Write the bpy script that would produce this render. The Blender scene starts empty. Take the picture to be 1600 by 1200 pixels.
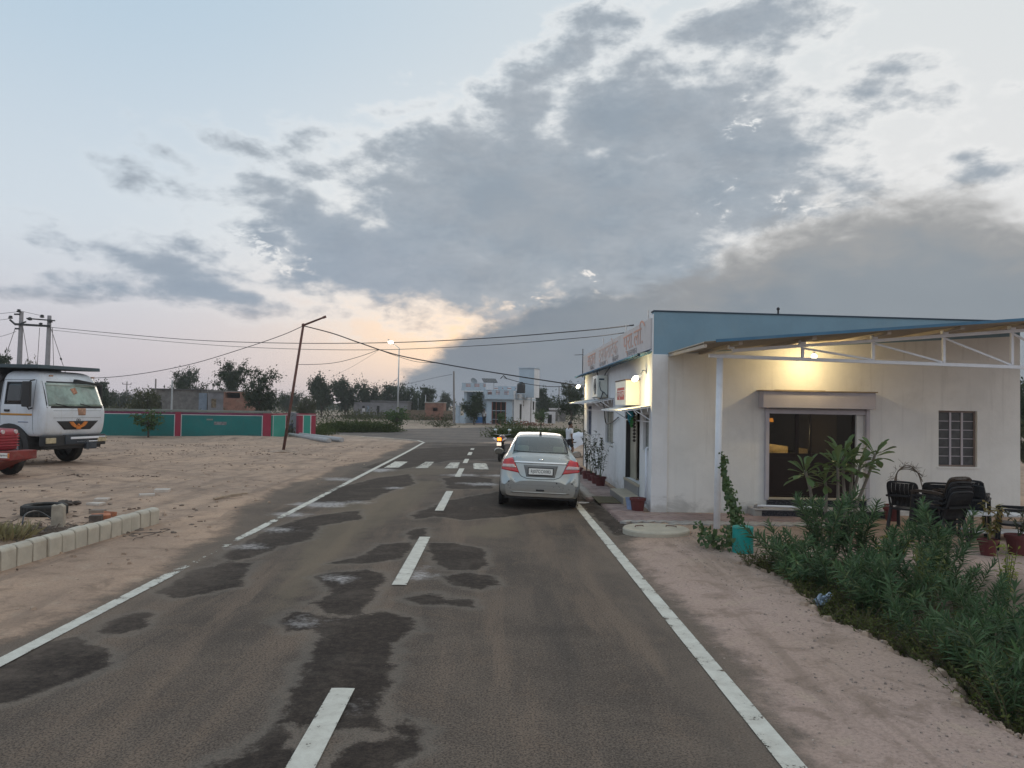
import bpy, bmesh, math, random
import numpy as np
from mathutils import Vector, Matrix, Euler
from mathutils.bvhtree import BVHTree

SC = bpy.context.scene
COL = SC.collection
PI = math.pi
rad = math.radians

# ---------------------------------------------------------------- camera
CAM_H, FPX = 2.1, 1200.0
YAW, PITCH, ROLL = math.atan(25/1200), math.atan(35/1200), rad(1.0)
cam_d = bpy.data.cameras.new('camera'); cam = bpy.data.objects.new('camera', cam_d); COL.objects.link(cam)
cam_d.sensor_width = 36; cam_d.lens = 27; cam_d.clip_end = 9000; cam_d.clip_start = 0.05
cam.matrix_world = (Matrix.Translation((0, 0, CAM_H)) @ Matrix.Rotation(-YAW, 4, 'Z')
                    @ Matrix.Rotation(PI/2 + PITCH, 4, 'X') @ Matrix.Rotation(ROLL, 4, 'Z'))
SC.camera = cam
SC.view_settings.view_transform = 'Standard'
try: SC.view_settings.look = 'None'
except Exception: pass
SC.view_settings.gamma = 1; SC.view_settings.use_curve_mapping = False
SC.view_settings.exposure = 0.12
SC.cycles.max_bounces = 6; SC.cycles.diffuse_bounces = 3; SC.cycles.glossy_bounces = 3
SC.cycles.transparent_max_bounces = 12; SC.cycles.sample_clamp_indirect = 6
SC.cycles.use_denoising = True

def ray(px, py):                       # survey helper: photo pixel -> direction in the place
    u = (px-800)/FPX; v = (600-py)/FPX
    c, s = math.cos(ROLL), math.sin(ROLL)
    u, v = u*c-v*s, u*s+v*c
    fy = math.cos(PITCH)-v*math.sin(PITCH); fz = math.sin(PITCH)+v*math.cos(PITCH)
    return (u*math.cos(YAW)+fy*math.sin(YAW), -u*math.sin(YAW)+fy*math.cos(YAW), fz)
def gp(px, py, z=0.0):                 # on the ground
    d = ray(px, py); t = (z-CAM_H)/d[2]; return (d[0]*t, d[1]*t)
def at(px, py, Y):                     # on the plane y = Y
    d = ray(px, py); t = Y/d[1]; return Vector((d[0]*t, Y, CAM_H+d[2]*t))
def atx(px, py, X):                    # on the plane x = X
    d = ray(px, py); t = X/d[0]; return Vector((X, d[1]*t, CAM_H+d[2]*t))

# ---------------------------------------------------------------- node helpers
class NT:
    def __init__(s, tree): s.t = tree; s.n = tree.nodes; s.l = tree.links
    def node(s, typ, **kw):
        n = s.n.new(typ)
        for k, v in kw.items(): setattr(n, k, v)
        return n
    def put(s, sock, v):
        if v is None: return
        if hasattr(v, 'is_output'): s.l.new(v, sock)
        else:
            if hasattr(sock.default_value, '__len__') and not hasattr(v, '__len__'): v = [v]*len(sock.default_value)
            if hasattr(sock.default_value, '__len__') and len(sock.default_value) == 4 and len(v) == 3: v = (*v, 1)
            sock.default_value = v
    def m(s, op, *a, clamp=False):
        n = s.node('ShaderNodeMath', operation=op, use_clamp=clamp)
        for i, v in enumerate(a): s.put(n.inputs[i], v)
        return n.outputs[0]
    def vm(s, op, *a):
        n = s.node('ShaderNodeVectorMath', operation=op)
        for i, v in enumerate(a): s.put(n.inputs[i], v)
        return n.outputs[0]
    def mix(s, f, a, b, blend='MIX'):
        n = s.node('ShaderNodeMix', data_type='RGBA', blend_type=blend, clamp_factor=True)
        s.put(n.inputs[0], f); s.put(n.inputs[6], a); s.put(n.inputs[7], b)
        return n.outputs[2]
    def ss(s, x, a, b, lo=0.0, hi=1.0, kind='SMOOTHSTEP'):
        n = s.node('ShaderNodeMapRange', interpolation_type=kind)
        s.put(n.inputs[0], x); s.put(n.inputs[1], a); s.put(n.inputs[2], b); s.put(n.inputs[3], lo); s.put(n.inputs[4], hi)
        return n.outputs[0]
    def noise(s, vec, scale=5, detail=4, rough=.55, dist=0.0):
        n = s.node('ShaderNodeTexNoise'); n.noise_dimensions = '3D'
        s.put(n.inputs['Vector'], vec); n.inputs['Scale'].default_value = scale; n.inputs['Detail'].default_value = detail
        n.inputs['Roughness'].default_value = rough; n.inputs['Distortion'].default_value = dist
        return n.outputs[0]
    def voro(s, vec, scale, feature='F1', out=0):
        n = s.node('ShaderNodeTexVoronoi', feature=feature); s.put(n.inputs['Vector'], vec); n.inputs['Scale'].default_value = scale
        return n.outputs[out]
    def xyz(s, vec):
        n = s.node('ShaderNodeSeparateXYZ'); s.put(n.inputs[0], vec); return n.outputs
    def cxyz(s, x, y, z):
        n = s.node('ShaderNodeCombineXYZ'); s.put(n.inputs[0], x); s.put(n.inputs[1], y); s.put(n.inputs[2], z); return n.outputs[0]
    def attr(s, name):
        n = s.node('ShaderNodeAttribute'); n.attribute_name = name; return n.outputs['Fac']

def lin(r, g, b):
    f = lambda c: (c/255/12.92) if c/255 <= .04045 else ((c/255+.055)/1.055)**2.4
    return (f(r), f(g), f(b))

# ---------------------------------------------------------------- sky and sun
def azel(px, py):
    d = Vector(ray(px, py)).normalized()
    return math.degrees(math.atan2(d.x, d.y)), math.degrees(math.asin(d.z))
def deg_per_px(px, py):
    a, e = azel(px, py); a2, e2 = azel(px+10, py); a3, e3 = azel(px, py-10)
    return abs(a2-a)/10, abs(e3-e)/10

SUN_AZ, SUN_EL = -4.0, 7.0
world = bpy.data.worlds.new('World'); SC.world = world; world.use_nodes = True
W = NT(world.node_tree); W.n.clear()
tc = W.node('ShaderNodeTexCoord')
dx, dy, dz = W.xyz(tc.outputs['Generated'])[:3]
az = W.m('MULTIPLY', W.m('ARCTAN2', dx, dy), 57.29578)
el = W.m('MULTIPLY', W.m('ARCSINE', dz), 57.29578)
elp = W.m('MAXIMUM', el, 0.0)
nish = W.node('ShaderNodeTexSky'); nish.sky_type = 'NISHITA'; nish.sun_disc = False
nish.sun_elevation = rad(SUN_EL); nish.sun_rotation = rad(SUN_AZ); nish.dust_density = 3.0; nish.air_density = 1.0
nsk = W.vm('SCALE', nish.outputs[0]); nsk.node.inputs[3].default_value = 0.05
# clear sky: pale blue on the left, whiter to the right, faintly pink low down
leftness = W.ss(az, 30, -30)
hi_c = W.mix(leftness, lin(219, 224, 226), lin(179, 202, 220))
mid_c = W.mix(leftness, lin(228, 228, 228), lin(205, 216, 226))
low_c = W.mix(leftness, lin(206, 200, 198), lin(196, 193, 203))
base = W.mix(W.ss(elp, 10, 30), W.mix(W.ss(elp, 1, 13), low_c, mid_c), hi_c)
ga = W.m('DIVIDE', W.m('SUBTRACT', az, -1.5), 9.5); ge = W.m('DIVIDE', W.m('SUBTRACT', el, 5.6), 3.4)
glow = W.m('EXPONENT', W.m('MULTIPLY', W.m('ADD', W.m('MULTIPLY', ga, ga), W.m('MULTIPLY', ge, ge)), -1.0))
base = W.mix(W.m('MULTIPLY', glow, .9), base, lin(237, 206, 178))
base = W.mix(0.08, base, nsk)
# cloud deck: soft ellipses in azimuth / elevation broken by noise
warp = W.cxyz(W.m('MULTIPLY', az, .11), W.m('MULTIPLY', el, .21), 0.0)
n1 = W.noise(warp, 1.0, 9, .56, .3)
n2 = W.noise(warp, 3.4, 9, .6, .1)
nsum = W.m('ADD', W.m('MULTIPLY', W.m('SUBTRACT', n1, .5), 6.0), W.m('MULTIPLY', W.m('SUBTRACT', n2, .5), 4.2))
BLOBS = [  # px, py, rx, ry, tilt
 (960, 135, 120, 48, -8), (800, 195, 150, 52, -24), (430, 372, 90, 40, 14), (850, 335, 310, 160, 4), (1000, 190, 205, 105, -4), (740, 420, 340, 80, 5), (1170, 255, 190, 110, 12), (545, 405, 190, 78, 18),
 (690, 250, 150, 60, -22), (870, 95, 115, 44, -22), (1165, 38, 135, 52, -6), (1265, 282, 145, 46, 14), (960, 446, 270, 58, 0),
 (470, 330, 110, 34, 12), (215, 405, 150, 20, 8), (190, 450, 90, 13, 4), (330, 457, 110, 20, 6), (215, 278, 60, 20, 24), (290, 300, 48, 17, 22),
 (258, 238, 44, 11, 30), (355, 222, 44, 13, 10), (625, 174, 34, 10, -12), (520, 207, 40, 14, -8), (490, 272, 24, 7, 0),
 (1310, 185, 62, 20, 12), (1370, 147, 36, 14, 6), (1410, 168, 30, 10, -6), (1225, 180, 42, 13, 8), (1545, 268, 40, 10, -4), (1390, 108, 16, 6, 0),
 (1455, 218, 14, 4, 0), (330, 400, 60, 14, 16), (560, 490, 110, 10, 2), (1500, 245, 20, 7, 20), (60, 380, 40, 6, 6), (110, 462, 60, 6, 2),
 (1900, 60, 180, 40, 0), (-300, 300, 160, 24, 8), (1320, 20, 40, 14, 0), (150, 392, 110, 12, 7), (400, 440, 60, 10, 8)]
def blob_field(lst):
    f = None
    for (px, py, rx, ry, tilt) in lst:
        a0, e0 = azel(px, py); ka, ke = deg_per_px(px, py)
        A, E = rx*ka, ry*ke
        t = rad(-tilt); c, s = math.cos(t), math.sin(t)
        da = W.m('SUBTRACT', az, a0); de = W.m('SUBTRACT', el, e0)
        p = W.m('DIVIDE', W.m('ADD', W.m('MULTIPLY', da, c), W.m('MULTIPLY', de, s)), A)
        q = W.m('DIVIDE', W.m('SUBTRACT', W.m('MULTIPLY', de, c), W.m('MULTIPLY', da, s)), E)
        r = W.m('SQRT', W.m('ADD', W.m('MULTIPLY', p, p), W.m('MULTIPLY', q, q)))
        v = W.m('MULTIPLY', W.m('SUBTRACT', 1.0, r), min(A, E)**.75*1.05)
        f = v if f is None else W.m('MAXIMUM', f, v)
    return f
field = blob_field(BLOBS)
HOLES = [(924, 438, 40, 34, 10), (992, 415, 16, 12, 0), (1140, 272, 40, 34, 0), (1105, 327, 40, 30, 0), (1160, 190, 40, 44, 30), (1290, 338, 100, 26, -6), (1225, 318, 60, 22, 0), (830, 466, 60, 16, -14), (430, 395, 90, 40, 10)]
n4 = W.noise(warp, 5.2, 5, .6, .4)
holes = W.m('MULTIPLY', W.ss(blob_field(HOLES), -.4, 1.2), W.ss(n4, .48, .78))
fz = W.m('SUBTRACT', W.m('ADD', field, nsum), W.m('MULTIPLY', holes, 4.2))
dens = W.ss(fz, -.6, 1.2)
rim = W.m('MULTIPLY', W.ss(fz, -1.3, -.1), W.m('SUBTRACT', 1.0, dens))
base = W.mix(W.m('MULTIPLY', rim, W.ss(az, -26, -6, .08, .5)), base, lin(234, 234, 233))
n3 = W.noise(warp, 1.7, 6, .55, .2)
deck = W.mix(W.ss(n3, .34, .66), lin(136, 149, 162), lin(154, 162, 171))
deck = W.mix(W.m('MULTIPLY', W.ss(fz, 1.5, 7), .6), deck, lin(153, 159, 166))
deck = W.mix(W.ss(fz, 3.2, .2, 0, .5), deck, lin(176, 183, 190))
deck = W.mix(W.m('MULTIPLY', W.ss(n2, .42, .68), .25), deck, lin(126, 139, 152))
deck = W.mix(W.m('MULTIPLY', W.ss(az, 2, -10), W.ss(el, 18, 8, 0, .45)), deck, lin(136, 152, 172))
deck = W.mix(W.m('MULTIPLY', W.ss(el, 7.5, 4.5), W.ss(az, 16, 2)), deck, lin(170, 166, 170))
col = W.mix(W.m('MULTIPLY', dens, .95), base, deck)
# the dust wall of the coming storm, sharp on the left and soft on the right
tops = [(560, 655), (600, 612), (640, 588), (700, 545), (735, 520), (790, 502), (840, 476), (880, 464), (960, 455), (1050, 440), (1120, 415), (1165, 388), (1220, 355),
        (1300, 335), (1380, 318), (1460, 305), (1520, 312), (1600, 348)]
ramp = W.node('ShaderNodeValToRGB'); cr = ramp.color_ramp; cr.interpolation = 'LINEAR'
pts = [azel(*p) for p in tops] + [(44, 13.5), (56, 11), (75, 8), (100, 3), (120, 0)]
while len(cr.elements) < len(pts): cr.elements.new(0.5)
for e_, (a_, v_) in zip(cr.elements, pts):
    e_.position = (a_+60)/180; e_.color = (v_/40,)*3+(1,)
W.put(ramp.inputs[0], W.m('DIVIDE', W.m('ADD', az, 60.0), 180.0))
topel = W.m('MULTIPLY', W.xyz(ramp.outputs[0])[0], 40.0)
nd = W.noise(warp, 3.0, 7, .56, .3)
soft = W.ss(az, 2, 24, .75, 1.9)
dd = W.m('ADD', W.m('SUBTRACT', topel, el), W.m('MULTIPLY', W.m('SUBTRACT', nd, .5), W.ss(az, 0, 20, 3.4, 6.0)))
dust = W.m('MULTIPLY', W.ss(dd, W.m('MULTIPLY', soft, -1.0), soft), W.ss(az, -11, -6))
nd2 = W.noise(warp, .7, 3, .5)
dustc = W.mix(W.ss(az, 0, 26), lin(116, 128, 141), lin(130, 139, 147))
dustc = W.mix(W.ss(nd2, .35, .65, 0, .5), dustc, lin(138, 146, 153))
dustc = W.mix(W.m('MULTIPLY', W.ss(dd, 5.0, .3), W.ss(az, 4, 18, 0, .75)), dustc, lin(158, 156, 154))
dustc = W.mix(W.ss(el, 3.5, 0, 0, .5), dustc, lin(122, 131, 145))
col = W.mix(W.m('MULTIPLY', dust, .96), col, dustc)
bg = W.node('ShaderNodeBackground'); W.put(bg.inputs[0], col); bg.inputs[1].default_value = 1.0
wo = W.node('ShaderNodeOutputWorld'); W.l.new(bg.outputs[0], wo.inputs[0])

sd = bpy.data.lights.new('sun', 'SUN'); sd.energy = 0.5; sd.angle = rad(25); sd.color = (1, .86, .72)
sun = bpy.data.objects.new('sun', sd); COL.objects.link(sun)
sv = Vector((math.sin(rad(SUN_AZ))*math.cos(rad(SUN_EL)), math.cos(rad(SUN_AZ))*math.cos(rad(SUN_EL)), math.sin(rad(SUN_EL))))
sun.rotation_euler = sv.to_track_quat('Z', 'Y').to_euler(); sun.location = (0, 0, 60)

# ---------------------------------------------------------------- mesh builder
class MB:
    def __init__(s): s.v = []; s.f = []; s.m = []; s.cur = 0
    def add(s, vs, fs):
        o = len(s.v); s.v.extend(tuple(v) for v in vs)
        for f in fs: s.f.append(tuple(i+o for i in f)); s.m.append(s.cur)
        return s
    def box(s, c, d, rot=None):
        hx, hy, hz = d[0]/2, d[1]/2, d[2]/2
        vs = [Vector((x*hx, y*hy, z*hz)) for x in (-1, 1) for y in (-1, 1) for z in (-1, 1)]
        if rot is not None:
            R_ = rot if isinstance(rot, Matrix) else Euler(rot).to_matrix()
            vs = [R_ @ v for v in vs]
        return s.add([v+Vector(c) for v in vs], [(0, 1, 3, 2), (4, 6, 7, 5), (0, 4, 5, 1), (2, 3, 7, 6), (0, 2, 6, 4), (1, 5, 7, 3)])
    def bb(s, a, b):
        return s.box([(a[i]+b[i])/2 for i in range(3)], [abs(b[i]-a[i]) for i in range(3)])
    def bar(s, p, q, w, h=None, up=(0, 0, 1)):
        p, q = Vector(p), Vector(q); h = w if h is None else h
        d = (q-p); L = d.length; d.normalize(); up = Vector(up)
        if abs(d.dot(up)) > .98: up = Vector((0, 1, 0))
        x = d.cross(up).normalized(); z = x.cross(d)
        R_ = Matrix((x, d, z)).transposed()
        return s.box((p+q)/2, (w, L, h), R_)
    def cyl(s, p, q, r, r2=None, n=10, cap=True):
        return s.tube([p, q], [r, r if r2 is None else r2], n, cap)
    def tube(s, pts, r, n=6, cap=True):
        pts = [Vector(p) for p in pts]; N = len(pts)
        rs = r if isinstance(r, (list, tuple)) else [r]*N
        vs = []; fs = []; prev = None
        for i, p in enumerate(pts):
            d = (pts[min(i+1, N-1)]-pts[max(i-1, 0)])
            d = d.normalized() if d.length > 1e-9 else Vector((0, 0, 1))
            if prev is None: a = d.cross(Vector((0, 0, 1)) if abs(d.z) < .9 else Vector((1, 0, 0))).normalized()
            else:
                a = prev-d*prev.dot(d); a = a.normalized() if a.length > 1e-6 else d.orthogonal().normalized()
            prev = a; b = d.cross(a)
            for k in range(n):
                t = 2*PI*k/n; vs.append(p+(a*math.cos(t)+b*math.sin(t))*rs[i])
        for i in range(N-1):
            for k in range(n):
                k2 = (k+1) % n; fs.append((i*n+k, i*n+k2, (i+1)*n+k2, (i+1)*n+k))
        if cap: fs.append(tuple(range(n))[::-1]); fs.append(tuple((N-1)*n+k for k in range(n)))
        return s.add(vs, fs)
    def prism(s, poly, axis, a, b):
        mk = {'x': lambda p, t: (t, p[0], p[1]), 'y': lambda p, t: (p[0], t, p[1]), 'z': lambda p, t: (p[0], p[1], t)}[axis]
        n = len(poly); vs = [mk(p, a) for p in poly]+[mk(p, b) for p in poly]
        fs = [tuple(range(n)), tuple(range(n, 2*n))[::-1]]+[(i, i+n, (i+1) % n+n, (i+1) % n) for i in range(n)]
        return s.add(vs, fs)
    def lathe(s, prof, n=20, c=(0, 0, 0), axis='z', arc=2*PI):
        vs = []; fs = []; full = abs(arc-2*PI) < 1e-6; K = n if full else n+1
        for (r, h) in prof:
            for k in range(K):
                t = arc*k/n; x, y = r*math.cos(t), r*math.sin(t)
                v = {'z': (x, y, h), 'x': (h, x, y), 'y': (x, h, y)}[axis]
                vs.append((v[0]+c[0], v[1]+c[1], v[2]+c[2]))
        for i in range(len(prof)-1):
            for k in range(n):
                k2 = (k+1) % K if full else k+1
                fs.append((i*K+k, i*K+k2, (i+1)*K+k2, (i+1)*K+k))
        return s.add(vs, fs)
    def ball(s, c, r, n=10, m=6, sq=(1, 1, 1), rnd=None, jit=0):
        vs = []; fs = []
        for i in range(m+1):
            th = PI*i/m
            for k in range(n):
                t = 2*PI*k/n; j = 1+(rnd.uniform(-jit, jit) if rnd else 0)
                vs.append((c[0]+r*sq[0]*j*math.sin(th)*math.cos(t), c[1]+r*sq[1]*j*math.sin(th)*math.sin(t), c[2]+r*sq[2]*j*math.cos(th)))
        for i in range(m):
            for k in range(n):
                k2 = (k+1) % n; fs.append((i*n+k, (i+1)*n+k, (i+1)*n+k2, i*n+k2))
        return s.add(vs, fs)
    def leaf(s, b, d, nrm, L, Wd, fold=.25, droop=.1, seg=2, mid=.45):
        b = Vector(b); d = Vector(d).normalized(); nrm = Vector(nrm)
        x = d.cross(nrm)
        x = x.normalized() if x.length > 1e-5 else d.orthogonal().normalized()
        n_ = x.cross(d)
        if seg == 1:
            l = b+d*L*mid+x*Wd/2+n_*Wd*fold; r = b+d*L*mid-x*Wd/2+n_*Wd*fold
            return s.add([b, l, b+d*L-n_*L*droop, r], [(0, 1, 2), (0, 2, 3)])
        ts = [0, .3, .62, 1.0]; ws = [.12, .9, .86, 0.0]
        vs = []; fs = []
        for t, w in zip(ts, ws):
            c = b+d*L*t-n_*L*droop*t*t
            if w > 0: vs += [c+x*Wd/2*w+n_*Wd*fold*w, c, c-x*Wd/2*w+n_*Wd*fold*w]
            else: vs.append(c)
        for i in range(2):
            o = i*3; fs += [(o, o+3, o+4, o+1), (o+1, o+4, o+5, o+2)]
        fs += [(6, 9, 7), (7, 9, 8)]
        return s.add(vs, fs)
    def mesh(s, name, mats, smooth=False):
        me = bpy.data.meshes.new(name); me.from_pydata(s.v, [], s.f)
        mats = mats if isinstance(mats, (list, tuple)) else [mats]
        for m_ in mats: me.materials.append(m_)
        if len(mats) > 1: me.polygons.foreach_set('material_index', s.m)
        if smooth: me.polygons.foreach_set('use_smooth', [True]*len(me.polygons))
        me.update(); return me
    def build(s, name, mats, parent=None, loc=(0, 0, 0), rot=(0, 0, 0), smooth=False, bevel=0, seg=2, kind=None):
        o = bpy.data.objects.new(name, s.mesh(name, mats, smooth)); COL.objects.link(o)
        if parent is not None: o.parent = parent
        o.location = loc; o.rotation_euler = rot
        if bevel:
            b = o.modifiers.new('bevel', 'BEVEL'); b.width = bevel; b.segments = seg; b.limit_method = 'ANGLE'; b.angle_limit = rad(40)
        if smooth == 'auto' or bevel:
            pass
        if kind: o['kind'] = kind
        return o

def tag(o, label=None, cat=None, group=None, kind=None):
    if label: o['label'] = label
    if cat: o['category'] = cat
    if group: o['group'] = group
    if kind: o['kind'] = kind
    return o
def thing(name, label, cat, loc=(0, 0, 0), rotz=0.0, group=None):
    o = bpy.data.objects.new(name, None); COL.objects.link(o); o.empty_display_size = .2
    o.location = loc; o.rotation_euler = (0, 0, rotz)
    return tag(o, label, cat, group)
def dup(root, loc=None, rotz=None, label=None, group=None, scale=None):
    def cp(o, par):
        c = o.copy(); COL.objects.link(c)
        if par is not None: c.parent = par
        for ch in o.children: cp(ch, c)
        return c
    r = cp(root, None)
    if loc is not None: r.location = loc
    if rotz is not None: r.rotation_euler = (0, 0, rotz)
    if scale is not None: r.scale = scale if hasattr(scale, '__len__') else (scale,)*3
    if label: r['label'] = label
    if group: r['group'] = group
    return r
def same(o, name, parent, loc=(0, 0, 0), rot=(0, 0, 0)):   # another part sharing the mesh
    c = o.copy(); COL.objects.link(c); c.name = name; c.parent = parent; c.location = loc; c.rotation_euler = rot
    return c
def text(s, size, mt, name, parent=None, loc=(0, 0, 0), rot=(0, 0, 0), ext=.002, sx=1.0, align='CENTER', space=1.0):
    cu = bpy.data.curves.new(name, 'FONT'); cu.body = s; cu.size = size; cu.extrude = ext
    cu.align_x = align; cu.align_y = 'CENTER'; cu.resolution_u = 2; cu.space_character = space
    t = bpy.data.objects.new(name, cu); COL.objects.link(t)
    bpy.context.view_layer.update()
    me = bpy.data.meshes.new_from_object(t.evaluated_get(bpy.context.evaluated_depsgraph_get()))
    bpy.data.objects.remove(t)
    me.materials.clear(); me.materials.append(mt)
    o = bpy.data.objects.new(name, me); COL.objects.link(o)
    if parent is not None: o.parent = parent
    o.location = loc; o.rotation_euler = rot; o.scale = (sx, 1, 1)
    return o
def smoothstep(a, b, x):
    t = np.clip((x-a)/(b-a), 0, 1); return t*t*(3-2*t)
def fnoise(x, y, seed=0):
    return (np.sin(x*1.7+y*.6+seed)+np.sin(x*.9-y*1.3+seed*2.1)+np.sin(x*2.9+y*2.3+seed*.7)*.6+np.sin(-x*4.1+y*3.7+seed)*.4)/3.0

# ---------------------------------------------------------------- materials
def new_mat(name):
    m_ = bpy.data.materials.new(name); m_.use_nodes = True
    t = NT(m_.node_tree); t.n.clear()
    out = t.node('ShaderNodeOutputMaterial'); p = t.node('ShaderNodeBsdfPrincipled')
    t.l.new(p.outputs[0], out.inputs[0])
    return m_, t, p, out
def mul(c, k): return tuple(min(1, x*k) for x in c)
def M(name, col, rough=.8, var=.15, scale=3.0, bump=0.0, bscale=30, metal=0.0, spec=.5, dirt=0.0, dirtc=(.30, .23, .17), dscale=1.6, coat=0.0, emit=0.0, world=False, streak=0.0, splash=0.0):
    m_, t, p, out = new_mat(name)
    vec = t.node('ShaderNodeNewGeometry').outputs['Position'] if world else t.node('ShaderNodeTexCoord').outputs['Object']
    oi = t.node('ShaderNodeObjectInfo')
    v2 = vec if world else t.vm('ADD', vec, t.cxyz(t.m('MULTIPLY', oi.outputs['Random'], 37.0), t.m('MULTIPLY', oi.outputs['Random'], 11.0), 0.0))
    n = t.noise(v2, scale, 6, .6)
    c = t.mix(t.ss(n, .3, .7), mul(col, 1-var), mul(col, 1+var))
    if dirt > 0:
        d = t.noise(v2, dscale, 8, .68, .4)
        c = t.mix(t.m('MULTIPLY', t.ss(d, .47, .72), dirt), c, dirtc)
    if streak > 0:
        sv_ = t.vm('MULTIPLY', v2, (9.0, 9.0, .5))
        c = t.mix(t.m('MULTIPLY', t.ss(t.noise(sv_, 1.0, 5, .6), .52, .75), streak), c, mul(dirtc, .8))
    if splash > 0:
        sz = t.xyz(vec)[2]; sn = t.noise(t.vm('MULTIPLY', v2, (1.6, 1.6, 4.0)), 1.0, 8, .7, .6)
        c = t.mix(t.m('MULTIPLY', t.ss(t.m('ADD', t.m('MULTIPLY', sn, 1.5), t.m('MULTIPLY', sz, -1.1)), .42, .85), splash), c, mul(dirtc, .62))
    t.put(p.inputs['Base Color'], c)
    t.put(p.inputs['Roughness'], t.ss(n, .3, .7, max(0, rough-.07), min(1, rough+.07)))
    p.inputs['Metallic'].default_value = metal; p.inputs['Specular IOR Level'].default_value = spec
    if coat: p.inputs['Coat Weight'].default_value = coat; p.inputs['Coat Roughness'].default_value = .08
    if bump > 0:
        b = t.node('ShaderNodeBump'); b.inputs['Strength'].default_value = 1.0; b.inputs['Distance'].default_value = bump
        t.put(b.inputs['Height'], t.noise(v2, bscale, 6, .65)); t.l.new(b.outputs[0], p.inputs['Normal'])
    if emit:
        p.inputs['Emission Color'].default_value = (*col, 1); p.inputs['Emission Strength'].default_value = emit
    return m_
def leaf_mat(name, c1, c2, c3=None, rough=.55, trans=.25, back=None):
    m_, t, p, out = new_mat(name)
    g = t.node('ShaderNodeNewGeometry')
    oi = t.node('ShaderNodeObjectInfo')
    r = g.outputs['Random Per Island']
    c = t.mix(r, c1, c2)
    if c3: c = t.mix(t.ss(t.m('FRACT', t.m('MULTIPLY', r, 7.31)), .8, 1.0, 0, .8), c, c3)
    c = t.mix(t.m('MULTIPLY', oi.outputs['Random'], .3), c, mul(c1, .7))
    if back: c = t.mix(t.m('MULTIPLY', g.outputs['Backfacing'], .6), c, back)
    t.put(p.inputs['Base Color'], c); p.inputs['Roughness'].default_value = rough; p.inputs['Specular IOR Level'].default_value = .35
    if trans:
        tr = t.node('ShaderNodeBsdfTranslucent'); t.put(tr.inputs[0], t.mix(.5, c, mul(c2, 1.4)))
        mx = t.node('ShaderNodeMixShader'); mx.inputs[0].default_value = trans
        t.l.new(p.outputs[0], mx.inputs[1]); t.l.new(tr.outputs[0], mx.inputs[2]); t.l.new(mx.outputs[0], out.inputs[0])
    return m_
def glass_mat(name, tint=(.5, .55, .55), refl=.12, rough=.03):
    m_, t, p, out = new_mat(name); t.n.remove(p)
    tr = t.node('ShaderNodeBsdfTransparent'); t.put(tr.inputs[0], tint)
    gl = t.node('ShaderNodeBsdfGlossy'); gl.inputs['Roughness'].default_value = rough; t.put(gl.inputs[0], (.9, .95, .95))
    lw = t.node('ShaderNodeFresnel'); lw.inputs[0].default_value = 1.5
    mx = t.node('ShaderNodeMixShader'); t.put(mx.inputs[0], t.m('ADD', lw.outputs[0], refl, clamp=True))
    t.l.new(tr.outputs[0], mx.inputs[1]); t.l.new(gl.outputs[0], mx.inputs[2]); t.l.new(mx.outputs[0], out.inputs[0])
    return m_
def emis_mat(name, col, strength):
    m_, t, p, out = new_mat(name); t.n.remove(p)
    e = t.node('ShaderNodeEmission'); t.put(e.inputs[0], col); e.inputs[1].default_value = strength
    t.l.new(e.outputs[0], out.inputs[0]); return m_
# ================================================================ GROUND
XC, XL, XR = -1.08, -3.95, 1.84            # centre line, left and right edge lines (m)
def edge_x(y):                              # broken edge of the shoulder above the planting bed
    return 3.52+.10*np.sin(y*2.1+.4)+.05*np.sin(y*5.3)+.03*np.sin(y*11.7+1)
def H(x, y):
    x = np.asarray(x, float); y = np.asarray(y, float)
    d = x-XC
    r = np.where(d < 2.92, -.06*d/2.92, -.06+.06*np.clip((d-2.92)/1.1, 0, 1))
    l = np.where(-d < 2.87, .045*d/2.87, -.045+.045*np.clip((-d-2.87)/1.4, 0, 1))
    z = np.where(d > 0, r, l)*(1-smoothstep(34, 44, y))
    e = edge_x(y)
    bed = smoothstep(0, .2, x-e)*(1-smoothstep(10.2, 10.9, y))*(1-smoothstep(6.3, 8.0, x))
    z = z-.17*bed
    z = z+.02*(fnoise(x*1.9, y*1.9, 5))*smoothstep(.0, .25, e-x)*smoothstep(2.1, 2.6, x)*(1-smoothstep(10.5, 12.5, y))*.5
    z = z-.35*smoothstep(29, 33, y)*smoothstep(2.3, 3.2, x)*(1-smoothstep(44, 58, y))
    lot = smoothstep(4.6, 6.5, -d)
    z = z+lot*(.028*fnoise(x*.55, y*.55)+.014*fnoise(x*2.2, y*2.2, 3))*(1-smoothstep(60, 90, y))
    z = z+.12*smoothstep(3, 0, np.hypot((x+14.5)/1.9, (y-45.0)/.7))*lot       # low heap of earth at the wall
    far = smoothstep(60, 110, np.abs(y)+np.abs(x)*.2)
    z = z+far*.25*fnoise(x*.03, y*.03, 2)
    return z
def Hz(x, y): return float(H(x, y))

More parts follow.
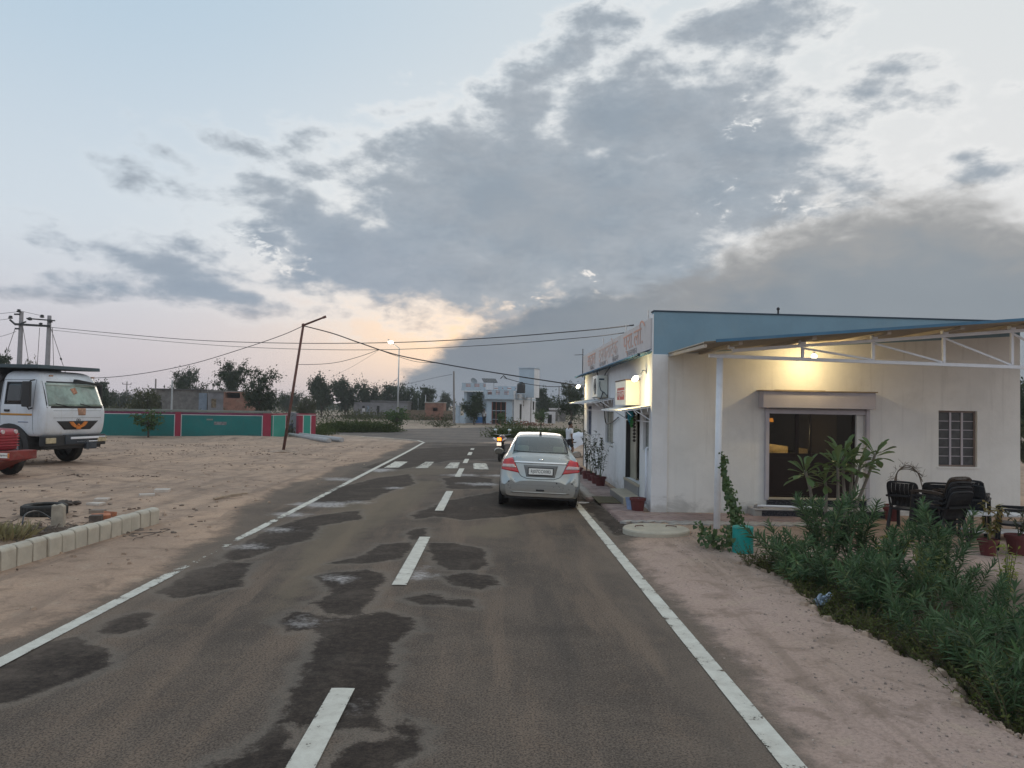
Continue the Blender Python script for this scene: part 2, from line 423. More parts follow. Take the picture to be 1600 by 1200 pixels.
def dirt_nodes(t):
    P = t.node('ShaderNodeNewGeometry').outputs['Position']
    px_, py_, pz_ = t.xyz(P)[:3]
    flat = t.cxyz(px_, py_, 0.0)
    a = t.noise(flat, .33, 6, .6, .4); b = t.noise(flat, 2.3, 9, .68, .5); c = t.noise(flat, 30, 6, .8)
    e = t.noise(t.cxyz(t.m('MULTIPLY', px_, 2.2), t.m('MULTIPLY', py_, .22), 0.0), 1.0, 6, .62, .6)
    left = t.mix(t.ss(a, .36, .62), (.57, .395, .285), (.43, .305, .23))
    right = t.mix(t.ss(a, .36, .62), (.50, .365, .31), (.46, .335, .27))
    nearr = t.m('MULTIPLY', t.ss(px_, .5, 2.2), t.ss(py_, 14, 11))
    col = t.mix(nearr, left, right)
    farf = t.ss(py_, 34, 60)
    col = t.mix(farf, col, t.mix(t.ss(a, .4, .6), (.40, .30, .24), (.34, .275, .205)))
    col = t.mix(t.m('MULTIPLY', t.ss(b, .50, .64), .55), col, (.22, .16, .12))
    col = t.mix(t.m('MULTIPLY', t.ss(b, .47, .33), .45), col, (.54, .42, .32))
    col = t.mix(t.m('MULTIPLY', t.ss(e, .52, .66), .5), col, (.25, .185, .145))
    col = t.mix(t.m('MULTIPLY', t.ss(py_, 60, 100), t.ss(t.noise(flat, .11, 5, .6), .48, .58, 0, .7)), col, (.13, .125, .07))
    # wheel tracks: two pairs of ruts worn into the lot
    wob = t.m('MULTIPLY', t.m('SUBTRACT', t.noise(t.cxyz(0.0, t.m('MULTIPLY', py_, .09), 0.0), 1.0, 2, .5), .5), 3.0)
    def rut(lx, sc_): q = t.m('DIVIDE', lx, sc_); return t.m('EXPONENT', t.m('MULTIPLY', t.m('MULTIPLY', q, q), -1.0))
    l1 = t.m('ADD', t.m('ADD', px_, 6.6), wob); l2 = t.m('ADD', t.m('ADD', px_, 8.3), wob)
    dg = t.m('ADD', t.m('ADD', t.m('MULTIPLY', px_, .56), t.m('MULTIPLY', py_, .83)), t.m('ADD', -11.6, wob)); dg2 = t.m('SUBTRACT', dg, 1.8)
    ruts = t.m('MAXIMUM', t.m('MAXIMUM', rut(l1, .17), rut(l2, .17)), t.m('MAXIMUM', rut(dg, .19), rut(dg2, .19)))
    ruts = t.m('MULTIPLY', t.m('MULTIPLY', ruts, t.ss(px_, -4.6, -5.6)), t.ss(t.noise(flat, .8, 4, .6), .34, .55))
    tread = t.ss(t.m('SINE', t.m('MULTIPLY', t.m('ADD', py_, t.m('MULTIPLY', px_, .6)), 46.0)), -.2, .6)
    col = t.mix(t.m('MULTIPLY', ruts, t.m('ADD', .28, t.m('MULTIPLY', tread, .26))), col, (.20, .145, .11))
    f2 = t.noise(t.cxyz(px_, t.m('MULTIPLY', py_, .55), 0.0), 1.1, 8, .72, 1.0)
    col = t.mix(t.m('MULTIPLY', t.ss(f2, .54, .62), t.ss(px_, -4.5, -6.5, 0, .5)), col, (.17, .125, .10))
    sp_ = t.noise(flat, 11, 4, .75)
    col = t.mix(t.ss(sp_, .60, .70, 0, .6), col, (.14, .10, .08))
    vor = t.voro(flat, 24); v2 = t.voro(flat, 60)
    col = t.mix(t.m('MULTIPLY', t.ss(c, .42, .62), .62), mul(col, 1) if not hasattr(col, 'is_output') else col, t.mix(.5, col, (.16, .125, .105)))
    col = t.mix(t.ss(vor, .16, .1, 0, .42), col, t.mix(t.noise(flat, 17, 1), (.20, .15, .13), (.56, .47, .40)))
    h = t.m('ADD', t.m('SUBTRACT', t.m('MULTIPLY', b, .05), t.m('MULTIPLY', ruts, .03)), t.m('ADD', t.m('MULTIPLY', c, .016), t.m('ADD', t.m('MULTIPLY', t.ss(vor, .22, .05), .012), t.m('MULTIPLY', t.ss(v2, .3, .1), .006))))
    return P, px_, py_, flat, col, h

m_, t, p, out = new_mat('bare_earth')
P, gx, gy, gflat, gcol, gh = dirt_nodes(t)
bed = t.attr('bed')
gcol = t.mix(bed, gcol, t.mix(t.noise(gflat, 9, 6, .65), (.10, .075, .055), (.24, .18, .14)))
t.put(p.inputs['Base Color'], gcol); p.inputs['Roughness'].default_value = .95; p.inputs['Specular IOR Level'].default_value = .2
bu = t.node('ShaderNodeBump'); bu.inputs['Distance'].default_value = 1.0; t.put(bu.inputs['Strength'], .8); t.put(bu.inputs['Height'], gh); t.l.new(bu.outputs[0], p.inputs['Normal'])
EARTH = m_

def axis_coords(spans):
    a = []
    for (s, e, st) in spans: a.extend(np.arange(s, e-1e-6, st).tolist())
    a.append(spans[-1][1]); return np.array(a)
def geo(s, e, n): return (np.geomspace(1, 1+abs(e-s), n)-1)*np.sign(e-s)+s
gxs = np.concatenate([geo(-26, -3000, 46)[::-1][:-1], np.arange(-26, -8, .3), np.arange(-8, 9, .09), np.arange(9, 26, .5), geo(26, 3000, 42)])
gys = np.concatenate([geo(-6, -1500, 22)[::-1][:-1], np.arange(-6, 3, .5), np.arange(3, 17, .09), np.arange(17, 34, .2), np.arange(34, 70, .6), geo(70, 4500, 56)])
def grid_mesh(name, xs, ys, zf, mt, attrs=None):
    X, Y = np.meshgrid(xs, ys, indexing='ij'); Z = zf(X, Y)
    nx, ny = X.shape
    me = bpy.data.meshes.new(name)
    me.vertices.add(nx*ny); me.vertices.foreach_set('co', np.stack([X, Y, Z], -1).astype(np.float32).ravel())
    i = np.arange(nx*ny).reshape(nx, ny)
    q = np.stack([i[:-1, :-1], i[1:, :-1], i[1:, 1:], i[:-1, 1:]], -1).reshape(-1, 4)
    me.loops.add(q.size); me.loops.foreach_set('vertex_index', q.ravel().astype(np.int32))
    me.polygons.add(len(q)); me.polygons.foreach_set('loop_start', np.arange(0, q.size, 4, dtype=np.int32))
    me.polygons.foreach_set('loop_total', np.full(len(q), 4, dtype=np.int32))
    me.polygons.foreach_set('use_smooth', np.ones(len(q), dtype=bool))
    me.update(calc_edges=True); me.validate(); me.materials.append(mt)
    for k, f in (attrs or {}).items():
        at_ = me.attributes.new(k, 'FLOAT', 'POINT'); at_.data.foreach_set('value', f(X, Y).astype(np.float32).ravel())
    o = bpy.data.objects.new(name, me); COL.objects.link(o); return o
Y_JUNC = 43.2
def ground_z(X, Y):
    z = H(X, Y)
    under = smoothstep(-4.9, -4.6, X)*(1-smoothstep(2.1, 2.35, X))*(1-smoothstep(Y_JUNC-.6, Y_JUNC, Y))*smoothstep(-12, -11, Y)
    return z-.05*under
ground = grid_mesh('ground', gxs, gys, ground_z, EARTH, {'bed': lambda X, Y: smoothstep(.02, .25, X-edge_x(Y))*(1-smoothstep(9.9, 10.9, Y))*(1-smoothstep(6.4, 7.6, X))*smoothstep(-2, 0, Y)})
tag(ground, kind='structure')

# ---------------------------------------------------------------- road with its stains
def poly_sd(polys, X, Y):                       # signed distance, + inside
    best = np.full(X.shape, -9.0)
    for pl in polys:
        a = np.array(pl); b = np.roll(a, -1, axis=0)
        d2 = np.full(X.shape, 1e9); ins = np.zeros(X.shape, bool)
        for (x0, y0), (x1, y1) in zip(a, b):
            ex, ey = x1-x0, y1-y0; L = ex*ex+ey*ey+1e-12
            u = np.clip(((X-x0)*ex+(Y-y0)*ey)/L, 0, 1)
            d2 = np.minimum(d2, (X-x0-u*ex)**2+(Y-y0-u*ey)**2)
            c = ((y0 > Y) != (y1 > Y)) & (X < (x1-x0)*(Y-y0)/((y1-y0) if abs(y1-y0) > 1e-9 else 1e-9)+x0)
            ins ^= c
        best = np.maximum(best, np.where(ins, 1, -1)*np.sqrt(d2))
    return best
def cp(lst): return [gp(x/2, 640+y/2) for x, y in lst]
WET_DARK = [cp(l) for l in [
 [(870,650),(920,625),(1000,640),(1080,655),(1200,630),(1290,650),(1300,690),(1230,730),(1240,800),(1210,850),(1190,960),(1220,1000),(1080,1010),(1000,1010),(900,975),(880,900),(930,860),(940,800),(1000,720),(960,690),(890,695)],
 [(975,520),(1040,505),(1150,500),(1210,510),(1215,540),(1180,560),(1160,610),(1120,640),(1020,640),(970,600),(1050,570),(1000,545)],
 [(1340,420),(1420,415),(1510,430),(1525,480),(1490,500),(1400,500),(1350,470)],
 [(1380,520),(1450,505),(1530,515),(1560,545),(1500,560),(1420,550)],
 [(1240,590),(1360,570),(1400,590),(1480,590),(1475,615),(1380,610),(1300,605)],
 [(1020,480),(1150,450),(1180,420),(1290,415),(1290,440),(1240,470),(1150,480)],
 [(640,1160),(660,1110),(760,1070),(850,990),(910,1010),(905,1050),(960,1080),(900,1120),(800,1200)],
 [(1020,1180),(1030,1110),(1060,1060),(1130,1030),(1230,1030),(1250,970),(1320,1000),(1330,1050),(1250,1090),(1230,1120),(1200,1190)],
 [(-60,800),(100,720),(250,695),(290,730),(350,750),(330,800),(240,835),(150,860),(60,900),(-80,920)],
 [(290,690),(350,640),(440,622),(475,630),(460,670),(400,690),(340,695)],
 [(495,560),(580,500),(700,470),(800,470),(770,510),(760,545),(640,570),(530,585)],
 [(690,450),(830,370),(960,330),(1130,310),(1130,340),(1000,360),(980,400),(880,420),(800,455),(720,470)],
 [(940,290),(1050,240),(1180,210),(1280,200),(1300,230),(1200,260),(1160,280),(1000,300)],
 [(1290,325),(1400,285),(1550,255),(1790,250),(1800,300),(1600,330),(1450,345)],  # darker patch under and left of the car
 [(1280,330),(1360,315),(1370,330),(1300,345)],
 [(1270,380),(1330,370),(1340,400),(1280,410)],
 [(1800,256),(1870,292),(1950,352),(1990,384),(1920,388),(1850,320),(1810,290)],
 [(1130,180),(1300,120),(1600,110),(1600,150),(1400,160),(1250,185)],
 [(1380,215),(1450,205),(1540,215),(1540,245),(1400,250)],
]]
SALT = [cp([(x+rx*math.cos(k*.63), y+ry*math.sin(k*.63)) for k in range(10)]) for x, y, rx, ry in [
 (1055,526,44,12),(1312,512,36,18),(775,420,60,9),(955,662,42,14),(1000,292,95,10),(905,322,60,8),(1120,286,42,6),(1190,186,44,6),(870,370,70,8),
 (1050,215,60,5),(1500,232,70,5),(1440,205,60,4),(1570,205,60,4),(1110,920,14,14),(1230,243,40,4)]]
BROWN = [cp(l) for l in [[(1000,330),(1090,265),(1250,215),(1380,225),(1340,265),(1240,330),(1150,380),(950,570),(840,640),(880,540)],
 [(1440,370),(1600,330),(1640,370),(1560,400),(1450,392)], [(1130,190),(1330,170),(1420,180),(1400,200),(1200,210)], [(560,470),(620,452),(640,462),(560,482)]]]
def asph_l(y): return -4.22-.85*smoothstep(12.5, 15.5, y)+.45*smoothstep(24, 30, y)+.12*np.sin(y*.9)+.05*np.sin(y*2.7)
def asph_r(y): return 2.02+.07*np.sin(y*1.1)+1.0*smoothstep(12.2, 13.6, y)
rxs = np.arange(-5.6, 2.81, .07); rys = np.concatenate([np.arange(-14, 3, .5), np.arange(3, 20, .07), np.arange(20, Y_JUNC+.01, .14)])
m_, t, p, out = new_mat('worn_asphalt')
P, gx, gy, gflat, gcol, gh = dirt_nodes(t)
def asphalt_nodes(t, flat, gx, gy):
    big = t.noise(flat, .55, 7, .66, .6); st = t.noise(t.cxyz(t.m('MULTIPLY', gx, 1.5), t.m('MULTIPLY', gy, .16), 0.0), 1.2, 7, .62, .3)
    fine = t.noise(flat, 66, 4, .72); grit = t.voro(flat, 62); sp = t.noise(flat, 7, 6, .7)
    c = t.mix(t.ss(big, .32, .66), (.124, .100, .084), (.205, .160, .128))
    c = t.mix(t.m('MULTIPLY', t.ss(st, .47, .62), .75), c, (.265, .195, .148))
    c = t.mix(t.m('MULTIPLY', t.ss(st, .46, .32), .5), c, (.082, .073, .068))
    c = t.mix(t.m('MULTIPLY', t.ss(t.noise(flat, 2.4, 7, .7, .6), .52, .66), .55), c, (.21, .155, .118))
    c = t.mix(t.ss(sp, .55, .75, 0, .35), c, (.07, .063, .06))
    c = t.mix(t.ss(fine, .43, .62, 0, .72), c, (.036, .030, .027))
    c = t.mix(t.m('MULTIPLY', t.ss(grit, .25, .12), t.ss(t.noise(flat, 21, 2), .45, .6, .1, .6)), c, (.30, .26, .235))
    c = t.mix(t.ss(t.noise(flat, 52, 1, .5), .60, .68, 0, .55), c, (.03, .026, .024))
    c = t.mix(t.ss(t.noise(flat, 47, 1, .5), .40, .33, 0, .35), c, (.26, .215, .18))
    h = t.m('ADD', t.m('MULTIPLY', fine, .006), t.m('MULTIPLY', t.ss(grit, .4, .1), .004))
    return c, h
ac, ah = asphalt_nodes(t, gflat, gx, gy)
en = t.noise(gflat, 2.6, 8, .7, .3); en2 = t.noise(gflat, 14, 5, .7)
edge_n = t.m('ADD', t.m('MULTIPLY', t.m('SUBTRACT', en, .5), .9), t.m('MULTIPLY', t.m('SUBTRACT', en2, .5), .34))
ac = t.mix(t.m('MULTIPLY', t.ss(t.m('ADD', t.attr('brown'), edge_n), -.18, .22), .5), ac, (.205, .165, .118))
farroad = t.ss(gy, 20, 29)
ac = t.mix(t.m('MULTIPLY', farroad, .55), ac, t.mix(t.ss(t.noise(t.cxyz(t.m('MULTIPLY', gx, .4), gy, 0.0), .6, 6, .6), .38, .62), (.062, .058, .06), (.15, .13, .115)))
wet_dark_n = t.m('ADD', t.attr('wet'), t.m('MULTIPLY', edge_n, .5))
wet = t.m('MULTIPLY', t.ss(wet_dark_n, -.03, .055), t.ss(t.noise(gflat, 1.7, 6, .7, .5), .28, .55, .76, 1.0))
wet_dark_c = t.mix(t.ss(en2, .35, .7), (.026, .021, .019), (.066, .051, .043))
wet_dark_c = t.mix(t.ss(t.noise(gflat, 38, 4, .8), .45, .6, 0, .5), wet_dark_c, (.012, .010, .010))
ac = t.mix(t.m('MULTIPLY', wet, .93), ac, wet_dark_c)
halo = t.m('MULTIPLY', t.ss(wet_dark_n, -.16, -.01), t.m('SUBTRACT', 1.0, wet))
ac = t.mix(t.m('MULTIPLY', halo, .45), ac, (.20, .175, .15))
salt = t.ss(t.m('ADD', t.attr('salt'), t.m('MULTIPLY', edge_n, 1.3)), -.12, .35)
ac = t.mix(t.m('MULTIPLY', salt, t.ss(en2, .3, .6, .25, .85)), ac, (.50, .47, .46))
dust = t.ss(t.m('ADD', t.attr('dust'), t.m('MULTIPLY', edge_n, .75)), -.16, .2)
rc = t.mix(dust, ac, gcol)
veil = t.m('MULTIPLY', t.ss(t.m('ADD', t.attr('dust'), t.m('MULTIPLY', edge_n, 1.2)), -1.1, .1), .5)
rc = t.mix(t.m('MULTIPLY', veil, t.m('SUBTRACT', 1.0, dust)), rc, (.215, .17, .138))
t.put(p.inputs['Base Color'], rc)
t.put(p.inputs['Roughness'], t.m('SUBTRACT', .95, t.m('MULTIPLY', wet, .1))); p.inputs['Specular IOR Level'].default_value = .08
hh = t.m('ADD', t.m('MULTIPLY', dust, gh), t.m('MULTIPLY', t.m('SUBTRACT', 1.0, dust), ah))
bu = t.node('ShaderNodeBump'); bu.inputs['Distance'].default_value = 1.0; t.put(bu.inputs['Strength'], .7); t.put(bu.inputs['Height'], hh); t.l.new(bu.outputs[0], p.inputs['Normal'])
ROAD = m_
road = grid_mesh('road', rxs, rys, lambda X, Y: H(X, Y)+.007+.003*fnoise(X*2.3, Y*1.1, 4), ROAD, {
    'wet': lambda X, Y: np.clip(poly_sd(WET_DARK, X, Y), -.6, .6), 'salt': lambda X, Y: np.clip(poly_sd(SALT, X, Y), -.8, .8),
    'brown': lambda X, Y: np.clip(poly_sd(BROWN, X, Y), -.8, .8),
    'dust': lambda X, Y: np.maximum(asph_l(Y)-X, X-asph_r(Y))})
tag(road, kind='structure')

# the crossing road at the junction
m_, t, p, out = new_mat('junction_asphalt')
P, gx, gy, gflat, gcol, gh = dirt_nodes(t)
ac, ah = asphalt_nodes(t, gflat, gx, gy)
ac = t.mix(.6, ac, t.mix(t.ss(t.noise(t.cxyz(t.m('MULTIPLY', gx, .25), gy, 0.0), .5, 6, .6), .36, .62), (.06, .056, .058), (.14, .125, .115)))
en = t.noise(gflat, .9, 8, .7, .3)
dust = t.ss(t.m('ADD', t.attr('dust'), t.m('MULTIPLY', t.m('SUBTRACT', en, .5), 2.6)), -.5, .5)
t.put(p.inputs['Base Color'], t.mix(dust, ac, gcol)); p.inputs['Roughness'].default_value = .9; p.inputs['Specular IOR Level'].default_value = .25
JUNC = m_
JP = [gp(x, y) for x, y in [(664, 692), (600, 683.5), (530, 679.5), (440, 675), (440, 670), (560, 670.5), (660, 670), (760, 668), (900, 670), (900, 682), (790, 690), (740, 693)]]
jx = np.arange(-44, 30, .5); jy = np.arange(Y_JUNC-.0, 80, .5)
def jdust(X, Y): return -poly_sd([JP], X, Y)
jr = grid_mesh('junction_road', jx, np.arange(Y_JUNC+.02, 78, .4), lambda X, Y: H(X, Y)+.008, JUNC, {'dust': jdust})
tag(jr, kind='structure')

# painted markings: sheets 4 mm above the road
m_, t, p, out = new_mat('road_paint')
tcv = t.node('ShaderNodeNewGeometry').outputs['Position']
n = t.noise(tcv, 5.5, 8, .72, .3); n2_ = t.noise(tcv, 45, 4, .7)
wear = t.m('ADD', t.attr('wear'), t.m('ADD', t.m('MULTIPLY', t.m('SUBTRACT', n, .5), 2.0), t.m('MULTIPLY', t.m('SUBTRACT', n2_, .5), 1.1)))
c = t.mix(t.ss(n, .3, .7), (.66, .64, .57), (.50, .47, .41))
c = t.mix(t.ss(n2_, .55, .75, 0, .5), c, (.42, .38, .33))
t.put(p.inputs['Base Color'], c); p.inputs['Roughness'].default_value = .8
tr = t.node('ShaderNodeBsdfTransparent'); mx = t.node('ShaderNodeMixShader'); t.put(mx.inputs[0], t.ss(wear, .36, .46))
t.l.new(p.outputs[0], mx.inputs[1]); t.l.new(tr.outputs[0], mx.inputs[2]); t.l.new(mx.outputs[0], out.inputs[0])
PAINT = m_
def marking(name, poly4, nu, nv, wear, label=None, surf=road):
    a, b, c_, d = [np.array(q) for q in poly4]         # near-left, near-right, far-right, far-left
    U = np.linspace(0, 1, nu+1); V = np.linspace(0, 1, nv+1)
    vs = []; w = []
    for v in V:
        for u in U:
            q = (a*(1-u)+b*u)*(1-v)+(d*(1-u)+c_*u)*v
            vs.append((q[0], q[1], Hz(q[0], q[1])+.015)); eu = min(u, 1-u)
            w.append(wear(q[0], q[1])+.22*max(0, 1-eu*8)*.8)
    k = nu+1
    fs = [(j*k+i, j*k+i+1, (j+1)*k+i+1, (j+1)*k+i) for j in range(nv) for i in range(nu)]
    me = bpy.data.meshes.new(name); me.from_pydata(vs, [], fs); me.materials.append(PAINT)
    at_ = me.attributes.new('wear', 'FLOAT', 'POINT'); at_.data.foreach_set('value', w)
    o = bpy.data.objects.new(name, me); COL.objects.link(o); o.parent = surf
    if label: o['label'] = label
    return o
def line_wear_l(x, y):
    g = 0.0
    for (c0, w0, a) in ((10.6, 1.0, .55), (11.9, .7, .3), (14.3, .7, .3), (19, 1.6, .3)): g += a*math.exp(-((y-c0)/w0)**2)
    return .09+g
marking('edge_line', [(XL-.07, -10), (XL+.07, -10), (XL+.07, 42.6), (XL-.07, 42.6)], 4, 240, line_wear_l, 'white edge line, broken by dust, along the sandy lot')
marking('edge_line', [(XR-.075, -10), (XR+.075, -10), (XR+.075, 28.5), (XR-.075, 28.5)], 4, 180, lambda x, y: .10+.25*max(0, (y-19)/8), 'white edge line on the building side of the road')
DASH = [(1.9, 5.63), (8.98, 12.25), (15.3, 18.8), (22.6, 25.6), (28.0, 30.2), (32.6, 34.6), (36.5, 37.7)]
for (y0, y1) in DASH:
    if y0 < 3: y0, y1 = gp(480, 1330)[1], gp(540, 1078)[1]
    marking('centre_dash', [(XC-.085, y0), (XC+.085, y0), (XC+.085, y1), (XC-.085, y1)], 4, 16, lambda x, y: .06)
for pl, w in (([(600,729.5),(623.5,729.5),(637.5,720.5),(617,720)], .2), ([(648,731),(669,731),(679,721.5),(665,721)], .34), ([(694,732),(715,732),(719,723),(703,723)], .28), ([(740,733),(764,733.5),(760,724),(739,724)], .27)):
    marking('crossing_stripe', [gp(*q) for q in pl], 8, 6, (lambda w_: (lambda x, y: w_))(w))
e0 = gp(663, 692); lpts = [e0, gp(653, 688.6), gp(632, 686.4), gp(600, 684.2), gp(565, 681.8), gp(530, 680)]
for i, (a_, b_) in enumerate(zip(lpts, lpts[1:])):
    a_, b_ = np.array(a_), np.array(b_); nrm = np.array([-(b_-a_)[1], (b_-a_)[0]]); nrm = nrm/np.linalg.norm(nrm)*.07
    marking('edge_line', [tuple(a_+nrm), tuple(a_-nrm), tuple(b_-nrm), tuple(b_+nrm)], 2, 8, lambda x, y: .08, surf=jr)

# ---------------------------------------------------------------- loose stones and clods
CLOD = M('clod', (.36, .265, .20), .95, .35, 6, .01, 25)
rnd = random.Random(4)
def pebbles(name, n, region, smin, smax, label, mats=CLOD, pw=2.5):
    mb = MB(); k = 0
    while k < n:
        x, y = region(rnd)
        if x is None: continue
        s = smin+(smax-smin)*rnd.random()**pw
        z = Hz(x, y); a = rnd.uniform(0, 6.3)
        q = [(rnd.uniform(.7, 1.1)*s*math.cos(a+i*PI/2), rnd.uniform(.7, 1.1)*s*math.sin(a+i*PI/2)) for i in range(4)]
        vs = [(x+u, y+v, z-.2*s) for u, v in q]+[(x+u*.6, y+v*.6, z+s*rnd.uniform(.35, .7)) for u, v in q]
        mb.add(vs, [(4, 5, 6, 7), (0, 1, 5, 4), (1, 2, 6, 5), (2, 3, 7, 6), (3, 0, 4, 7)]); k += 1
    return tag(mb.build(name, mats), label, None, None, 'stuff')
def reg_lot(r):
    y = r.uniform(6.5, 40); x = -4.5-abs(r.gauss(0, 1))*(1.5+y*.28); return (x, y)
litter_m = M('dark_litter', (.15, .11, .085), .95, .5, 12)
mbl = MB(); rl = random.Random(17)
for _ in range(46):
    cy_ = rl.uniform(9, 43); cx_l = -5.2-rl.random()**.7*(2+cy_*.42); sp_l = rl.uniform(.25, 1.6)
    for _k in range(rl.randrange(8, 30)):
        x, y = cx_l+rl.gauss(0, sp_l), cy_+rl.gauss(0, sp_l*.45); s = rl.uniform(.015, .09)
        if x > -4.8: continue
        mbl.box((x, y, Hz(x, y)+.006), (s, s*rl.uniform(.25, .8), rl.uniform(.008, .035)), (rl.uniform(-.3, .3), rl.uniform(-.3, .3), rl.uniform(0, 3.1)))
tag(mbl.build('litter', litter_m), 'dark crumbs and dead bits scattered in drifts over the sandy lot', None, None, 'stuff')
def reg_sh(r):
    y = 3.5+r.random()**1.3*10; x = r.uniform(2.0, float(edge_x(y))+.25); return (x, y)
pebbles('gravel', 2400, reg_lot, .006, .06, 'stones and clods strewn over the sandy lot left of the road', pw=6)
pebbles('gravel', 2800, reg_sh, .004, .022, 'fine gravel on the pinkish shoulder right of the road', M('gravel_stone', (.33, .26, .22), .95, .5, 20), pw=3)
def reg_edge(r):
    y = r.uniform(4.2, 10.6); x = float(edge_x(y))+r.gauss(.1, .08); return (x, y)
pebbles('rubble', 300, reg_edge, .015, .07, 'broken crumbs of earth along the shoulder edge above the plants', pw=2)
# ================================================================ MAIN BUILDING
WALL = M('cream_plaster', (.77, .755, .735), .9, .05, 1.2, .004, 14, dirt=.3, dirtc=(.50, .48, .46), dscale=.9, streak=.22, splash=.55)
WALLS = M('white_plaster', (.78, .775, .79), .9, .05, 1.2, .004, 14, dirt=.25, dirtc=(.52, .48, .43), dscale=.9, streak=.22, splash=.5)
BLUEP = M('blue_paint', (.21, .33, .42), .85, .08, 1.0, .003, 16, dirt=.3, dirtc=(.28, .36, .40), dscale=1.2, streak=.15)
DKBLUE = M('dark_blue_edge', (.035, .06, .09), .7)
CONC = M('concrete', (.36, .34, .31), .92, .14, 3, .004, 30, dirt=.3, dirtc=(.22, .19, .16))
WHITEP = M('white_metal', (.80, .82, .88), .5, .05, 3, dirt=.2, dirtc=(.45, .42, .40), dscale=4)
LAVP = M('lavender_metal', (.46, .43, .47), .55, .06, 3, dirt=.25, dirtc=(.36, .32, .32), dscale=3)
BLACKM = M('black_metal', (.02, .02, .022), .5)
GRAN = M('black_granite', (.028, .03, .04), .25, .3, 40)
MARB = M('pale_step_stone', (.46, .40, .31), .6, .12, 4)
GREYT = M('grey_tile', (.26, .26, .27), .5, .1, 6)
BROWN = M('brown_door', (.014, .007, .006), .45, .2, 8, spec=.3)
STEEL = M('bare_steel', (.45, .45, .45), .4, .1, 8, metal=.7)
GLASS = glass_mat('window_glass', (.55, .57, .58), .05)
DKGLASS = glass_mat('dark_door_glass', (.50, .46, .42), .0)
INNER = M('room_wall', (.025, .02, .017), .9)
CREAM_REFL = M('cream_reflection', (.72, .60, .36), .6)
DUSTGLASS = M('dusty_window_pane', (.055, .058, .065), .35, .3, 6, dirt=.5, dirtc=(.11, .11, .11), dscale=3)
SILVERG = M('pale_lattice', (.30, .31, .30), .6, .12, 8)
BLUESHEET = M('blue_sheet', (.05, .16, .27), .5, .12, 3, dirt=.35, dirtc=(.16, .22, .27), dscale=2)
WOODP = M('purlin_steel', (.42, .36, .30), .7, .1, 4)

BX0, BY0, BY1 = 3.22, 15.65, 28.0
BX1 = at(1594, 650, BY0).x
ZT0, ZT1, ZB = at(1032, 487, BY0).z, at(1590, 503.5, BY0).z, 3.22
bld = thing('shop_building', 'single storey shop with cream walls, blue parapet and roller shutter doorway beside the road', 'building', (BX0, BY0, 0))

def wall_grid(mb, O, U, N, L, z0, z1, holes, th):      # O origin, U along, N outward; holes (u0,u1,z0,z1)
    O, U, N = Vector(O), Vector(U), Vector(N); Zv = Vector((0, 0, 1))
    us = sorted({0, L, *[h[0] for h in holes], *[h[1] for h in holes]}); zs = sorted({z0, z1, *[h[2] for h in holes], *[h[3] for h in holes]})
    P = lambda u, z, d: O+U*u+Zv*z-N*d
    inh = lambda u, z: any(h[0]-1e-6 < u < h[1]+1e-6 and h[2]-1e-6 < z < h[3]+1e-6 for h in holes)
    for a, b in zip(us, us[1:]):
        for c, d in zip(zs, zs[1:]):
            if inh((a+b)/2, (c+d)/2): continue
            for dep in (0, th): mb.add([P(a, c, dep), P(b, c, dep), P(b, d, dep), P(a, d, dep)], [(0, 1, 2, 3)])
    def rev(a, b, c, d):
        for (p, q) in (((a, c), (b, c)), ((a, d), (b, d)), ((a, c), (a, d)), ((b, c), (b, d))):
            mb.add([P(*p, 0), P(*q, 0), P(*q, th), P(*p, th)], [(0, 1, 2, 3)])
    for h in holes: rev(*h)
    rev(0, L, z0, z1)
LW = BX1-BX0; DEP = BY1-BY0
dL, dR = at(1199, 779, BY0), at(1351, 644, BY0)
w0, w1 = at(1466.5, 729, BY0), at(1527, 642.5, BY0)
fh = [(dL.x-BX0, dR.x-BX0, dL.z, dR.z), (w0.x-BX0, w1.x-BX0, w0.z, w1.z)]
mb = MB(); wall_grid(mb, (0, 0, 0), (1, 0, 0), (0, -1, 0), LW, -.1, ZB, fh, .23); mb.build('front_wall', WALL, bld)
# side wall to the road
def sy(px, py): v = atx(px, py, BX0); return v.y-BY0, v.z
a1, zA = sy(1004.5, 703); a0, zA2 = sy(1016.5, 648); swin = []
d1y, dzb = sy(977.5, 754); d0y, _ = sy(998.5, 765); _, dzt = sy(985, 641)
b1, zB = sy(945.5, 691); b0, zB2 = sy(958.5, 637); c1, zC = sy(917, 679); c0, zC2 = sy(924.5, 634)
holes_s = [(a0, a1, zA, zA2), (d0y, d1y, .42, dzt), (b0, b1, zB, zB2), (c0, c1, zC, zC2)]
mb = MB(); wall_grid(mb, (0, .235, 0), (0, 1, 0), (-1, 0, 0), DEP-.235, -.4, 3.3, [(h[0]-.235, h[1]-.235, h[2], h[3]) for h in holes_s], .23); mb.build('side_wall', WALLS, bld)
mb = MB(); mb.bb((-.03, -.03, -.1), (.30, .0, ZB-.004)); mb.bb((-.03, .001, -.1), (-.002, .26, ZT0-.05)); mb.build('corner_pilaster', WALLS, bld, bevel=.008)
mb = MB(); wall_grid(mb, (0, DEP, 0), (1, 0, 0), (0, 1, 0), LW, -.4, 3.3, [], .22); wall_grid(mb, (LW, .235, 0), (0, 1, 0), (1, 0, 0), DEP-.46, -.2, 3.3, [], .2); mb.build('rear_walls', WALL, bld)
zr0, zr1 = 3.2, 3.74
mb = MB(); mb.prism([(.31, ZB+.001), (LW, ZB+.001), (LW, zr1), (.31, zr0+.03)], 'y', 0.0, .23); mb.build('wall_top', WALL, bld)
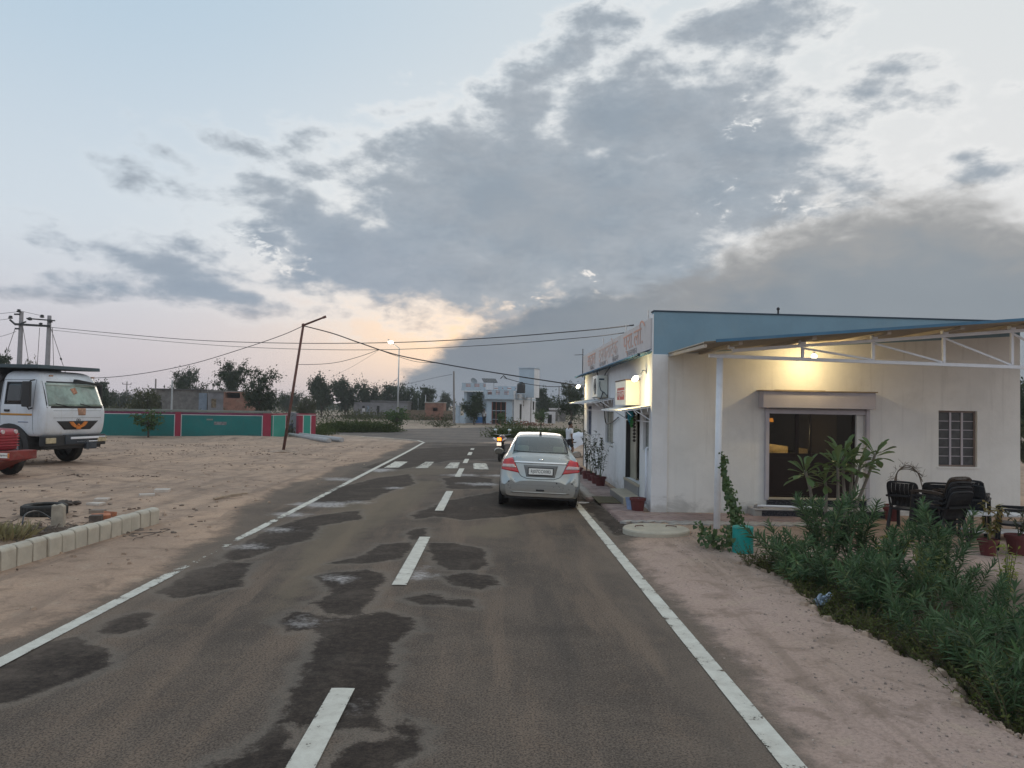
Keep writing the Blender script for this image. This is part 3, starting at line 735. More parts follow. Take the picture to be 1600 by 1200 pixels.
mb = MB(); mb.prism([(0, ZB+.001), (.309, ZB+.001), (.309, zr0+.031), (LW, zr1+.001), (LW, ZT1), (0, ZT0)], 'y', 0.0, .23); mb.build('blue_parapet', BLUEP, bld)
mb = MB(); mb.prism([(-.02, ZT0+.001), (LW+.02, ZT1+.001), (LW+.02, ZT1+.03), (-.02, ZT0+.03)], 'y', -.02, .25); mb.build('coping', DKBLUE, bld, bevel=.006)
mb = MB(); mb.bb((.24, .24, 3.12), (LW-.21, DEP-.23, 3.27)); mb.build('roof', CONC, bld)
mb = MB(); mb.bb((.01, .24, 3.302), (.18, DEP, 3.86)); mb.build('side_parapet', WALLS, bld)
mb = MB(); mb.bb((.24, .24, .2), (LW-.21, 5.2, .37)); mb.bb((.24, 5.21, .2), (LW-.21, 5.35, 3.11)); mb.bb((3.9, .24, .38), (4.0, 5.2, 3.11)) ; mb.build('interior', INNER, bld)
mb = MB(); mb.cyl((2.6, .1, ZT0), (2.6, .1, ZT0+.10), .02, n=8); mb.ball((2.6, .1, ZT0+.12), .035); mb.build('roof_knob', BLACKM, bld)

# roller shutter, door and steps in front
sx0, sx1 = at(1192.5, 625, BY0-.28).x-BX0, at(1369, 625, BY0-.28).x-BX0
szt, szb = at(1280, 612.5, BY0-.28).z, at(1280, 638.5, BY0-.28).z
mb = MB(); mb.bb((sx0, -.28, szb), (sx1, -.001, szt)); mb.build('shutter_box', LAVP, bld, bevel=.012)
mb = MB(); mb.bb((sx0-.04, -.32, szt+.001), (sx1+.02, -.001, szt+.022)); mb.bb((sx0+.3, -.2, szt+.023), (sx0+1.3, -.05, szt+.035)); mb.build('shutter_box_lid', M('board', (.30, .24, .17), .8, .2), bld)
dx0, dx1, dz0, dz1 = dL.x-BX0, dR.x-BX0, dL.z, dR.z
for xx in (dx0-.035, dx1+.035):
    mb = MB(); mb.box((xx, -.045, (dz0+dz1)/2+.03), (.075, .085, dz1-dz0+.1)); mb.build('guide_rail', LAVP, bld, bevel=.008)
mb = MB(); mb.bb((dx0, -.06, dz1-.06), (dx1, -.012, dz1+.035)); mb.bb((dx0+.9, -.07, dz1-.055), (dx0+.95, -.061, dz1-.035)); mb.build('shutter_bottom_bar', LAVP, bld, bevel=.006)
zmid = at(1275, 709, BY0).z
yd = .11
dw = dx1-dx0-.16
frame = MB()
for (xa, xb) in ((dx0, dx0+.05), (dx0+dw*.33, dx0+dw*.33+.07), (dx0+dw*.5-.015, dx0+dw*.5+.015), (dx0+dw-.05, dx0+dw)):
    frame.bb((xa, yd-.02, dz0+.03), (xb, yd+.02, dz1-.03))
for zz in (dz0+.03, dz1-.03): frame.bb((dx0, yd-.025, zz-.03), (dx0+dw, yd+.025, zz+.03))
frame.build('door_frame', BROWN, bld)
for k in range(2):
    xa, xb = dx0+.05+k*(dw*.5-.03), dx0+dw*.5-.015+k*(dw*.5-.035)
    l = MB(); l.bb((xa+.003, yd-.015, dz0+.062), (xb-.003, yd+.015, zmid)); l.bb((xa+.08, yd-.021, dz0+.16), (xb-.08, yd-.016, zmid-.1))
    lf = l.build('door_leaf', BROWN, bld, bevel=.004)
    g = MB(); g.bb((xa+.003, yd-.004, zmid+.002), (xb-.003, yd+.004, dz1-.062)); g.build('pane', DKGLASS, lf)
mb = MB(); mb.bb((dx1-.155, .02, dz0+.02), (dx1-.01, .16, dz1-.02)); mb.build('door_jamb', WALL, bld)
mb = MB(); mb.bb((dx0-.02, -.10, dz0-.006), (dx1+.02, .2, dz0+.024)); mb.build('threshold', MARB, bld, bevel=.006)
mb = MB(); mb.bb((dx0-.02, -.06, .16), (dx1+.02, -.001, dz0-.007)); mb.build('riser', GRAN, bld)
st0, st1 = at(1176, 800, BY0-.4).x-BX0, dx1+.3
mb = MB(); mb.bb((st0, -.5, -.05), (st1, -.061, .135)); mb.build('doorstep', CONC, bld, bevel=.012)
mb = MB(); mb.bb((st0+.15, -.508, .0), (st1-.1, -.501, .125)); mb.build('step_facing', GRAN, bld)
mb = MB(); mb.bb((st0, -.53, .136), (st1, -.06, .158)); mb.build('step_tread', M('step_top', (.42, .40, .40), .6, .1), bld, bevel=.006)

def window(px0, pz0, px1, pz1, cols, rows, plane, parent, framem, panem, barm, bar_w=.03, name='window', lab=None, depth=.09):
    """plane 'f' = front wall (x along u), 's' = side wall (y along u)"""
    if plane == 'f': P = lambda u, d, z: (u, d, z)
    else: P = lambda u, d, z: (d, u, z)
    def bx(m_, u0, u1, d0, d1, z0, z1): m_.bb(P(u0, d0, z0), P(u1, d1, z1))
    f = MB(); t = .035
    bx(f, px0, px1, depth-.03, depth+.03, pz0, pz0+t); bx(f, px0, px1, depth-.03, depth+.03, pz1-t, pz1)
    bx(f, px0, px0+t, depth-.03, depth+.03, pz0+t, pz1-t); bx(f, px1-t, px1, depth-.03, depth+.03, pz0+t, pz1-t)
    w = f.build(name, framem, parent)
    if lab: w['label'] = lab
    s = MB(); bx(s, px0-.04, px1+.04, -.025, depth, pz0-.035, pz0-.001); s.build('sill', WALL, w)
    iw = (px1-px0-2*t)/cols; ih = (pz1-pz0-2*t)/rows
    p0 = None
    for c in range(cols):
        for r_ in range(rows):
            u, z = px0+t+(c+.5)*iw, pz0+t+(r_+.5)*ih
            if p0 is None:
                q = MB(); bx(q, -iw/2+.004, iw/2-.004, -.004, .004, -ih/2+.004, ih/2-.004); p0 = q.build('pane', panem, w); p0.location = P(u, depth, z)
            else: same(p0, 'pane', w, P(u, depth, z))
    for c in range(1, cols):
        b = MB(); u = px0+t+c*iw; bx(b, u-bar_w/2, u+bar_w/2, depth-.028, depth+.02, pz0+t, pz1-t); b.build('mullion', barm, w)
    for r_ in range(1, rows):
        b = MB(); z = pz0+t+r_*ih; bx(b, px0+t, px1-t, depth-.018, depth-.010, z-.007, z+.007); b.build('glazing_bar', barm, w)
    return w
window(fh[1][0], fh[1][2], fh[1][1], fh[1][3], 3, 6, 'f', bld, M('window_frame_brown', (.22, .17, .15), .7), DUSTGLASS, LAVP, .04)
window(a0, zA, a1, zA2, 3, 7, 's', bld, SILVERG, SILVERG, M('lattice', (.42, .42, .40), .6), .03)
window(b0, zB, b1, zB2, 3, 7, 's', bld, SILVERG, M('beige_pane', (.33, .32, .27), .6, .15, 6), M('lattice_b', (.42, .42, .38), .6), .03)
window(c0, zC, c1, zC2, 3, 6, 's', bld, M('blue_grey_frame', (.12, .15, .22), .6), M('blue_grey_pane', (.10, .12, .18), .3, .2), M('lattice_c', (.16, .19, .26), .6), .03)
# side door: black frame, one pale leaf, the other half a near-black slab painted as the dark room
mb = MB(); mb.bb((.06, d0y, .42), (.14, d0y+.06, dzt)); mb.bb((-.012, d1y-.07, .42), (.16, d1y, dzt)); mb.bb((.06, d0y, dzt-.07), (.14, d1y, dzt)); mb.build('side_door_frame', BLACKM, bld)
mb = MB(); dm = d0y+(d1y-d0y)*.52; mb.bb((.09, dm, .43), (.12, d1y-.075, dzt-.08)); mb.build('side_door_leaf', M('pale_door', (.40, .36, .28), .6), bld)
mb = MB(); mb.bb((.16, d0y+.07, .43), (.19, dm-.002, dzt-.08)); mb.bb((.14, d0y+.065, 1.2), (.158, d0y+.085, 1.35)); mb.build('side_door_leaf', BROWN, bld)
mb = MB(); mb.bb((-.05, d0y-.05, .36), (.0, d1y+.05, .42)); mb.build('side_threshold', MARB, bld, bevel=.005)
mb = MB(); mb.bb((-.035, d0y-.02, -.05), (-.001, d1y+.02, .359)); mb.build('side_riser', GREYT, bld)
sA, sB = gp(990, 789), gp(961, 770)
mb = MB(); mb.bb((-.42, d0y-.45, -.05), (-.036, d1y-.3, .17)); mb.build('side_step', MARB, bld, bevel=.008)
mb = MB(); mb.bb((-.43, d0y-.42, -.02), (-.421, d1y-.33, .15)); mb.build('side_step_facing', GREYT, bld)
yp, _ = sy(1013, 720)
mb = MB(); mb.cyl((-.045, yp, .1), (-.045, yp, 1.28), .022, n=8); mb.cyl((-.045, yp, 1.28), (.02, yp, 1.28), .022, n=8); mb.build('downpipe', WHITEP, bld, smooth=True)

# eave strip under the signboard (corrugated)
e = MB(); ny = 130; prof = []
y0e, y1e = .02, DEP+.15
for j in range(ny+1):
    y = y0e+(y1e-y0e)*j/ny; prof.append((y, 3.26+.022*math.cos(j*PI)))
vs = []; 
for (y, z) in prof: vs += [(-.34, y, z-.05), (.02, y, z+.02), (-.34, y, z-.054), (.02, y, z+.016)]
fs = []
for j in range(ny):
    o = j*4; fs += [(o, o+1, o+5, o+4), (o+2, o+6, o+7, o+3), (o, o+4, o+6, o+2)]
e.add(vs, fs); e.build('eave_sheet', BLUESHEET, bld)
mb = MB()
for j in range(0, 62): mb.box((-.30, y0e+.06+j*.2, 3.195), (.05, .075, .05))
mb.build('eave_blocks', DKBLUE, bld)

# the hanging lantern, and added cream panels standing in for reflections in the door glass
refl_panels = thing('door_reflections', 'cream panels added as the reflections in the glass of the shuttered doorway', 'reflection panels', (BX0, BY0+1.5, .37))
def ci(px, py, Y=BY0+1.5): v = at(px, py, Y); return v.x-BX0, v.z-.37
for i, (p0, p1, p2, p3) in enumerate([((1196, 709), (1231, 709), (1231, 697.5), (1196, 692.5)), ((1248, 709.5), (1262, 709.5), (1262, 701.5), (1248, 700)), ((1270, 710), (1288, 710), (1288, 706.5), (1270, 704))]):
    mb = MB(); q = [ci(*p) for p in (p0, p1, p2, p3)]; mb.prism(q, 'y', 0, .06); mb.build('reflection_panel', CREAM_REFL, refl_panels)
xa, _ = ci(1196, 709); xb, za = ci(1300, 710)
mb = MB(); mb.bb((xa, .05, 0), (xb, .5, za-.005)); mb.build('panel_base', BROWN, refl_panels)
lan = at(1205, 657, BY0+.5)
lt = thing('hanging_lantern', 'small amber lantern hanging inside the glass doors', 'lantern', lan)
mb = MB(); mb.cyl((0, 0, -.03), (0, 0, .05), .05, .035, n=12); mb.build('shade', emis_mat('amber_glow', (1.0, .42, .06), 1.6), lt)
mb = MB(); mb.cyl((0, 0, .05), (0, 0, 3.11-lan.z), .006, n=5); mb.box((0, 0, .10), (.06, .06, .05)); mb.build('stem', BLACKM, lt)
il = bpy.data.lights.new('added_panel_light', 'POINT'); il.energy = 17; il.color = (1, .82, .45); il.shadow_soft_size = .08  # added lamp, unseen, brightens the reflection panels
ilo = bpy.data.objects.new('added_panel_light', il); COL.objects.link(ilo); v = at(1228, 690, BY0+1.22); ilo.location = (v.x, v.y, 1.62)

# ---------------------------------------------------------------- signboard on the parapet
SIGNW = M('faded_sign_flex', (.56, .52, .52), .7, .07, 2, dirt=.35, dirtc=(.40, .36, .36), dscale=1.5, streak=.3)
ORANGE = M('faded_orange_lettering', (.60, .30, .22), .7, .25, 3); GREYL = M('faded_grey_lettering', (.33, .29, .29), .7, .3, 3)
SX = BX0-.06
zs0 = 3.33; zs1 = 3.97
sg = thing('signboard', 'long faded white signboard with orange lettering over the side wall eave', 'signboard', (SX, BY0+.05, 0))
SL = 12.2
mb = MB(); mb.bb((0, 0, zs0), (.04, SL, zs1)); mb.build('flex_face', SIGNW, sg)
for k in range(10):
    mb = MB(); y = .05+k*(SL-.1)/9; mb.bb((.042, y-.02, zs0-.1), (.075, y+.02, zs1+.02)); mb.build('frame_post', STEEL, sg)
for w_, y_ in (('सहारा', .80), ('इन्फ्राटेक', .50), ('प्रा.लि.', .17)): text(w_, .56, ORANGE if y_ != .5 else M('paler_orange_lettering', (.56, .38, .33), .7, .25, 3), 'lettering', sg, (-.004, SL*y_, zs0+.36), (PI/2, 0, -PI/2), .002, 1.75)
for w_, y_ in (('पंजीकृत', .78), ('कार्यालय', .58), ('बीकानेर', .38), ('राजस्थान', .18)): text(w_, .2, GREYL, 'lettering', sg, (-.004, SL*y_, zs0+.085), (PI/2, 0, -PI/2), .002, 1.9)
for y in (.5, 3.3, 7.3): mb = MB(); mb.cyl((.05, y, zs1), (.05, y, zs1+.22), .012, n=6); mb.build('rod', STEEL, sg)
fl = thing('roof_floodlight', 'small black floodlight on a bracket at the roof corner above the signboard', 'floodlight', at(1022, 494, BY0+.3))
mb = MB(); mb.box((0, 0, 0), (.10, .09, .08), (0, .3, 0)); mb.build('lamp_head', BLACKM, fl, bevel=.008)
mb = MB(); mb.tube([(.04, 0, .02), (.09, -.02, .0), (.13, -.06, -.05)], .012); mb.tube([(0, 0, -.03), (-.03, 0, -.13)], .008); mb.build('bracket', STEEL, fl)
an = at(910.5, 565, BY1)
ae = thing('rooftop_aerial', 'thin aerial with a crossbar at the far end of the signboard', 'aerial', (an.x, BY1, 3.2))
mb = MB(); mb.cyl((0, 0, 0), (0, 0, 1.05), .016, n=6); mb.cyl((-.3, 0, .82), (.02, 0, .84), .01, n=5); mb.build('mast', BLACKM, ae)

# ---------------------------------------------------------------- wall lamps
BULB = emis_mat('lit_bulb', (1.0, .93, .66), 14.0)
def wall_lamp(label, P, yaw, power):
    t = thing('wall_lamp', label, 'wall lamp', P, 0, 'lit lamps on the side wall')
    d = Vector((-.75, -.25, -.5)).normalized()
    mb = MB(); mb.tube([(0, 0, 0), (-.08, 0, .02), tuple(d*.16)], .013); mb.box((.0, 0, 0), (.02, .08, .10)); mb.build('bracket', STEEL, t)
    q = d*.16
    mb = MB(); mb.tube([q, q+d*.05, q+d*.09], [.02, .03, .032], 12); mb.build('socket', WHITEP, t, smooth=True)
    mb = MB(); mb.tube([q+d*.09, q+d*.12, q+d*.17, q+d*.21, q+d*.235], [.03, .052, .058, .042, .012], 14); mb.build('bulb', BULB, t, smooth=True)
    l = bpy.data.lights.new('bulb_light', 'POINT'); l.energy = power; l.color = (1, .78, .36); l.shadow_soft_size = .06
    lo = bpy.data.objects.new('bulb_light', l); COL.objects.link(lo); lo.parent = t; lo.location = q+d*.34+Vector((-.14, -.05, -.16))
    return t
v = atx(1010, 580, BX0); wall_lamp('lit yellow bulb lamp on the side wall near the front corner', v, 0, 30)
v = atx(914, 597, BX0); wall_lamp('lit bulb lamp at the far end of the side wall past the air conditioner', v, 0, 26)

# ---------------------------------------------------------------- lit sign box over the side door
v0, v1 = atx(979, 633, 2.92), atx(963, 606, 2.92)
sb = thing('sign_box', 'small white box sign with red block lettering over the side door', 'sign', (2.90, v0.y, v0.z))
sbl = v1.y-v0.y; sbh = .56
mb = MB(); mb.bb((0, 0, 0), (.318, sbl, sbh)); mb.build('box_body', M('box_sign_white', (.78, .76, .68), .5, .04), sb, bevel=.01)
mb = MB(); mb.bb((-.015, -.015, sbh+.001), (.318, sbl+.015, sbh+.02)); mb.build('lid', M('rusty_lid', (.12, .07, .05), .8, .3), sb)
REDL = M('red_lettering', (.50, .045, .045), .6, .15)
mb = MB(); mb.bb((-.004, sbl*.14, sbh*.22), (-.001, sbl*.80, sbh*.72)); mb.build('red_panel', REDL, sb)
text('कार्यालय', .24, M('white_lettering', (.8, .75, .72), .6), 'lettering', sb, (-.008, sbl*.47, sbh*.47), (PI/2, 0, -PI/2), .001, 1.5)

# ---------------------------------------------------------------- awnings
def awning(label, ya, yb, z, out, drop, sheetm, slats):
    t = thing('awning', label, 'awning', (BX0, ya, z), 0, 'sheet awnings on the side wall'); L = yb-ya
    n = int(L/.06); vs = []; fs = []
    for j in range(n+1):
        y = L*j/n; w = .006*math.cos(j*PI)
        vs += [(-out, y, -drop+w), (-.005, y, w), (-out, y, -drop+w-.004), (-.005, y, w-.004)]
    for j in range(n):
        o = j*4; fs += [(o, o+1, o+5, o+4), (o+2, o+6, o+7, o+3), (o, o+4, o+6, o+2)]
    mb = MB(); mb.add(vs, fs); mb.build('sheet', sheetm, t)
    for y in (.03, L-.03):
        mb = MB(); mb.bar((-out+.02, y, -drop-.02), (-.01, y, -.02), .025); mb.bar((-out*.6, y, -drop*.6-.02), (-.01, y, -drop-.2), .014); mb.bar((-.015, y, -.02), (-.015, y, -drop-.24), .022); mb.build('bracket', WHITEP, t)
    mb = MB(); mb.bar((-.02, .03, -drop-.23), (-.02, L-.03, -drop-.23), .025); mb.bar((-out+.02, .03, -drop-.02), (-out+.02, L-.03, -drop-.02), .022); mb.build('rail', WHITEP, t)
    for k in range(slats):
        mb = MB(); f = (k+.5)/slats; mb.bar((-.02-(out-.05)*f, .03, -drop*f-.03), (-.02-(out-.05)*f*.8, .03, -drop*f-.12), .012); mb.build('side_slat', WHITEP, t)
    return t
va, vb = atx(1021, 634, BX0), atx(985, 634, BX0)
awning('small sheet awning over the side door lit by the yellow lamp', a0-.12+BY0, d1y+BY0+.1, 2.16, .62, .10, M('awning_sheet', (.70, .70, .68), .45, .08), 4)
awning('longer sheet awning under the air conditioner over two barred windows', b0+BY0-.15, c1+BY0+.3, zB2+.26, .62, .12, M('awning_sheet_grey', (.52, .53, .55), .45, .1, dirt=.3), 5)

# ---------------------------------------------------------------- air conditioner
p0, p1 = atx(934, 622, BX0-.3), atx(918, 597, BX0-.3)
ac_ = thing('air_conditioner', 'white outdoor air conditioner unit bracketed above the longer awning', 'air conditioner', (BX0-.32, p0.y, zB2+.30))
acl = min(1.1, p1.y-p0.y); ach = .62
mb = MB(); mb.bb((0, 0, 0), (.30, acl, ach)); mb.build('casing', M('ac_casing', (.62, .66, .64), .5, .06, dirt=.3), ac_, bevel=.012)
mb = MB(); mb.lathe([(.24, -.004), (.24, -.015), (.22, -.015), (.22, -.006)], 24, (0, acl*.42, ach*.5), 'x')
for k in range(5): mb.lathe([(.04+.04*k, -.01), (.046+.04*k, -.014), (.05+.04*k, -.01)], 24, (0, acl*.42, ach*.5), 'x')
mb.build('fan_grille', BLACKM, ac_)
mb = MB(); mb.bb((.05, -.004, ach*.78), (.2, -.001, ach*.86)); mb.tube([(.07, -.03, ach*.72), (.06, -.05, ach*.5), (.1, -.06, ach*.3), (.2, -.05, ach*.2), (.28, -.04, ach*.05)], .012); mb.build('service_panel', DKBLUE, ac_)
for y in (.15, acl-.15):
    mb = MB(); mb.bar((-.02, y, -.015), (.31, y, -.015), .03); mb.bar((.02, y, -.03), (.31, y, -.28), .02); mb.build('bracket', STEEL, ac_)
jb = thing('junction_box', 'dark electrical box with bent cables beside the air conditioner', 'junction box', atx(941, 612, BX0))
mb = MB(); mb.bb((-.10, -.12, -.35), (-.002, .25, .32)); mb.build('box', BLACKM, jb, bevel=.01)
mb = MB(); mb.tube([(-.06, -.12, .1), (-.1, -.5, .08), (-.1, -.95, .06)], .03); mb.tube([(-.06, -.12, -.25), (-.1, -.4, -.16), (-.1, -.95, -.02)], .026); mb.tube([(-.06, .2, .3), (-.12, .35, .6), (-.1, .5, .66)], .02); mb.build('elbow_pipe', BLACKM, jb)
def cable(label, pts, r, name='cable', mt=BLACKM, n=6, group=None):
    pts = [Vector(p) for p in pts]; o = pts[0].copy()
    mb = MB(); mb.tube([p-o for p in pts], r, n); c = mb.build(name, mt, None, o, smooth=True)
    return tag(c, label, 'cable', group)
def smooth_pts(P, k=5):
    P = [Vector(p) for p in P]; out = []
    for i in range(len(P)-1):
        a, b, c, d = P[max(i-1, 0)], P[i], P[i+1], P[min(i+2, len(P)-1)]
        for j in range(k):
            t = j/k; out.append(.5*((2*b)+(c-a)*t+(2*a-5*b+4*c-d)*t*t+(3*b-a-3*c+d)*t**3))
    return out+[P[-1]]
cable('black cable hanging in a loop down the side wall between windows', smooth_pts([atx(*q, BX0-.03-o) for q, o in [((953, 574), .1), ((946, 584), .05), ((943, 594), .02), ((942, 612), .12), ((940, 622), .2), ((944, 636), .25), ((945, 652), .1), ((947, 661), .03), ((952, 662), .02), ((959, 658), .02), ((966, 652), .02)]]), .016)

# garland and cloth over the side door
gd = thing('door_garland', 'blue and green cloth with a dark tassel hanging over the side door', 'garland', (BX0-.05, BY0+d0y+.05, dzt-.02))
rg = random.Random(8)
for nm, mt, cy, cz, w, h in (('blue_cloth', M('turquoise_cloth', (.03, .28, .38), .8, .3, 9), .55, -.08, .75, .26), ('green_cloth', M('green_cloth', (.05, .25, .06), .8, .3, 9), .32, -.22, .34, .24)):
    mb = MB(); N = 10; vs = []; fs = []
    for i in range(N+1):
        u = i/N; y = cy+(u-.5)*w; dpt = h*(1-(2*u-1)**2)*rg.uniform(.8, 1.1)+.03
        for k in range(4): vs.append((-.05-.04*math.sin(i*2.1+k), y, cz+.08-dpt*k/3))
    for i in range(N):
        for k in range(3): fs.append((i*4+k, i*4+k+1, (i+1)*4+k+1, (i+1)*4+k))
    mb.add(vs, fs); s_ = mb.build(nm, mt, gd); sm = s_.modifiers.new('thickness', 'SOLIDIFY'); sm.thickness = .012
mb = MB()
for k in range(9): mb.ball((-.06, .02, -.05-k*.075), .035, 8, 5)
mb.build('tassel', M('dark_beads', (.05, .035, .025), .7), gd)
mt_ = gp(955, 779); mat_ = MB(); mat_.bb((-.25, -.6, 0), (.25, .6, .014))
tag(mat_.build('door_mat', M('olive_mat', (.10, .085, .045), .95, .3, 20, .004, 80), None, (2.53, 17.35, .026), bevel=.004), 'flat olive door mat on the pavers before the side step', 'mat')

# ---------------------------------------------------------------- block paving
pav = bpy.data.objects.new('pavement', None); COL.objects.link(pav); pav['kind'] = 'structure'
PAVR = M('red_paver', (.33, .235, .215), .9, .28, 1.3, .003, 40, dirt=.5, dirtc=(.34, .27, .22), dscale=1.3)
PAVG = M('grey_paver', (.37, .335, .31), .9, .25, 1.3, .003, 40, dirt=.5, dirtc=(.36, .30, .25), dscale=1.3)
edge = [gp(900, 765.5), gp(915, 773), gp(938, 786), gp(958, 801), gp(977, 815)]
poly = [(edge[0][0]-.15, 28.2)]+edge+[(3.6, 13.95), (6.3, 13.9), (6.6, 15.64), (BX0-.03, 15.64), (BX0-.03, 28.2)]
mbr, mbg = MB(), MB(); rp = random.Random(3)
c45 = math.cos(PI/4)
us = np.arange(-40, 40)
cand = []
for i in range(-10, 190):
    for j in range(-110, 110):
        u = i*.3+(j % 2)*.15; v_ = j*.15
        x = 2.0+(u-v_)*c45-8; y = 14+(u+v_)*c45-8
        if 1.5 < x < 7 and 13.5 < y < 28.6: cand.append((x, y))
cx = np.array([c[0] for c in cand]); cy = np.array([c[1] for c in cand])
sdv = poly_sd([poly], cx, cy)
for (x, y), s_ in zip(cand, sdv):
    if s_ < -.02 or (y > 15.5 and x > BX0-.1): continue
    if 16.3 < y < 18.3 and x > 2.84: continue
    grey = (x < 2.35+.1*math.sin(y) and y > 14.6) or y < 14.45
    (mbg if grey else mbr).box((x, y, -.02+rp.uniform(-.003, .003)), (.289, .139, .08), (rp.uniform(-.01, .01), rp.uniform(-.01, .01), PI/4))
mbr.build('red_pavers', PAVR, pav, kind='stuff'); mbg.build('grey_pavers', PAVG, pav, kind='stuff')
mb = MB(); mb.prism([tuple(p) for p in poly], 'z', -.2, -.075); mb.build('paving_bed', M('paving_sand', (.28, .22, .18), .95, .3), pav)

# ---------------------------------------------------------------- patio canopy of trussed steel
cn = thing('patio_canopy', 'white steel truss canopy with blue corrugated roof in front of the shop', 'canopy', (0, 0, 0))
TY = 13.6
top0, top1 = at(1148, 547.5, TY), at(1580, 517.5, TY)
sl = (top1.z-top0.z)/(top1.x-top0.x)
tz = lambda x: top0.z+sl*(x-top0.x)
bot0, bot1 = at(1116, 556, TY), at(1598, 574, TY); bs = (bot1.z-bot0.z)/(bot1.x-bot0.x); bz = lambda x: bot0.z+bs*(x-bot0.x)
XE = 11.4
def member(name, p, q, w=.06, mt=WHITEP):
    mb = MB(); mb.bar(p, q, w, w); return mb.build(name, mt, cn, bevel=.006)
member('bottom_chord', (bot0.x-.1, TY, bz(bot0.x)), (XE, TY, bz(XE)), .062)
member('top_chord', (top0.x-.05, TY, tz(top0.x-.05)+.0), (XE, TY, tz(XE)), .058)
vxs = [at(px, 545, TY).x for px in (1254, 1364, 1474.5, 1581)]
vxs.append(vxs[-1]+1.2)
for x in vxs: member('strut', (x, TY, bz(x)+.032), (x, TY, tz(x)-.03), .05)
for a_, b_ in zip(vxs, vxs[1:]): member('brace', (a_+.03, TY, tz(a_)-.05), (b_-.03, TY, bz(b_)+.04), .035)
member('end_plate', (bot0.x-.05, TY-.035, bz(bot0.x)), (bot0.x+.35, TY-.035, bz(bot0.x)+.06), .012)
px_ = gp(1120, 826); pz_ = Hz(*px_)
ptop = at(1125, 553, TY)
mb = MB(); mb.tube([(px_[0], TY, pz_-.3), (ptop.x, TY, bz(ptop.x)-.03)], .058, 14); mb.build('post', WHITEP, cn, smooth=True)
mb = MB(); mb.tube([(XE, TY, -.3), (XE, TY, bz(XE)-.03)], .058, 14); mb.build('post', WHITEP, cn, smooth=True)
cxs = [at(px, 540, TY).x for px in (1142, 1253, 1365, 1475, 1580)]
FY = at(1134, 537, 12.0).y
for x in cxs+[XE-.2]:
    member('cleat', (x, TY-.01, tz(x)+.03), (x, TY-.01, tz(x)+.095), .10)
    member('purlin', (x, 13.05, tz(x)+.10), (x, BY0-.004, tz(x)+.10), .075, WOODP)
roofz = lambda x: tz(x)+.140
X0r, X1r, Y0r, Y1r = 3.52, 11.6, 12.95, BY0-.003
ny = 72; nxr = 24; vs = []; fs = []
for j in range(ny+1):
    y = Y0r+(Y1r-Y0r)*j/ny; w = .016*math.cos(j*PI)
    for i in range(nxr+1):
        x = X0r+(X1r-X0r)*i/nxr; vs.append((x, y, roofz(x)+w))
for j in range(ny):
    for i in range(nxr): o = j*(nxr+1)+i; fs.append((o, o+1, o+nxr+2, o+nxr+1))
m_, t, p, out = new_mat('canopy_sheet')
g = t.node('ShaderNodeNewGeometry')
t.put(p.inputs['Base Color'], t.mix(g.outputs['Backfacing'], (.36, .31, .25), (.07, .20, .32))); p.inputs['Roughness'].default_value = .45
mb = MB(); mb.add(vs, fs); rs = mb.build('roof_sheet', m_, cn); sm = rs.modifiers.new('thickness', 'SOLIDIFY'); sm.thickness = .004; sm.offset = -1
mb = MB(); mb.bar((X0r+.2, 12.935, roofz(X0r+.2)+.012), (X1r, 12.935, roofz(X1r)+.012), .02, .05); mb.build('edge_flashing', BLUESHEET, cn)
mb = MB(); mb.bar((X0r+.03, 12.97, roofz(X0r)-.06), (X0r+.03, BY0-.004, roofz(X0r)-.045), .05, .055); mb.build('eave_beam', WOODP, cn)
bl = at(1272, 557, 15.0)
bt = thing('canopy_bulb', 'glowing bulb hanging under the patio canopy before the doorway', 'light bulb', bl)
mb = MB(); mb.ball((0, 0, 0), .052, 14, 9); mb.build('bulb', BULB, bt, smooth=True)
mb = MB(); mb.cyl((0, 0, .045), (0, 0, .10), .024, n=10); mb.cyl((0, 0, .10), (0, 0, roofz(bl.x)-bl.z-.03), .006, n=5); mb.build('holder', WHITEP, bt)
l = bpy.data.lights.new('canopy_light', 'POINT'); l.energy = 29; l.color = (1, .77, .37); l.shadow_soft_size = .06
lo = bpy.data.objects.new('canopy_light', l); COL.objects.link(lo); lo.parent = bt; lo.location = (0, .03, -.12)
b2 = at(1272, 531, 13.2)
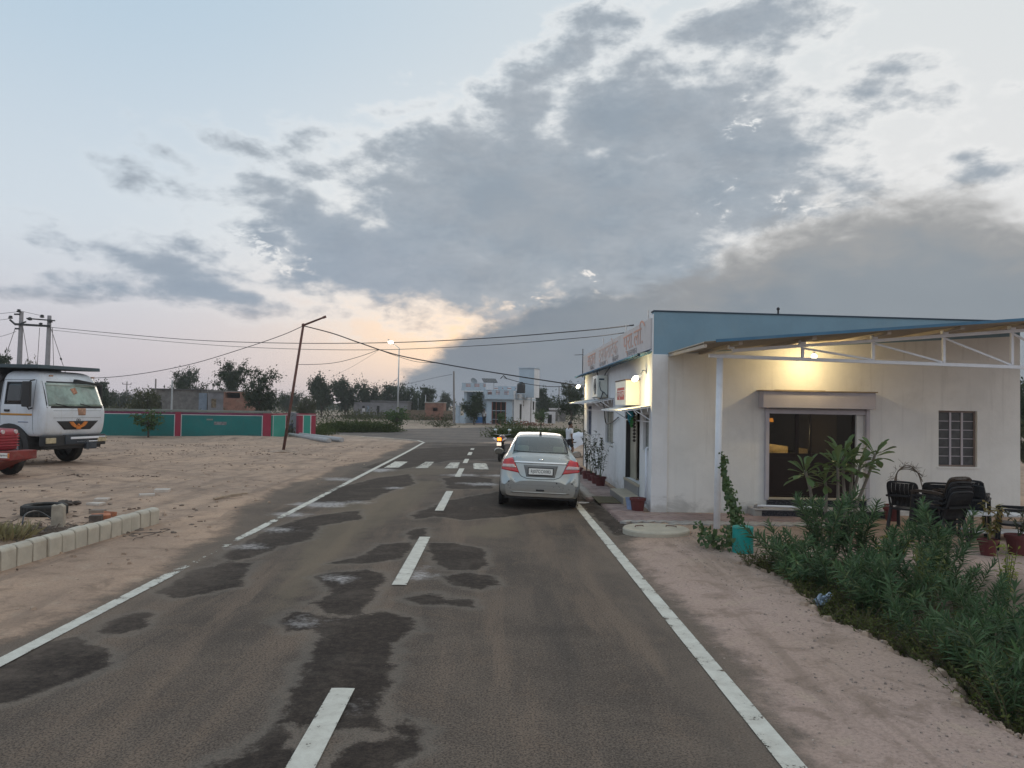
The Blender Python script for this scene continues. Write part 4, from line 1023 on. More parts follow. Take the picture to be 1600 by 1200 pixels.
# ================================================================ VEHICLES
TYRE = M('tyre_rubber', (.022, .021, .021), .85, .25, 12, .003, 60, dirt=.5, dirtc=(.10, .08, .065), dscale=5)
RIMS = M('rim_metal', (.30, .31, .33), .45, .1, 6, metal=.5)
def cat_rom(A, k):                              # upsample rows of A (n, m, 3)
    n = len(A); out = []
    for i in range(n-1):
        a, b, c, d = A[max(i-1, 0)], A[i], A[i+1], A[min(i+2, n-1)]
        for j in range(k):
            t = j/k; out.append(.5*((2*b)+(c-a)*t+(2*a-5*b+4*c-d)*t*t+(3*b-a-3*c+d)*t**3))
    out.append(A[-1]); return np.array(out)
def wheel(parent, c, r, w, name='wheel', rim=True, side=1, holes=8, rimr=.6, rmat=None):
    mb = MB(); x0, x1 = -w/2, w/2
    mb.lathe([(r*.62, x0), (r*.9, x0), (r*.985, x0+w*.12), (r, x0+w*.25), (r, x1-w*.25), (r*.985, x1-w*.12), (r*.9, x1), (r*.62, x1)], 32, (0, 0, 0), 'x')
    t_ = mb.build(name, TYRE, parent, c, smooth=False)
    if rim:
        rr = MB(); s = side
        rr.lathe([(r*.64, s*w*.40), (r*.6, s*w*.44), (r*.5, s*w*.28), (r*.2, s*w*.34), (r*.18, s*w*.46), (.0001, s*w*.46)], 24, (0, 0, 0), 'x')
        for k in range(holes):
            a = 2*PI*k/holes; rr.cyl((s*w*.30, r*.36*math.cos(a), r*.36*math.sin(a)), (s*w*.36, r*.36*math.cos(a), r*.36*math.sin(a)), r*.045, n=6)
        rr.build('rim', rmat or RIMS, t_)
    return t_
class Shell:
    """lofted body with panels cast on to it"""
    def __init__(s, V, F): s.bvh = BVHTree.FromPolygons([Vector(v) for v in V], F)
    def hit(s, o, d):
        h = s.bvh.ray_cast(Vector(o), Vector(d)); return h[0], h[1]
    def patch(s, name, mt, parent, corners, axis, nu=8, nv=6, off=.006, thick=.004, smooth=True):
        """corners TL,TR,BR,BL in the two coordinates seen along axis: '+y' = looking towards +y etc."""
        vs = []; ok = []
        TL, TR, BR, BL = [np.array(c, float) for c in corners]
        for j in range(nv+1):
            v = j/nv
            for i in range(nu+1):
                u = i/nu; q = (TL*(1-u)+TR*u)*(1-v)+(BL*(1-u)+BR*u)*v
                if axis[1] == 'y': o = (q[0], -9 if axis[0] == '+' else 12, q[1]); d = (0, 1 if axis[0] == '+' else -1, 0)
                elif axis[1] == 'x': o = (-9 if axis[0] == '+' else 9, q[0], q[1]); d = (1 if axis[0] == '+' else -1, 0, 0)
                else: o = (q[0], q[1], 9); d = (0, 0, -1)
                h, n = s.hit(o, d)
                if h is None: vs.append(None); continue
                if n.dot(Vector(d)) > 0: n = -n
                vs.append(h+n*off)
        idx = {}; out = []
        for k, v in enumerate(vs):
            if v is not None: idx[k] = len(out); out.append(v)
        fs = []
        for j in range(nv):
            for i in range(nu):
                q = [j*(nu+1)+i, j*(nu+1)+i+1, (j+1)*(nu+1)+i+1, (j+1)*(nu+1)+i]
                if all(k in idx for k in q): fs.append(tuple(idx[k] for k in q))
        if fs:
            a_, b_, c_ = [Vector(out[k]) for k in fs[len(fs)//2][:3]]
            if (b_-a_).cross(c_-b_).dot(Vector(d)) > 0: fs = [f_[::-1] for f_ in fs]
        mb = MB(); mb.add(out, fs); o = mb.build(name, mt, parent, smooth=smooth)
        if thick: sm = o.modifiers.new('thickness', 'SOLIDIFY'); sm.thickness = thick; sm.offset = -1
        return o
    def seam(s, name, mt, parent, pts, axis, r=.004, off=.001, k=10):
        P = []
        for (a, b) in zip(pts, pts[1:]):
            for j in range(k):
                u = j/k; P.append((a[0]*(1-u)+b[0]*u, a[1]*(1-u)+b[1]*u))
        P.append(pts[-1]); out = []
        for q in P:
            if axis[1] == 'y': o = (q[0], -9 if axis[0] == '+' else 12, q[1]); d = (0, 1 if axis[0] == '+' else -1, 0)
            else: o = (-9 if axis[0] == '+' else 9, q[0], q[1]); d = (1 if axis[0] == '+' else -1, 0, 0)
            h, n = s.hit(o, d)
            if h is not None:
                if n.dot(Vector(d)) > 0: n = -n
                out.append(h+n*off)
        mb = MB(); mb.tube(out, r, 5); return mb.build(name, mt, parent, smooth=True)

# ---------------------------------------------------------------- silver saloon seen from behind
m_, t, p, out = new_mat('silver_paint')
g = t.node('ShaderNodeNewGeometry'); tc_ = t.node('ShaderNodeTexCoord').outputs['Object']
n = t.noise(tc_, 3.5, 7, .6); zz = t.xyz(tc_)[2]
c = t.mix(t.ss(n, .45, .75, 0, .3), (.40, .42, .42), (.33, .31, .27))
c = t.mix(t.m('MULTIPLY', t.ss(zz, .55, .25), t.ss(n, .3, .6, .3, .8)), c, (.30, .26, .21))
c = t.mix(g.outputs['Backfacing'], c, (.03, .03, .032))
t.put(p.inputs['Base Color'], c); p.inputs['Metallic'].default_value = .7; t.put(p.inputs['Roughness'], t.ss(n, .3, .7, .26, .42)); p.inputs['Coat Weight'].default_value = .5; p.inputs['Coat Roughness'].default_value = .06
SILV = m_
TINT = glass_mat('car_glass', (.50, .63, .60), .11)
REDLENS = M('red_lamp_lens', (.55, .012, .02), .15, .12, 10, spec=.6, coat=.6)
CLEARL = M('clear_lamp_lens', (.62, .50, .50), .2, .2, 40, coat=.5)
CHROME = M('chrome', (.72, .74, .76), .15, .03, 5, metal=1.0)
BPLAST = M('black_plastic', (.022, .022, .024), .55, .1, 8)
PLATEW = M('number_plate_white', (.78, .77, .74), .5, .06, 6)
SEATF = M('grey_seat_fabric', (.13, .125, .12), .9)
BEIGE = M('beige_trim', (.40, .36, .29), .8)

cx_, cy_ = .945, 16.05
car = thing('car', 'silver saloon car parked at the roadside, seen from behind, with its tail lamps unlit', 'car', (cx_, cy_, -.033), rad(-1.5))
car.rotation_euler = (0, rad(1.7), rad(-1.5))
def sec(w, zb, zs, wb, zt, wr, zr):
    return [(0, zb), (w*.82, zb), (w*.965, zb+.07), (w*.995, zb+.22), (w, (zb+.22+zs)/2), (w*.975, zs), (wb, zt), ((wb+wr)/2+.012, (zt+zr)/2), (wr, zr-.055), (wr*.74, zr-.012), (0, zr)]
ST = [(.0, sec(.74, .26, .50, .66, .575, .52, .59)), (.05, sec(.80, .235, .56, .72, .635, .57, .65)), (.085, sec(.822, .235, .63, .755, .72, .60, .745)),
      (.135, sec(.838, .235, .74, .775, .93, .66, .985)), (.19, sec(.845, .235, .83, .765, 1.02, .655, 1.07)), (.30, sec(.848, .24, .88, .75, 1.055, .63, 1.105)), (.46, sec(.848, .24, .9, .74, 1.075, .61, 1.15)),
      (.62, sec(.848, .24, .9, .735, 1.08, .585, 1.255)), (.85, sec(.848, .24, .9, .73, 1.08, .555, 1.385)), (1.15, sec(.848, .24, .9, .73, 1.075, .525, 1.49)), (1.6, sec(.848, .24, .9, .73, 1.06, .515, 1.54)),
      (2.1, sec(.848, .24, .9, .73, 1.04, .515, 1.535)), (2.5, sec(.848, .24, .89, .73, 1.02, .53, 1.47)), (2.95, sec(.848, .24, .87, .73, .99, .59, 1.18)), (3.15, sec(.846, .24, .85, .72, .95, .6, 1.03)),
      (3.6, sec(.83, .24, .77, .68, .85, .5, .91)), (3.88, sec(.77, .24, .64, .64, .72, .5, .77)), (3.99, sec(.62, .3, .5, .52, .57, .4, .6))]
half = np.array([[(x, y, z) for (x, z) in s_] for (y, s_) in ST])
KU, KV = 3, 4
A = cat_rom(half, KV); A = cat_rom(A.transpose(1, 0, 2), KU).transpose(1, 0, 2)
A[:, 0, 0] = 0; A[:, -1, 0] = 0
full = np.concatenate([A, (A*np.array([-1, 1, 1]))[:, ::-1][:, 1:]], axis=1)
NR, NC = full.shape[:2]; V = [tuple(v) for v in full.reshape(-1, 3)]
ys = [s_[0] for s_ in ST]
def ypar(i): k = min(int(i//KV), len(ys)-2); return ys[k]+(ys[k+1]-ys[k])*((i-k*KV)/KV)
ncU = A.shape[1]-1
groups = {'body': [], 'rear_window': [], 'windscreen': [], 'side_window_a': [], 'side_window_b': []}
allf = []
for i in range(NR-1):
    yc = (ypar(i)+ypar(i+1))/2
    for j in range(NC-1):
        f = (i*NC+j, i*NC+j+1, (i+1)*NC+j+1, (i+1)*NC+j); f = f[::-1]; allf.append(f)
        u = (j+.5); u = u if u < ncU else 2*ncU-u; uu = u/KU
        key = 'body'
        if uu > 8.05 and .47 < yc < 1.1: key = 'rear_window'
        elif uu > 8.05 and 2.42 < yc < 3.12: key = 'windscreen'
        elif 6.35 < uu < 7.95 and .82 < yc < 2.75 and not 1.70 < yc < 1.80: key = 'side_window_a' if j < ncU else 'side_window_b'
        groups[key].append(f)
shell = Shell(V, allf+[tuple(range(NC-1))])
def sub(name, faces, mt, off=0.0):
    used = sorted({i for f in faces for i in f}); mp = {k: n_ for n_, k in enumerate(used)}
    mb = MB(); mb.add([V[k] for k in used], [tuple(mp[k] for k in f) for f in faces]); return mb.build(name, mt, car, smooth=True)
body = sub('body', groups['body']+[], SILV)
cap = MB(); cap.add([V[j] for j in range(NC)], [tuple(range(NC-1))]); cap.build('bumper_face', SILV, car)
sub('rear_window', groups['rear_window'], TINT); sub('windscreen', groups['windscreen'], TINT)
sub('side_window', groups['side_window_a'], TINT); sub('side_window', groups['side_window_b'], TINT)
shell.seam('rear_window_seal', BPLAST, car, [(-.585, 1.165), (-.30, 1.155), (0, 1.152), (.30, 1.155), (.585, 1.165)], '+y', .009)
for s_ in (-1, 1):
    shell.seam('rear_window_seal', BPLAST, car, [(s_*.585, 1.165), (s_*.535, 1.40), (s_*.50, 1.465)], '+y', .009)
    l = shell.patch('tail_lamp', REDLENS, car, [(s_*.835, .985), (s_*.60, 1.035), (s_*.455, .735), (s_*.845, .795)], '+y', 14, 10, .010, .012)
    q = shell.patch('reflector_band', CLEARL, l, [(s_*.79, .90), (s_*.565, .905), (s_*.52, .835), (s_*.80, .845)], '+y', 10, 4, .018, .006)
    shell.patch('lamp_edge', BPLAST, l, [(s_*.60, 1.045), (s_*.587, 1.045), (s_*.443, .725), (s_*.455, .735)], '+y', 2, 10, .004, .004)
shell.patch('chrome_strip', CHROME, car, [(-.565, .975), (.565, .975), (.555, .935), (-.555, .935)], '+y', 16, 3, .014, .012)
shell.patch('plate_recess', M('recess', (.20, .20, .20), .6), car, [(-.36, .90), (.36, .90), (.30, .66), (-.30, .66)], '+y', 14, 6, .002, .002)
h, n_ = shell.hit((0, -9, .78), (0, 1, 0))
pl = MB(); pl.box((0, 0, 0), (.54, .012, .165)); pp = pl.build('plate_frame', BPLAST, car, (0, h.y-.028, .775), (rad(-10), 0, 0), bevel=.004)
pl = MB(); pl.box((0, -.008, 0), (.50, .005, .128)); pl.build('number_plate', PLATEW, pp)
text('RJ07CC0083', .098, BPLAST, 'lettering', pp, (0, -.012, -.002), (PI/2, 0, 0), .001, .82)
shell.seam('boot_seam', BPLAST, car, [(-.47, .74), (-.40, .665), (-.28, .625), (0, .615), (.28, .625), (.40, .665), (.47, .74)], '+y', .006)
shell.patch('badge', CHROME, car, [(-.05, 1.035), (.05, 1.035), (.045, 1.0), (-.045, 1.0)], '+y', 4, 3, .01, .006)
shell.patch('lower_lip', SILV, car, [(-.62, .355), (.62, .355), (.58, .325), (-.58, .325)], '+y', 16, 2, .014, .012)
shell.patch('tow_slot', BPLAST, car, [(-.09, .41), (.09, .41), (.08, .375), (-.08, .375)], '+y', 6, 2, .010, .004)
for x in (-.66, .34, .66):
    h, n_ = shell.hit((x, -9, .555), (0, 1, 0)); b = MB(); b.cyl(h-Vector((0, .004, 0)), h+Vector((0, .02, 0)), .016, n=10); b.build('parking_sensor', BPLAST, car)
mb = MB(); mb.box((0, .45, .235), (1.45, .8, .06)); mb.box((0, 2.0, .22), (1.5, 3.6, .05)); mb.build('underbody', BPLAST, car)
for s_ in (-1, 1):
    for y in (.80, 3.22):
        w = wheel(car, (s_*.74, y, .288), .288, .19, side=s_)
        a = MB(); a.lathe([(.345, -.06), (.345, .012)], 24, (s_*.80, y, .30), 'x'); a.lathe([(.345, s_*.052), (.27, s_*.05)], 24, (s_*.80, y, .30), 'x'); a.build('wheel_arch', BPLAST, car)
    m2 = MB(); m2.ball((0, 0, 0), .1, 14, 8, (1.15, .55, .8)); mm = m2.build('side_mirror', SILV, car, (s_*.945, 2.62, 1.02), smooth=True)
    m3 = MB(); m3.prism([(.085*math.cos(k*PI/8)*1.1, .062*math.sin(k*PI/8)) for k in range(16)], 'y', -.062, -.045); m3.build('mirror_glass', glass_mat('mirror', (.1, .13, .12), .5), mm)
    m4 = MB(); m4.bar((-s_*.08, .02, -.03), (-s_*.2, .06, -.05), .05, .03); m4.build('arm', BPLAST, mm)
for x in (-.36, .36):
    b = MB(); b.box((0, 0, 0), (.46, .14, .55), (rad(-12), 0, 0)); st = b.build('front_seat', SEATF, car, (x, 2.1, .92), bevel=.05)
    b = MB(); b.box((0, -.05, .38), (.26, .10, .17)); b.build('headrest', SEATF, st, bevel=.04)
b = MB(); b.box((0, 1.0, .88), (1.25, .16, .55), (rad(-16), 0, 0)); b.build('rear_seat', SEATF, car, bevel=.05)
b = MB(); b.box((0, .74, 1.09), (1.2, .5, .03)); b.build('parcel_shelf', BEIGE, car)
for x in (-.38, .40):
    b = MB(); b.box((x, .93, 1.20), (.25, .1, .14)); b.build('rear_headrest', BEIGE, car, bevel=.035)
h, _ = shell.hit((0, 1.28, 9), (0, 0, -1)); b = MB(); b.prism([(1.18, h.z-.02), (1.36, h.z+.01), (1.30, h.z+.015), (1.24, h.z+.05), (1.19, h.z+.03)], 'x', -.025, .025); b.build('aerial_fin', BPLAST, car)

# ---------------------------------------------------------------- white tipper truck
trk_x, trk_y = -14.62, 25.2
TW = M('truck_white', (.66, .70, .76), .45, .05, 1.5, dirt=.3, dirtc=(.45, .42, .38), dscale=1.5, coat=.2, streak=.3)
TWF = TW
DKB = M('dark_tipper_steel', (.035, .045, .06), .6, .3, 2, dirt=.45, dirtc=(.10, .085, .075), dscale=2)
trk = thing('truck', 'white tipper truck with black fender, dark tipper body and orange bird grille', 'truck', (trk_x, trk_y, 0), rad(-107.5))
def rrect(hw, yf, yr, r, n=5, bulge=.05):
    pts = []
    for (cx2, cy2, a0_) in ((hw-r, yf-r, 0), (-hw+r, yf-r, PI/2), (-hw+.05, yr+.05, PI), (hw-.05, yr+.05, 1.5*PI)):
        rr = r if cy2 > 0 and cy2 == yf-r else .05
        for k in range(n+1):
            a = a0_+k/n*PI/2; pts.append((cx2+rr*math.cos(a), cy2+rr*math.sin(a)))
    out = []
    for i in range(len(pts)):
        a, b = pts[i], pts[(i+1) % len(pts)]
        k = 10 if i % (n+1) == n else 1
        for j in range(k):
            u = j/k; x, y = a[0]*(1-u)+b[0]*u, a[1]*(1-u)+b[1]*u
            if y > yf-.35: y += bulge*(1-(x/hw)**2)
            out.append((x, y))
    return out
LV = [(.93, 1.22, -.45, 1.12), (1.02, 1.30, -.46, 1.17), (1.25, 1.35, -.46, 1.195), (1.6, 1.37, -.46, 1.20), (1.80, 1.35, -.46, 1.195), (1.95, 1.29, -.46, 1.18), (2.3, 1.17, -.45, 1.14), (2.6, 1.06, -.44, 1.10), (2.75, .98, -.42, 1.06), (2.87, .84, -.38, .98), (2.95, .6, -.28, .84), (2.97, .3, -.1, .5)]
L0 = np.array([[(x, y, z) for (x, y) in rrect(hw, yf, yr, .22 if z < 2.8 else .14)] for (z, yf, yr, hw) in LV])
L1 = cat_rom(L0, 3); NR, NC = L1.shape[:2]
V = [tuple(v) for v in L1.reshape(-1, 3)]; F = [(i*NC+j, i*NC+(j+1) % NC, (i+1)*NC+(j+1) % NC, (i+1)*NC+j) for i in range(NR-1) for j in range(NC)]
F += [tuple((NR-1)*NC+j for j in range(NC)), tuple(range(NC))[::-1]]
mb = MB(); mb.add(V, F); mb.build('cab', TW, trk, smooth=True)
ts = Shell(V, F)
TG = M('truck_windscreen', (.20, .29, .25), .08, .45, 2.2, spec=.7, coat=.7, dirt=.4, dirtc=(.36, .40, .34), dscale=2.5)
SEAL = BPLAST
ws = ts.patch('windscreen_seal', SEAL, trk, [(-1.02, 2.63), (1.02, 2.63), (1.10, 1.80), (-1.10, 1.80)], '-y', 18, 8, .004, .003)
ws = ts.patch('windscreen', TG, trk, [(-.97, 2.58), (.97, 2.58), (1.045, 1.86), (-1.045, 1.86)], '-y', 18, 8, .010, .004)
ts.patch('sunstrip', M('pale_green_strip', (.40, .47, .43), .3), ws, [(-.95, 2.575), (.95, 2.575), (.96, 2.49), (-.96, 2.49)], '-y', 16, 2, .016, .003)
ts.patch('orange_flower', M('orange_paint_mark', (.45, .22, .14), .6, .4, 30), ws, [(-.05, 2.45), (.16, 2.40), (.06, 2.22), (-.10, 2.28)], '-y', 5, 5, .016, .002)
for x0 in (-.55, .35):
    ts.seam('wiper', BPLAST, trk, [(x0-.15, 1.80), (x0+.45, 1.93)], '-y', .014, .022)
mb = MB(); mb.prism([(.0, 2.72), (-.95, 2.60), (-1.0, 2.52), (-.55, 2.58), (.02, 2.62)], 'y', 1.16, 1.30); mb.build('sun_visor', BPLAST, trk, bevel=.01)
mb = MB(); mb.box((.30, 1.02, 2.33), (.14, .06, .16)); mb.tube([(.24, 1.02, 2.4), (.1, 1.03, 2.6)], .012); mb.build('inner_mirror', BPLAST, trk)
ts.patch('orange_notice', M('faded_orange_paper', (.42, .25, .17), .8, .3, 14), trk, [(-.28, 1.80), (.05, 1.80), (.02, 1.58), (-.26, 1.58)], '-y', 6, 5, .008, .002)
for z in (1.72, 1.50): ts.seam('panel_line', M('panel_gap', (.16, .17, .18), .8), trk, [(-.92, z), (.92, z)], '-y', .006, 0)
ts.patch('grille', BPLAST, trk, [(-.80, 1.40), (.80, 1.40), (.50, 1.13), (-.50, 1.13)], '-y', 18, 6, .010, .006)
OR = M('orange_bird', (.60, .19, .03), .6, .2, 12)
yG = ts.hit((0, 12, 1.28), (0, -1, 0))[0].y+.02
def bird(s_):
    pts = [(0, 1.24), (s_*.10, 1.27), (s_*.22, 1.38), (s_*.36, 1.37), (s_*.30, 1.30), (s_*.24, 1.24), (s_*.12, 1.19), (0, 1.17)]
    mb = MB(); mb.prism(pts, 'y', yG-.01, yG+.014); return mb
em = bird(1).build('bird_emblem', OR, trk)
bird(-1).build('wing', OR, em); mb = MB(); mb.prism([(-.05, 1.22), (.05, 1.22), (.09, 1.14), (-.09, 1.14)], 'y', yG-.01, yG+.02); mb.build('tail', OR, em); mb = MB(); mb.ball((0, yG, 1.27), .045, 8, 6); mb.build('head', OR, em)
mb = MB(); mb.lathe([(.085, 0), (.085, .02), (.06, .024), (.05, .02), (.0001, .02)], 20, (0, yG-.03, 1.50-.06), 'y'); mb.bar((-.05, yG, 1.46), (.05, yG, 1.46), .012); mb.bar((0, yG, 1.46), (0, yG, 1.40), .014); mb.build('round_badge', BPLAST, trk)
mb = MB(); mb.box((0, yG-.045, 1.60), (.24, .015, .05)); mb.build('name_badge', M('grey_badge', (.35, .36, .37), .5), trk)
for s_ in (-1, 1):
    side = '-x' if s_ > 0 else '+x'
    ts.patch('side_window_seal', SEAL, trk, [(-.27, 2.60), (.66, 2.60), (.70, 1.90), (-.27, 1.90)], side, 10, 8, .003, .003)
    ts.patch('side_window', M('dark_side_glass', (.018, .021, .026), .12, .2, 3, coat=.3), trk, [(-.22, 2.55), (.36, 2.55), (.38, 1.95), (-.22, 1.95)], side, 8, 8, .009, .004)
    ts.patch('orange_stripe', M('orange_stripe', (.55, .26, .04), .5, .1), trk, [(-.44, 1.62), (.86, 1.62), (.86, 1.56), (-.44, 1.56)], side, 12, 1, .006, .003)
    for (q0, q1) in (((.87, 2.66), (.90, 1.0)), ((-.38, 2.66), (-.40, 1.3)), ((-.38, 2.66), (.87, 2.66))):
        ts.seam('door_seam', M('panel_gap_dark', (.05, .06, .10), .8), trk, [q0, q1], side, .007, 0)
    ts.patch('door_handle', BPLAST, trk, [(-.22, 1.74), (-.02, 1.74), (-.02, 1.67), (-.22, 1.67)], side, 3, 2, .03, .02)
    ts.patch('model_script', M('grey_script', (.25, .29, .40), .6), trk, [(.32, 1.375), (.72, 1.375), (.72, 1.345), (.32, 1.345)], side, 6, 1, .006, .002)
    mb = MB(); mb.box((s_*1.36, .80, 2.22), (.09, .32, .78)); mr = mb.build('side_mirror', BPLAST, trk, bevel=.03)
    mb = MB(); mb.tube([(s_*1.15, .86, 2.66), (s_*1.30, .90, 2.64), (s_*1.36, .85, 2.55)], .022); mb.tube([(s_*1.18, .84, 1.80), (s_*1.32, .86, 1.76), (s_*1.36, .83, 1.86)], .022); mb.build('arm', BPLAST, mr)
    # fender: a black arch band over the wheel
    a = MB(); arc = [(.62*math.cos(k*PI/14), .62*math.sin(k*PI/14)) for k in range(15)]; arc2 = [(.82*math.cos(k*PI/14), .79*math.sin(k*PI/14)) for k in range(15)]
    pg = [(y, z+.52) for y, z in arc2]+[(y, z+.52) for y, z in arc[::-1]]
    for k in range(14):
        q = [(arc2[k][0], arc2[k][1]+.52), (arc2[k+1][0], arc2[k+1][1]+.52), (arc[k+1][0], arc[k+1][1]+.52), (arc[k][0], arc[k][1]+.52)]
        a.prism(q, 'x', s_*.72, s_*1.24)
    a.build('fender', BPLAST, trk)
    wheel(trk, (s_*1.0, 0, .52), .52, .30, side=s_, rmat=M('truck_rim', (.26, .28, .31), .6, .2, 5, dirt=.5, dirtc=(.2, .17, .14)))
    for y in (-3.2, -4.55): wheel(trk, (s_*.95, y, .52), .52, .52, side=s_)
    mb = MB(); mb.box((s_*.98, 1.39, .80), (.34, .06, .17)); mb.build('headlamp', M('yellowed_headlamp', (.50, .42, .27), .3, .2, 8, coat=.4), trk, bevel=.015)
    mb = MB(); mb.box((s_*.8, 1.11, 2.80), (.12, .05, .05)); mb.build('marker_lamp', M('marker_amber', (.35, .2, .12), .4), trk)
mb = MB(); mb.box((0, 1.25, .78), (2.36, .24, .34)); mb.box((0, 1.2, .58), (2.1, .2, .12)); mb.build('bumper', BPLAST, trk, bevel=.03)
mb = MB(); mb.box((-.42, 1.40, .86), (1.36, .04, .07)); mb.box((-.52, 1.385, .74), (1.1, .03, .035)); mb.build('bumper_bar', WHITEP, trk, bevel=.01)
mb = MB(); mb.box((-.55, 1.36, .60), (.42, .12, .22)); mb.box((-.5, 1.42, .62), (.14, .03, .16)); mb.build('tow_bracket', DKB, trk, bevel=.015)
mb = MB(); mb.box((0, -1.8, .82), (.9, 6.4, .28)); mb.cyl((-1.0, 0, .52), (1.0, 0, .52), .09); mb.cyl((-1.0, -3.2, .52), (1.0, -3.2, .52), .1); mb.box((.95, -1.6, .75), (.5, .9, .5)); mb.box((.9, -.72, .95), (.6, .25, .5)); mb.build('chassis', DKB, trk)
tp = MB(); tp.box((0, -3.0, 2.15), (2.44, 4.6, 1.9)); tb = tp.build('tipper_body', DKB, trk, bevel=.02)
for k in range(8):
    for s_ in (-1, 1): mb = MB(); mb.box((s_*1.255, -5.1+k*.62, 2.12), (.06, .10, 1.86)); mb.build('rib', DKB, tb)
mb = MB(); mb.prism([(-5.3, 3.12), (-5.3, 3.20), (1.0, 3.13), (1.02, 3.02), (.6, 3.02)], 'x', -1.2, 1.2); mb.build('cab_canopy', M('canopy_blue_grey', (.05, .075, .09), .6, .2, 2), trk, bevel=.01)
mb = MB(); mb.tube([(1.02, -.55, 1.2), (1.02, -.55, 2.6), (1.0, -.6, 2.75)], .09, 10); mb.cyl((.75, -.58, 2.72), (1.15, -.58, 2.72), .14); mb.build('air_intake', BPLAST, trk)

# ---------------------------------------------------------------- red tractor nosing into the frame
RED = M('tractor_red', (.33, .012, .028), .45, .15, 3, dirt=.25, dirtc=(.25, .12, .10), dscale=3, coat=.3)
RED2 = M('dusty_red', (.22, .035, .03), .75, .25, 4, dirt=.5, dirtc=(.30, .19, .15), dscale=3)
fx = gp(30, 748)
trc = thing('tractor', 'red tractor whose ribbed nose and plated front weight carrier reach into the frame', 'tractor', (fx[0]-.92, fx[1]+.35, 0), rad(-99))
# local: y forward, nose at y ~ .55
mb = MB(); mb.prism([(-1.6, .78), (.42, .72), (.45, 1.20), (.36, 1.27), (-1.6, 1.36)], 'x', -.34, .34); hd = mb.build('bonnet', RED, trc, bevel=.04)
for k in range(5):
    mb = MB(); mb.box((.0, .44, .83+.075*k), (.70, .05, .035)); mb.build('grille_rib', RED, hd, bevel=.01)
    mb = MB(); mb.box((.345, -.05, .80+.085*k), (.02, .8, .03)); mb.build('side_rib', RED, hd)
for s_ in (-1, 1): mb = MB(); mb.cyl((s_*.22, .44, 1.20), (s_*.22, .475, 1.20), .055, n=12); mb.build('headlamp', CLEARL, hd)
mb = MB(); mb.box((0, .72, .60), (.95, .34, .23)); fb = mb.build('front_carrier', RED2, trc, bevel=.015)
mb = MB(); mb.box((.478, .76, .61), (.006, .27, .13)); mb.build('number_plate', PLATEW, fb)
text('RJ07RB1827', .058, BPLAST, 'lettering', fb, (.483, .76, .61), (PI/2, 0, PI/2), .001, .8)
for s_ in (-1, 1): mb = MB(); mb.box((.48, .57 if s_ < 0 else .87, .61), (.01, .05, .12)); mb.build('amber_reflector', OR, fb)
mb = MB(); mb.prism([(.85, .48), (.55, .40), (.0, .16), (-.6, .16), (-.6, .50)], 'x', -.36, .36); mb.build('front_frame', RED2, trc, bevel=.02)
mb = MB(); mb.prism([(-3.0, .55), (.0, .50), (.0, .80), (-3.0, .95)], 'x', -.22, .22); mb.build('engine_block', DKB, trc)
for s_ in (-1, 1):
    wheel(trc, (s_*.66, -.05, .36), .36, .20, side=s_, rmat=RED2); wheel(trc, (s_*.72, -2.2, .68), .68, .36, side=s_, rmat=RED2)
    a = MB()
    for k in range(10):
        a0_, a1_ = .2+k*.28, .2+(k+1)*.28
        a.prism([(-2.2+.78*math.cos(a0_), .68+.78*math.sin(a0_)), (-2.2+.78*math.cos(a1_), .68+.78*math.sin(a1_)), (-2.2+.75*math.cos(a1_), .68+.75*math.sin(a1_)), (-2.2+.75*math.cos(a0_), .68+.75*math.sin(a0_))], 'x', s_*.5, s_*.92)
    a.build('mudguard', RED, trc)
mb = MB(); mb.cyl((-.75, -.05, .36), (.75, -.05, .36), .06); mb.cyl((-.75, -2.2, .68), (.75, -2.2, .68), .12); mb.build('axle', DKB, trc)
mb = MB(); mb.box((0, -2.15, 1.18), (.48, .46, .09)); mb.box((0, -2.38, 1.40), (.48, .07, .4)); mb.build('seat', BPLAST, trc, bevel=.03)
mb = MB(); mb.lathe([(.20, -.012), (.215, 0), (.20, .012), (.185, 0), (.20, -.012)], 20, (0, 0, 0)); sw = mb.build('steering_wheel', BPLAST, trc, (0, -1.68, 1.52), (rad(25), 0, 0))
mb = MB(); mb.cyl((0, 0, 0), (0, .2, -.4), .02); mb.build('column', BPLAST, sw)
mb = MB(); mb.cyl((.15, -.7, 1.3), (.15, -.7, 2.0), .035); mb.build('exhaust', DKB, trc)

# ---------------------------------------------------------------- motorcycle ahead of the car
bx_, by_ = at(781, 690, 29.5).x, 29.5
mcy = thing('motorcycle', 'motorcycle standing ahead of the silver car with its tail lamp glowing orange', 'motorcycle', (bx_, by_, Hz(bx_, by_)), rad(-6))
for y in (.1, 1.35):
    w = wheel(mcy, (0, y, .30), .30, .10, rim=False)
    mb = MB()
    for k in range(6): a = k*PI/3; mb.bar((0, 0, 0), (0, .19*math.cos(a), .19*math.sin(a)), .025)
    mb.build('spoke_rim', RIMS, w)
mb = MB(); mb.prism([(.05, .78), (.65, .74), (.7, .80), (.1, .86)], 'x', -.13, .13); mb.build('seat', BPLAST, mcy, bevel=.03)
mb = MB(); mb.ball((0, .92, .84), .2, 12, 8, (.75, 1.2, .8)); mb.build('fuel_tank', M('tank_dark_red', (.10, .015, .02), .3, coat=.5), mcy, smooth=True)
mb = MB(); mb.box((0, .7, .45), (.28, .4, .34)); mb.bar((0, .1, .3), (0, .7, .35), .12, .08); mb.bar((0, 1.35, .3), (0, 1.1, .95), .09); mb.tube([(.14, .7, .35), (.16, .2, .33), (.16, -.1, .38)], .04); mb.build('frame', BPLAST, mcy)
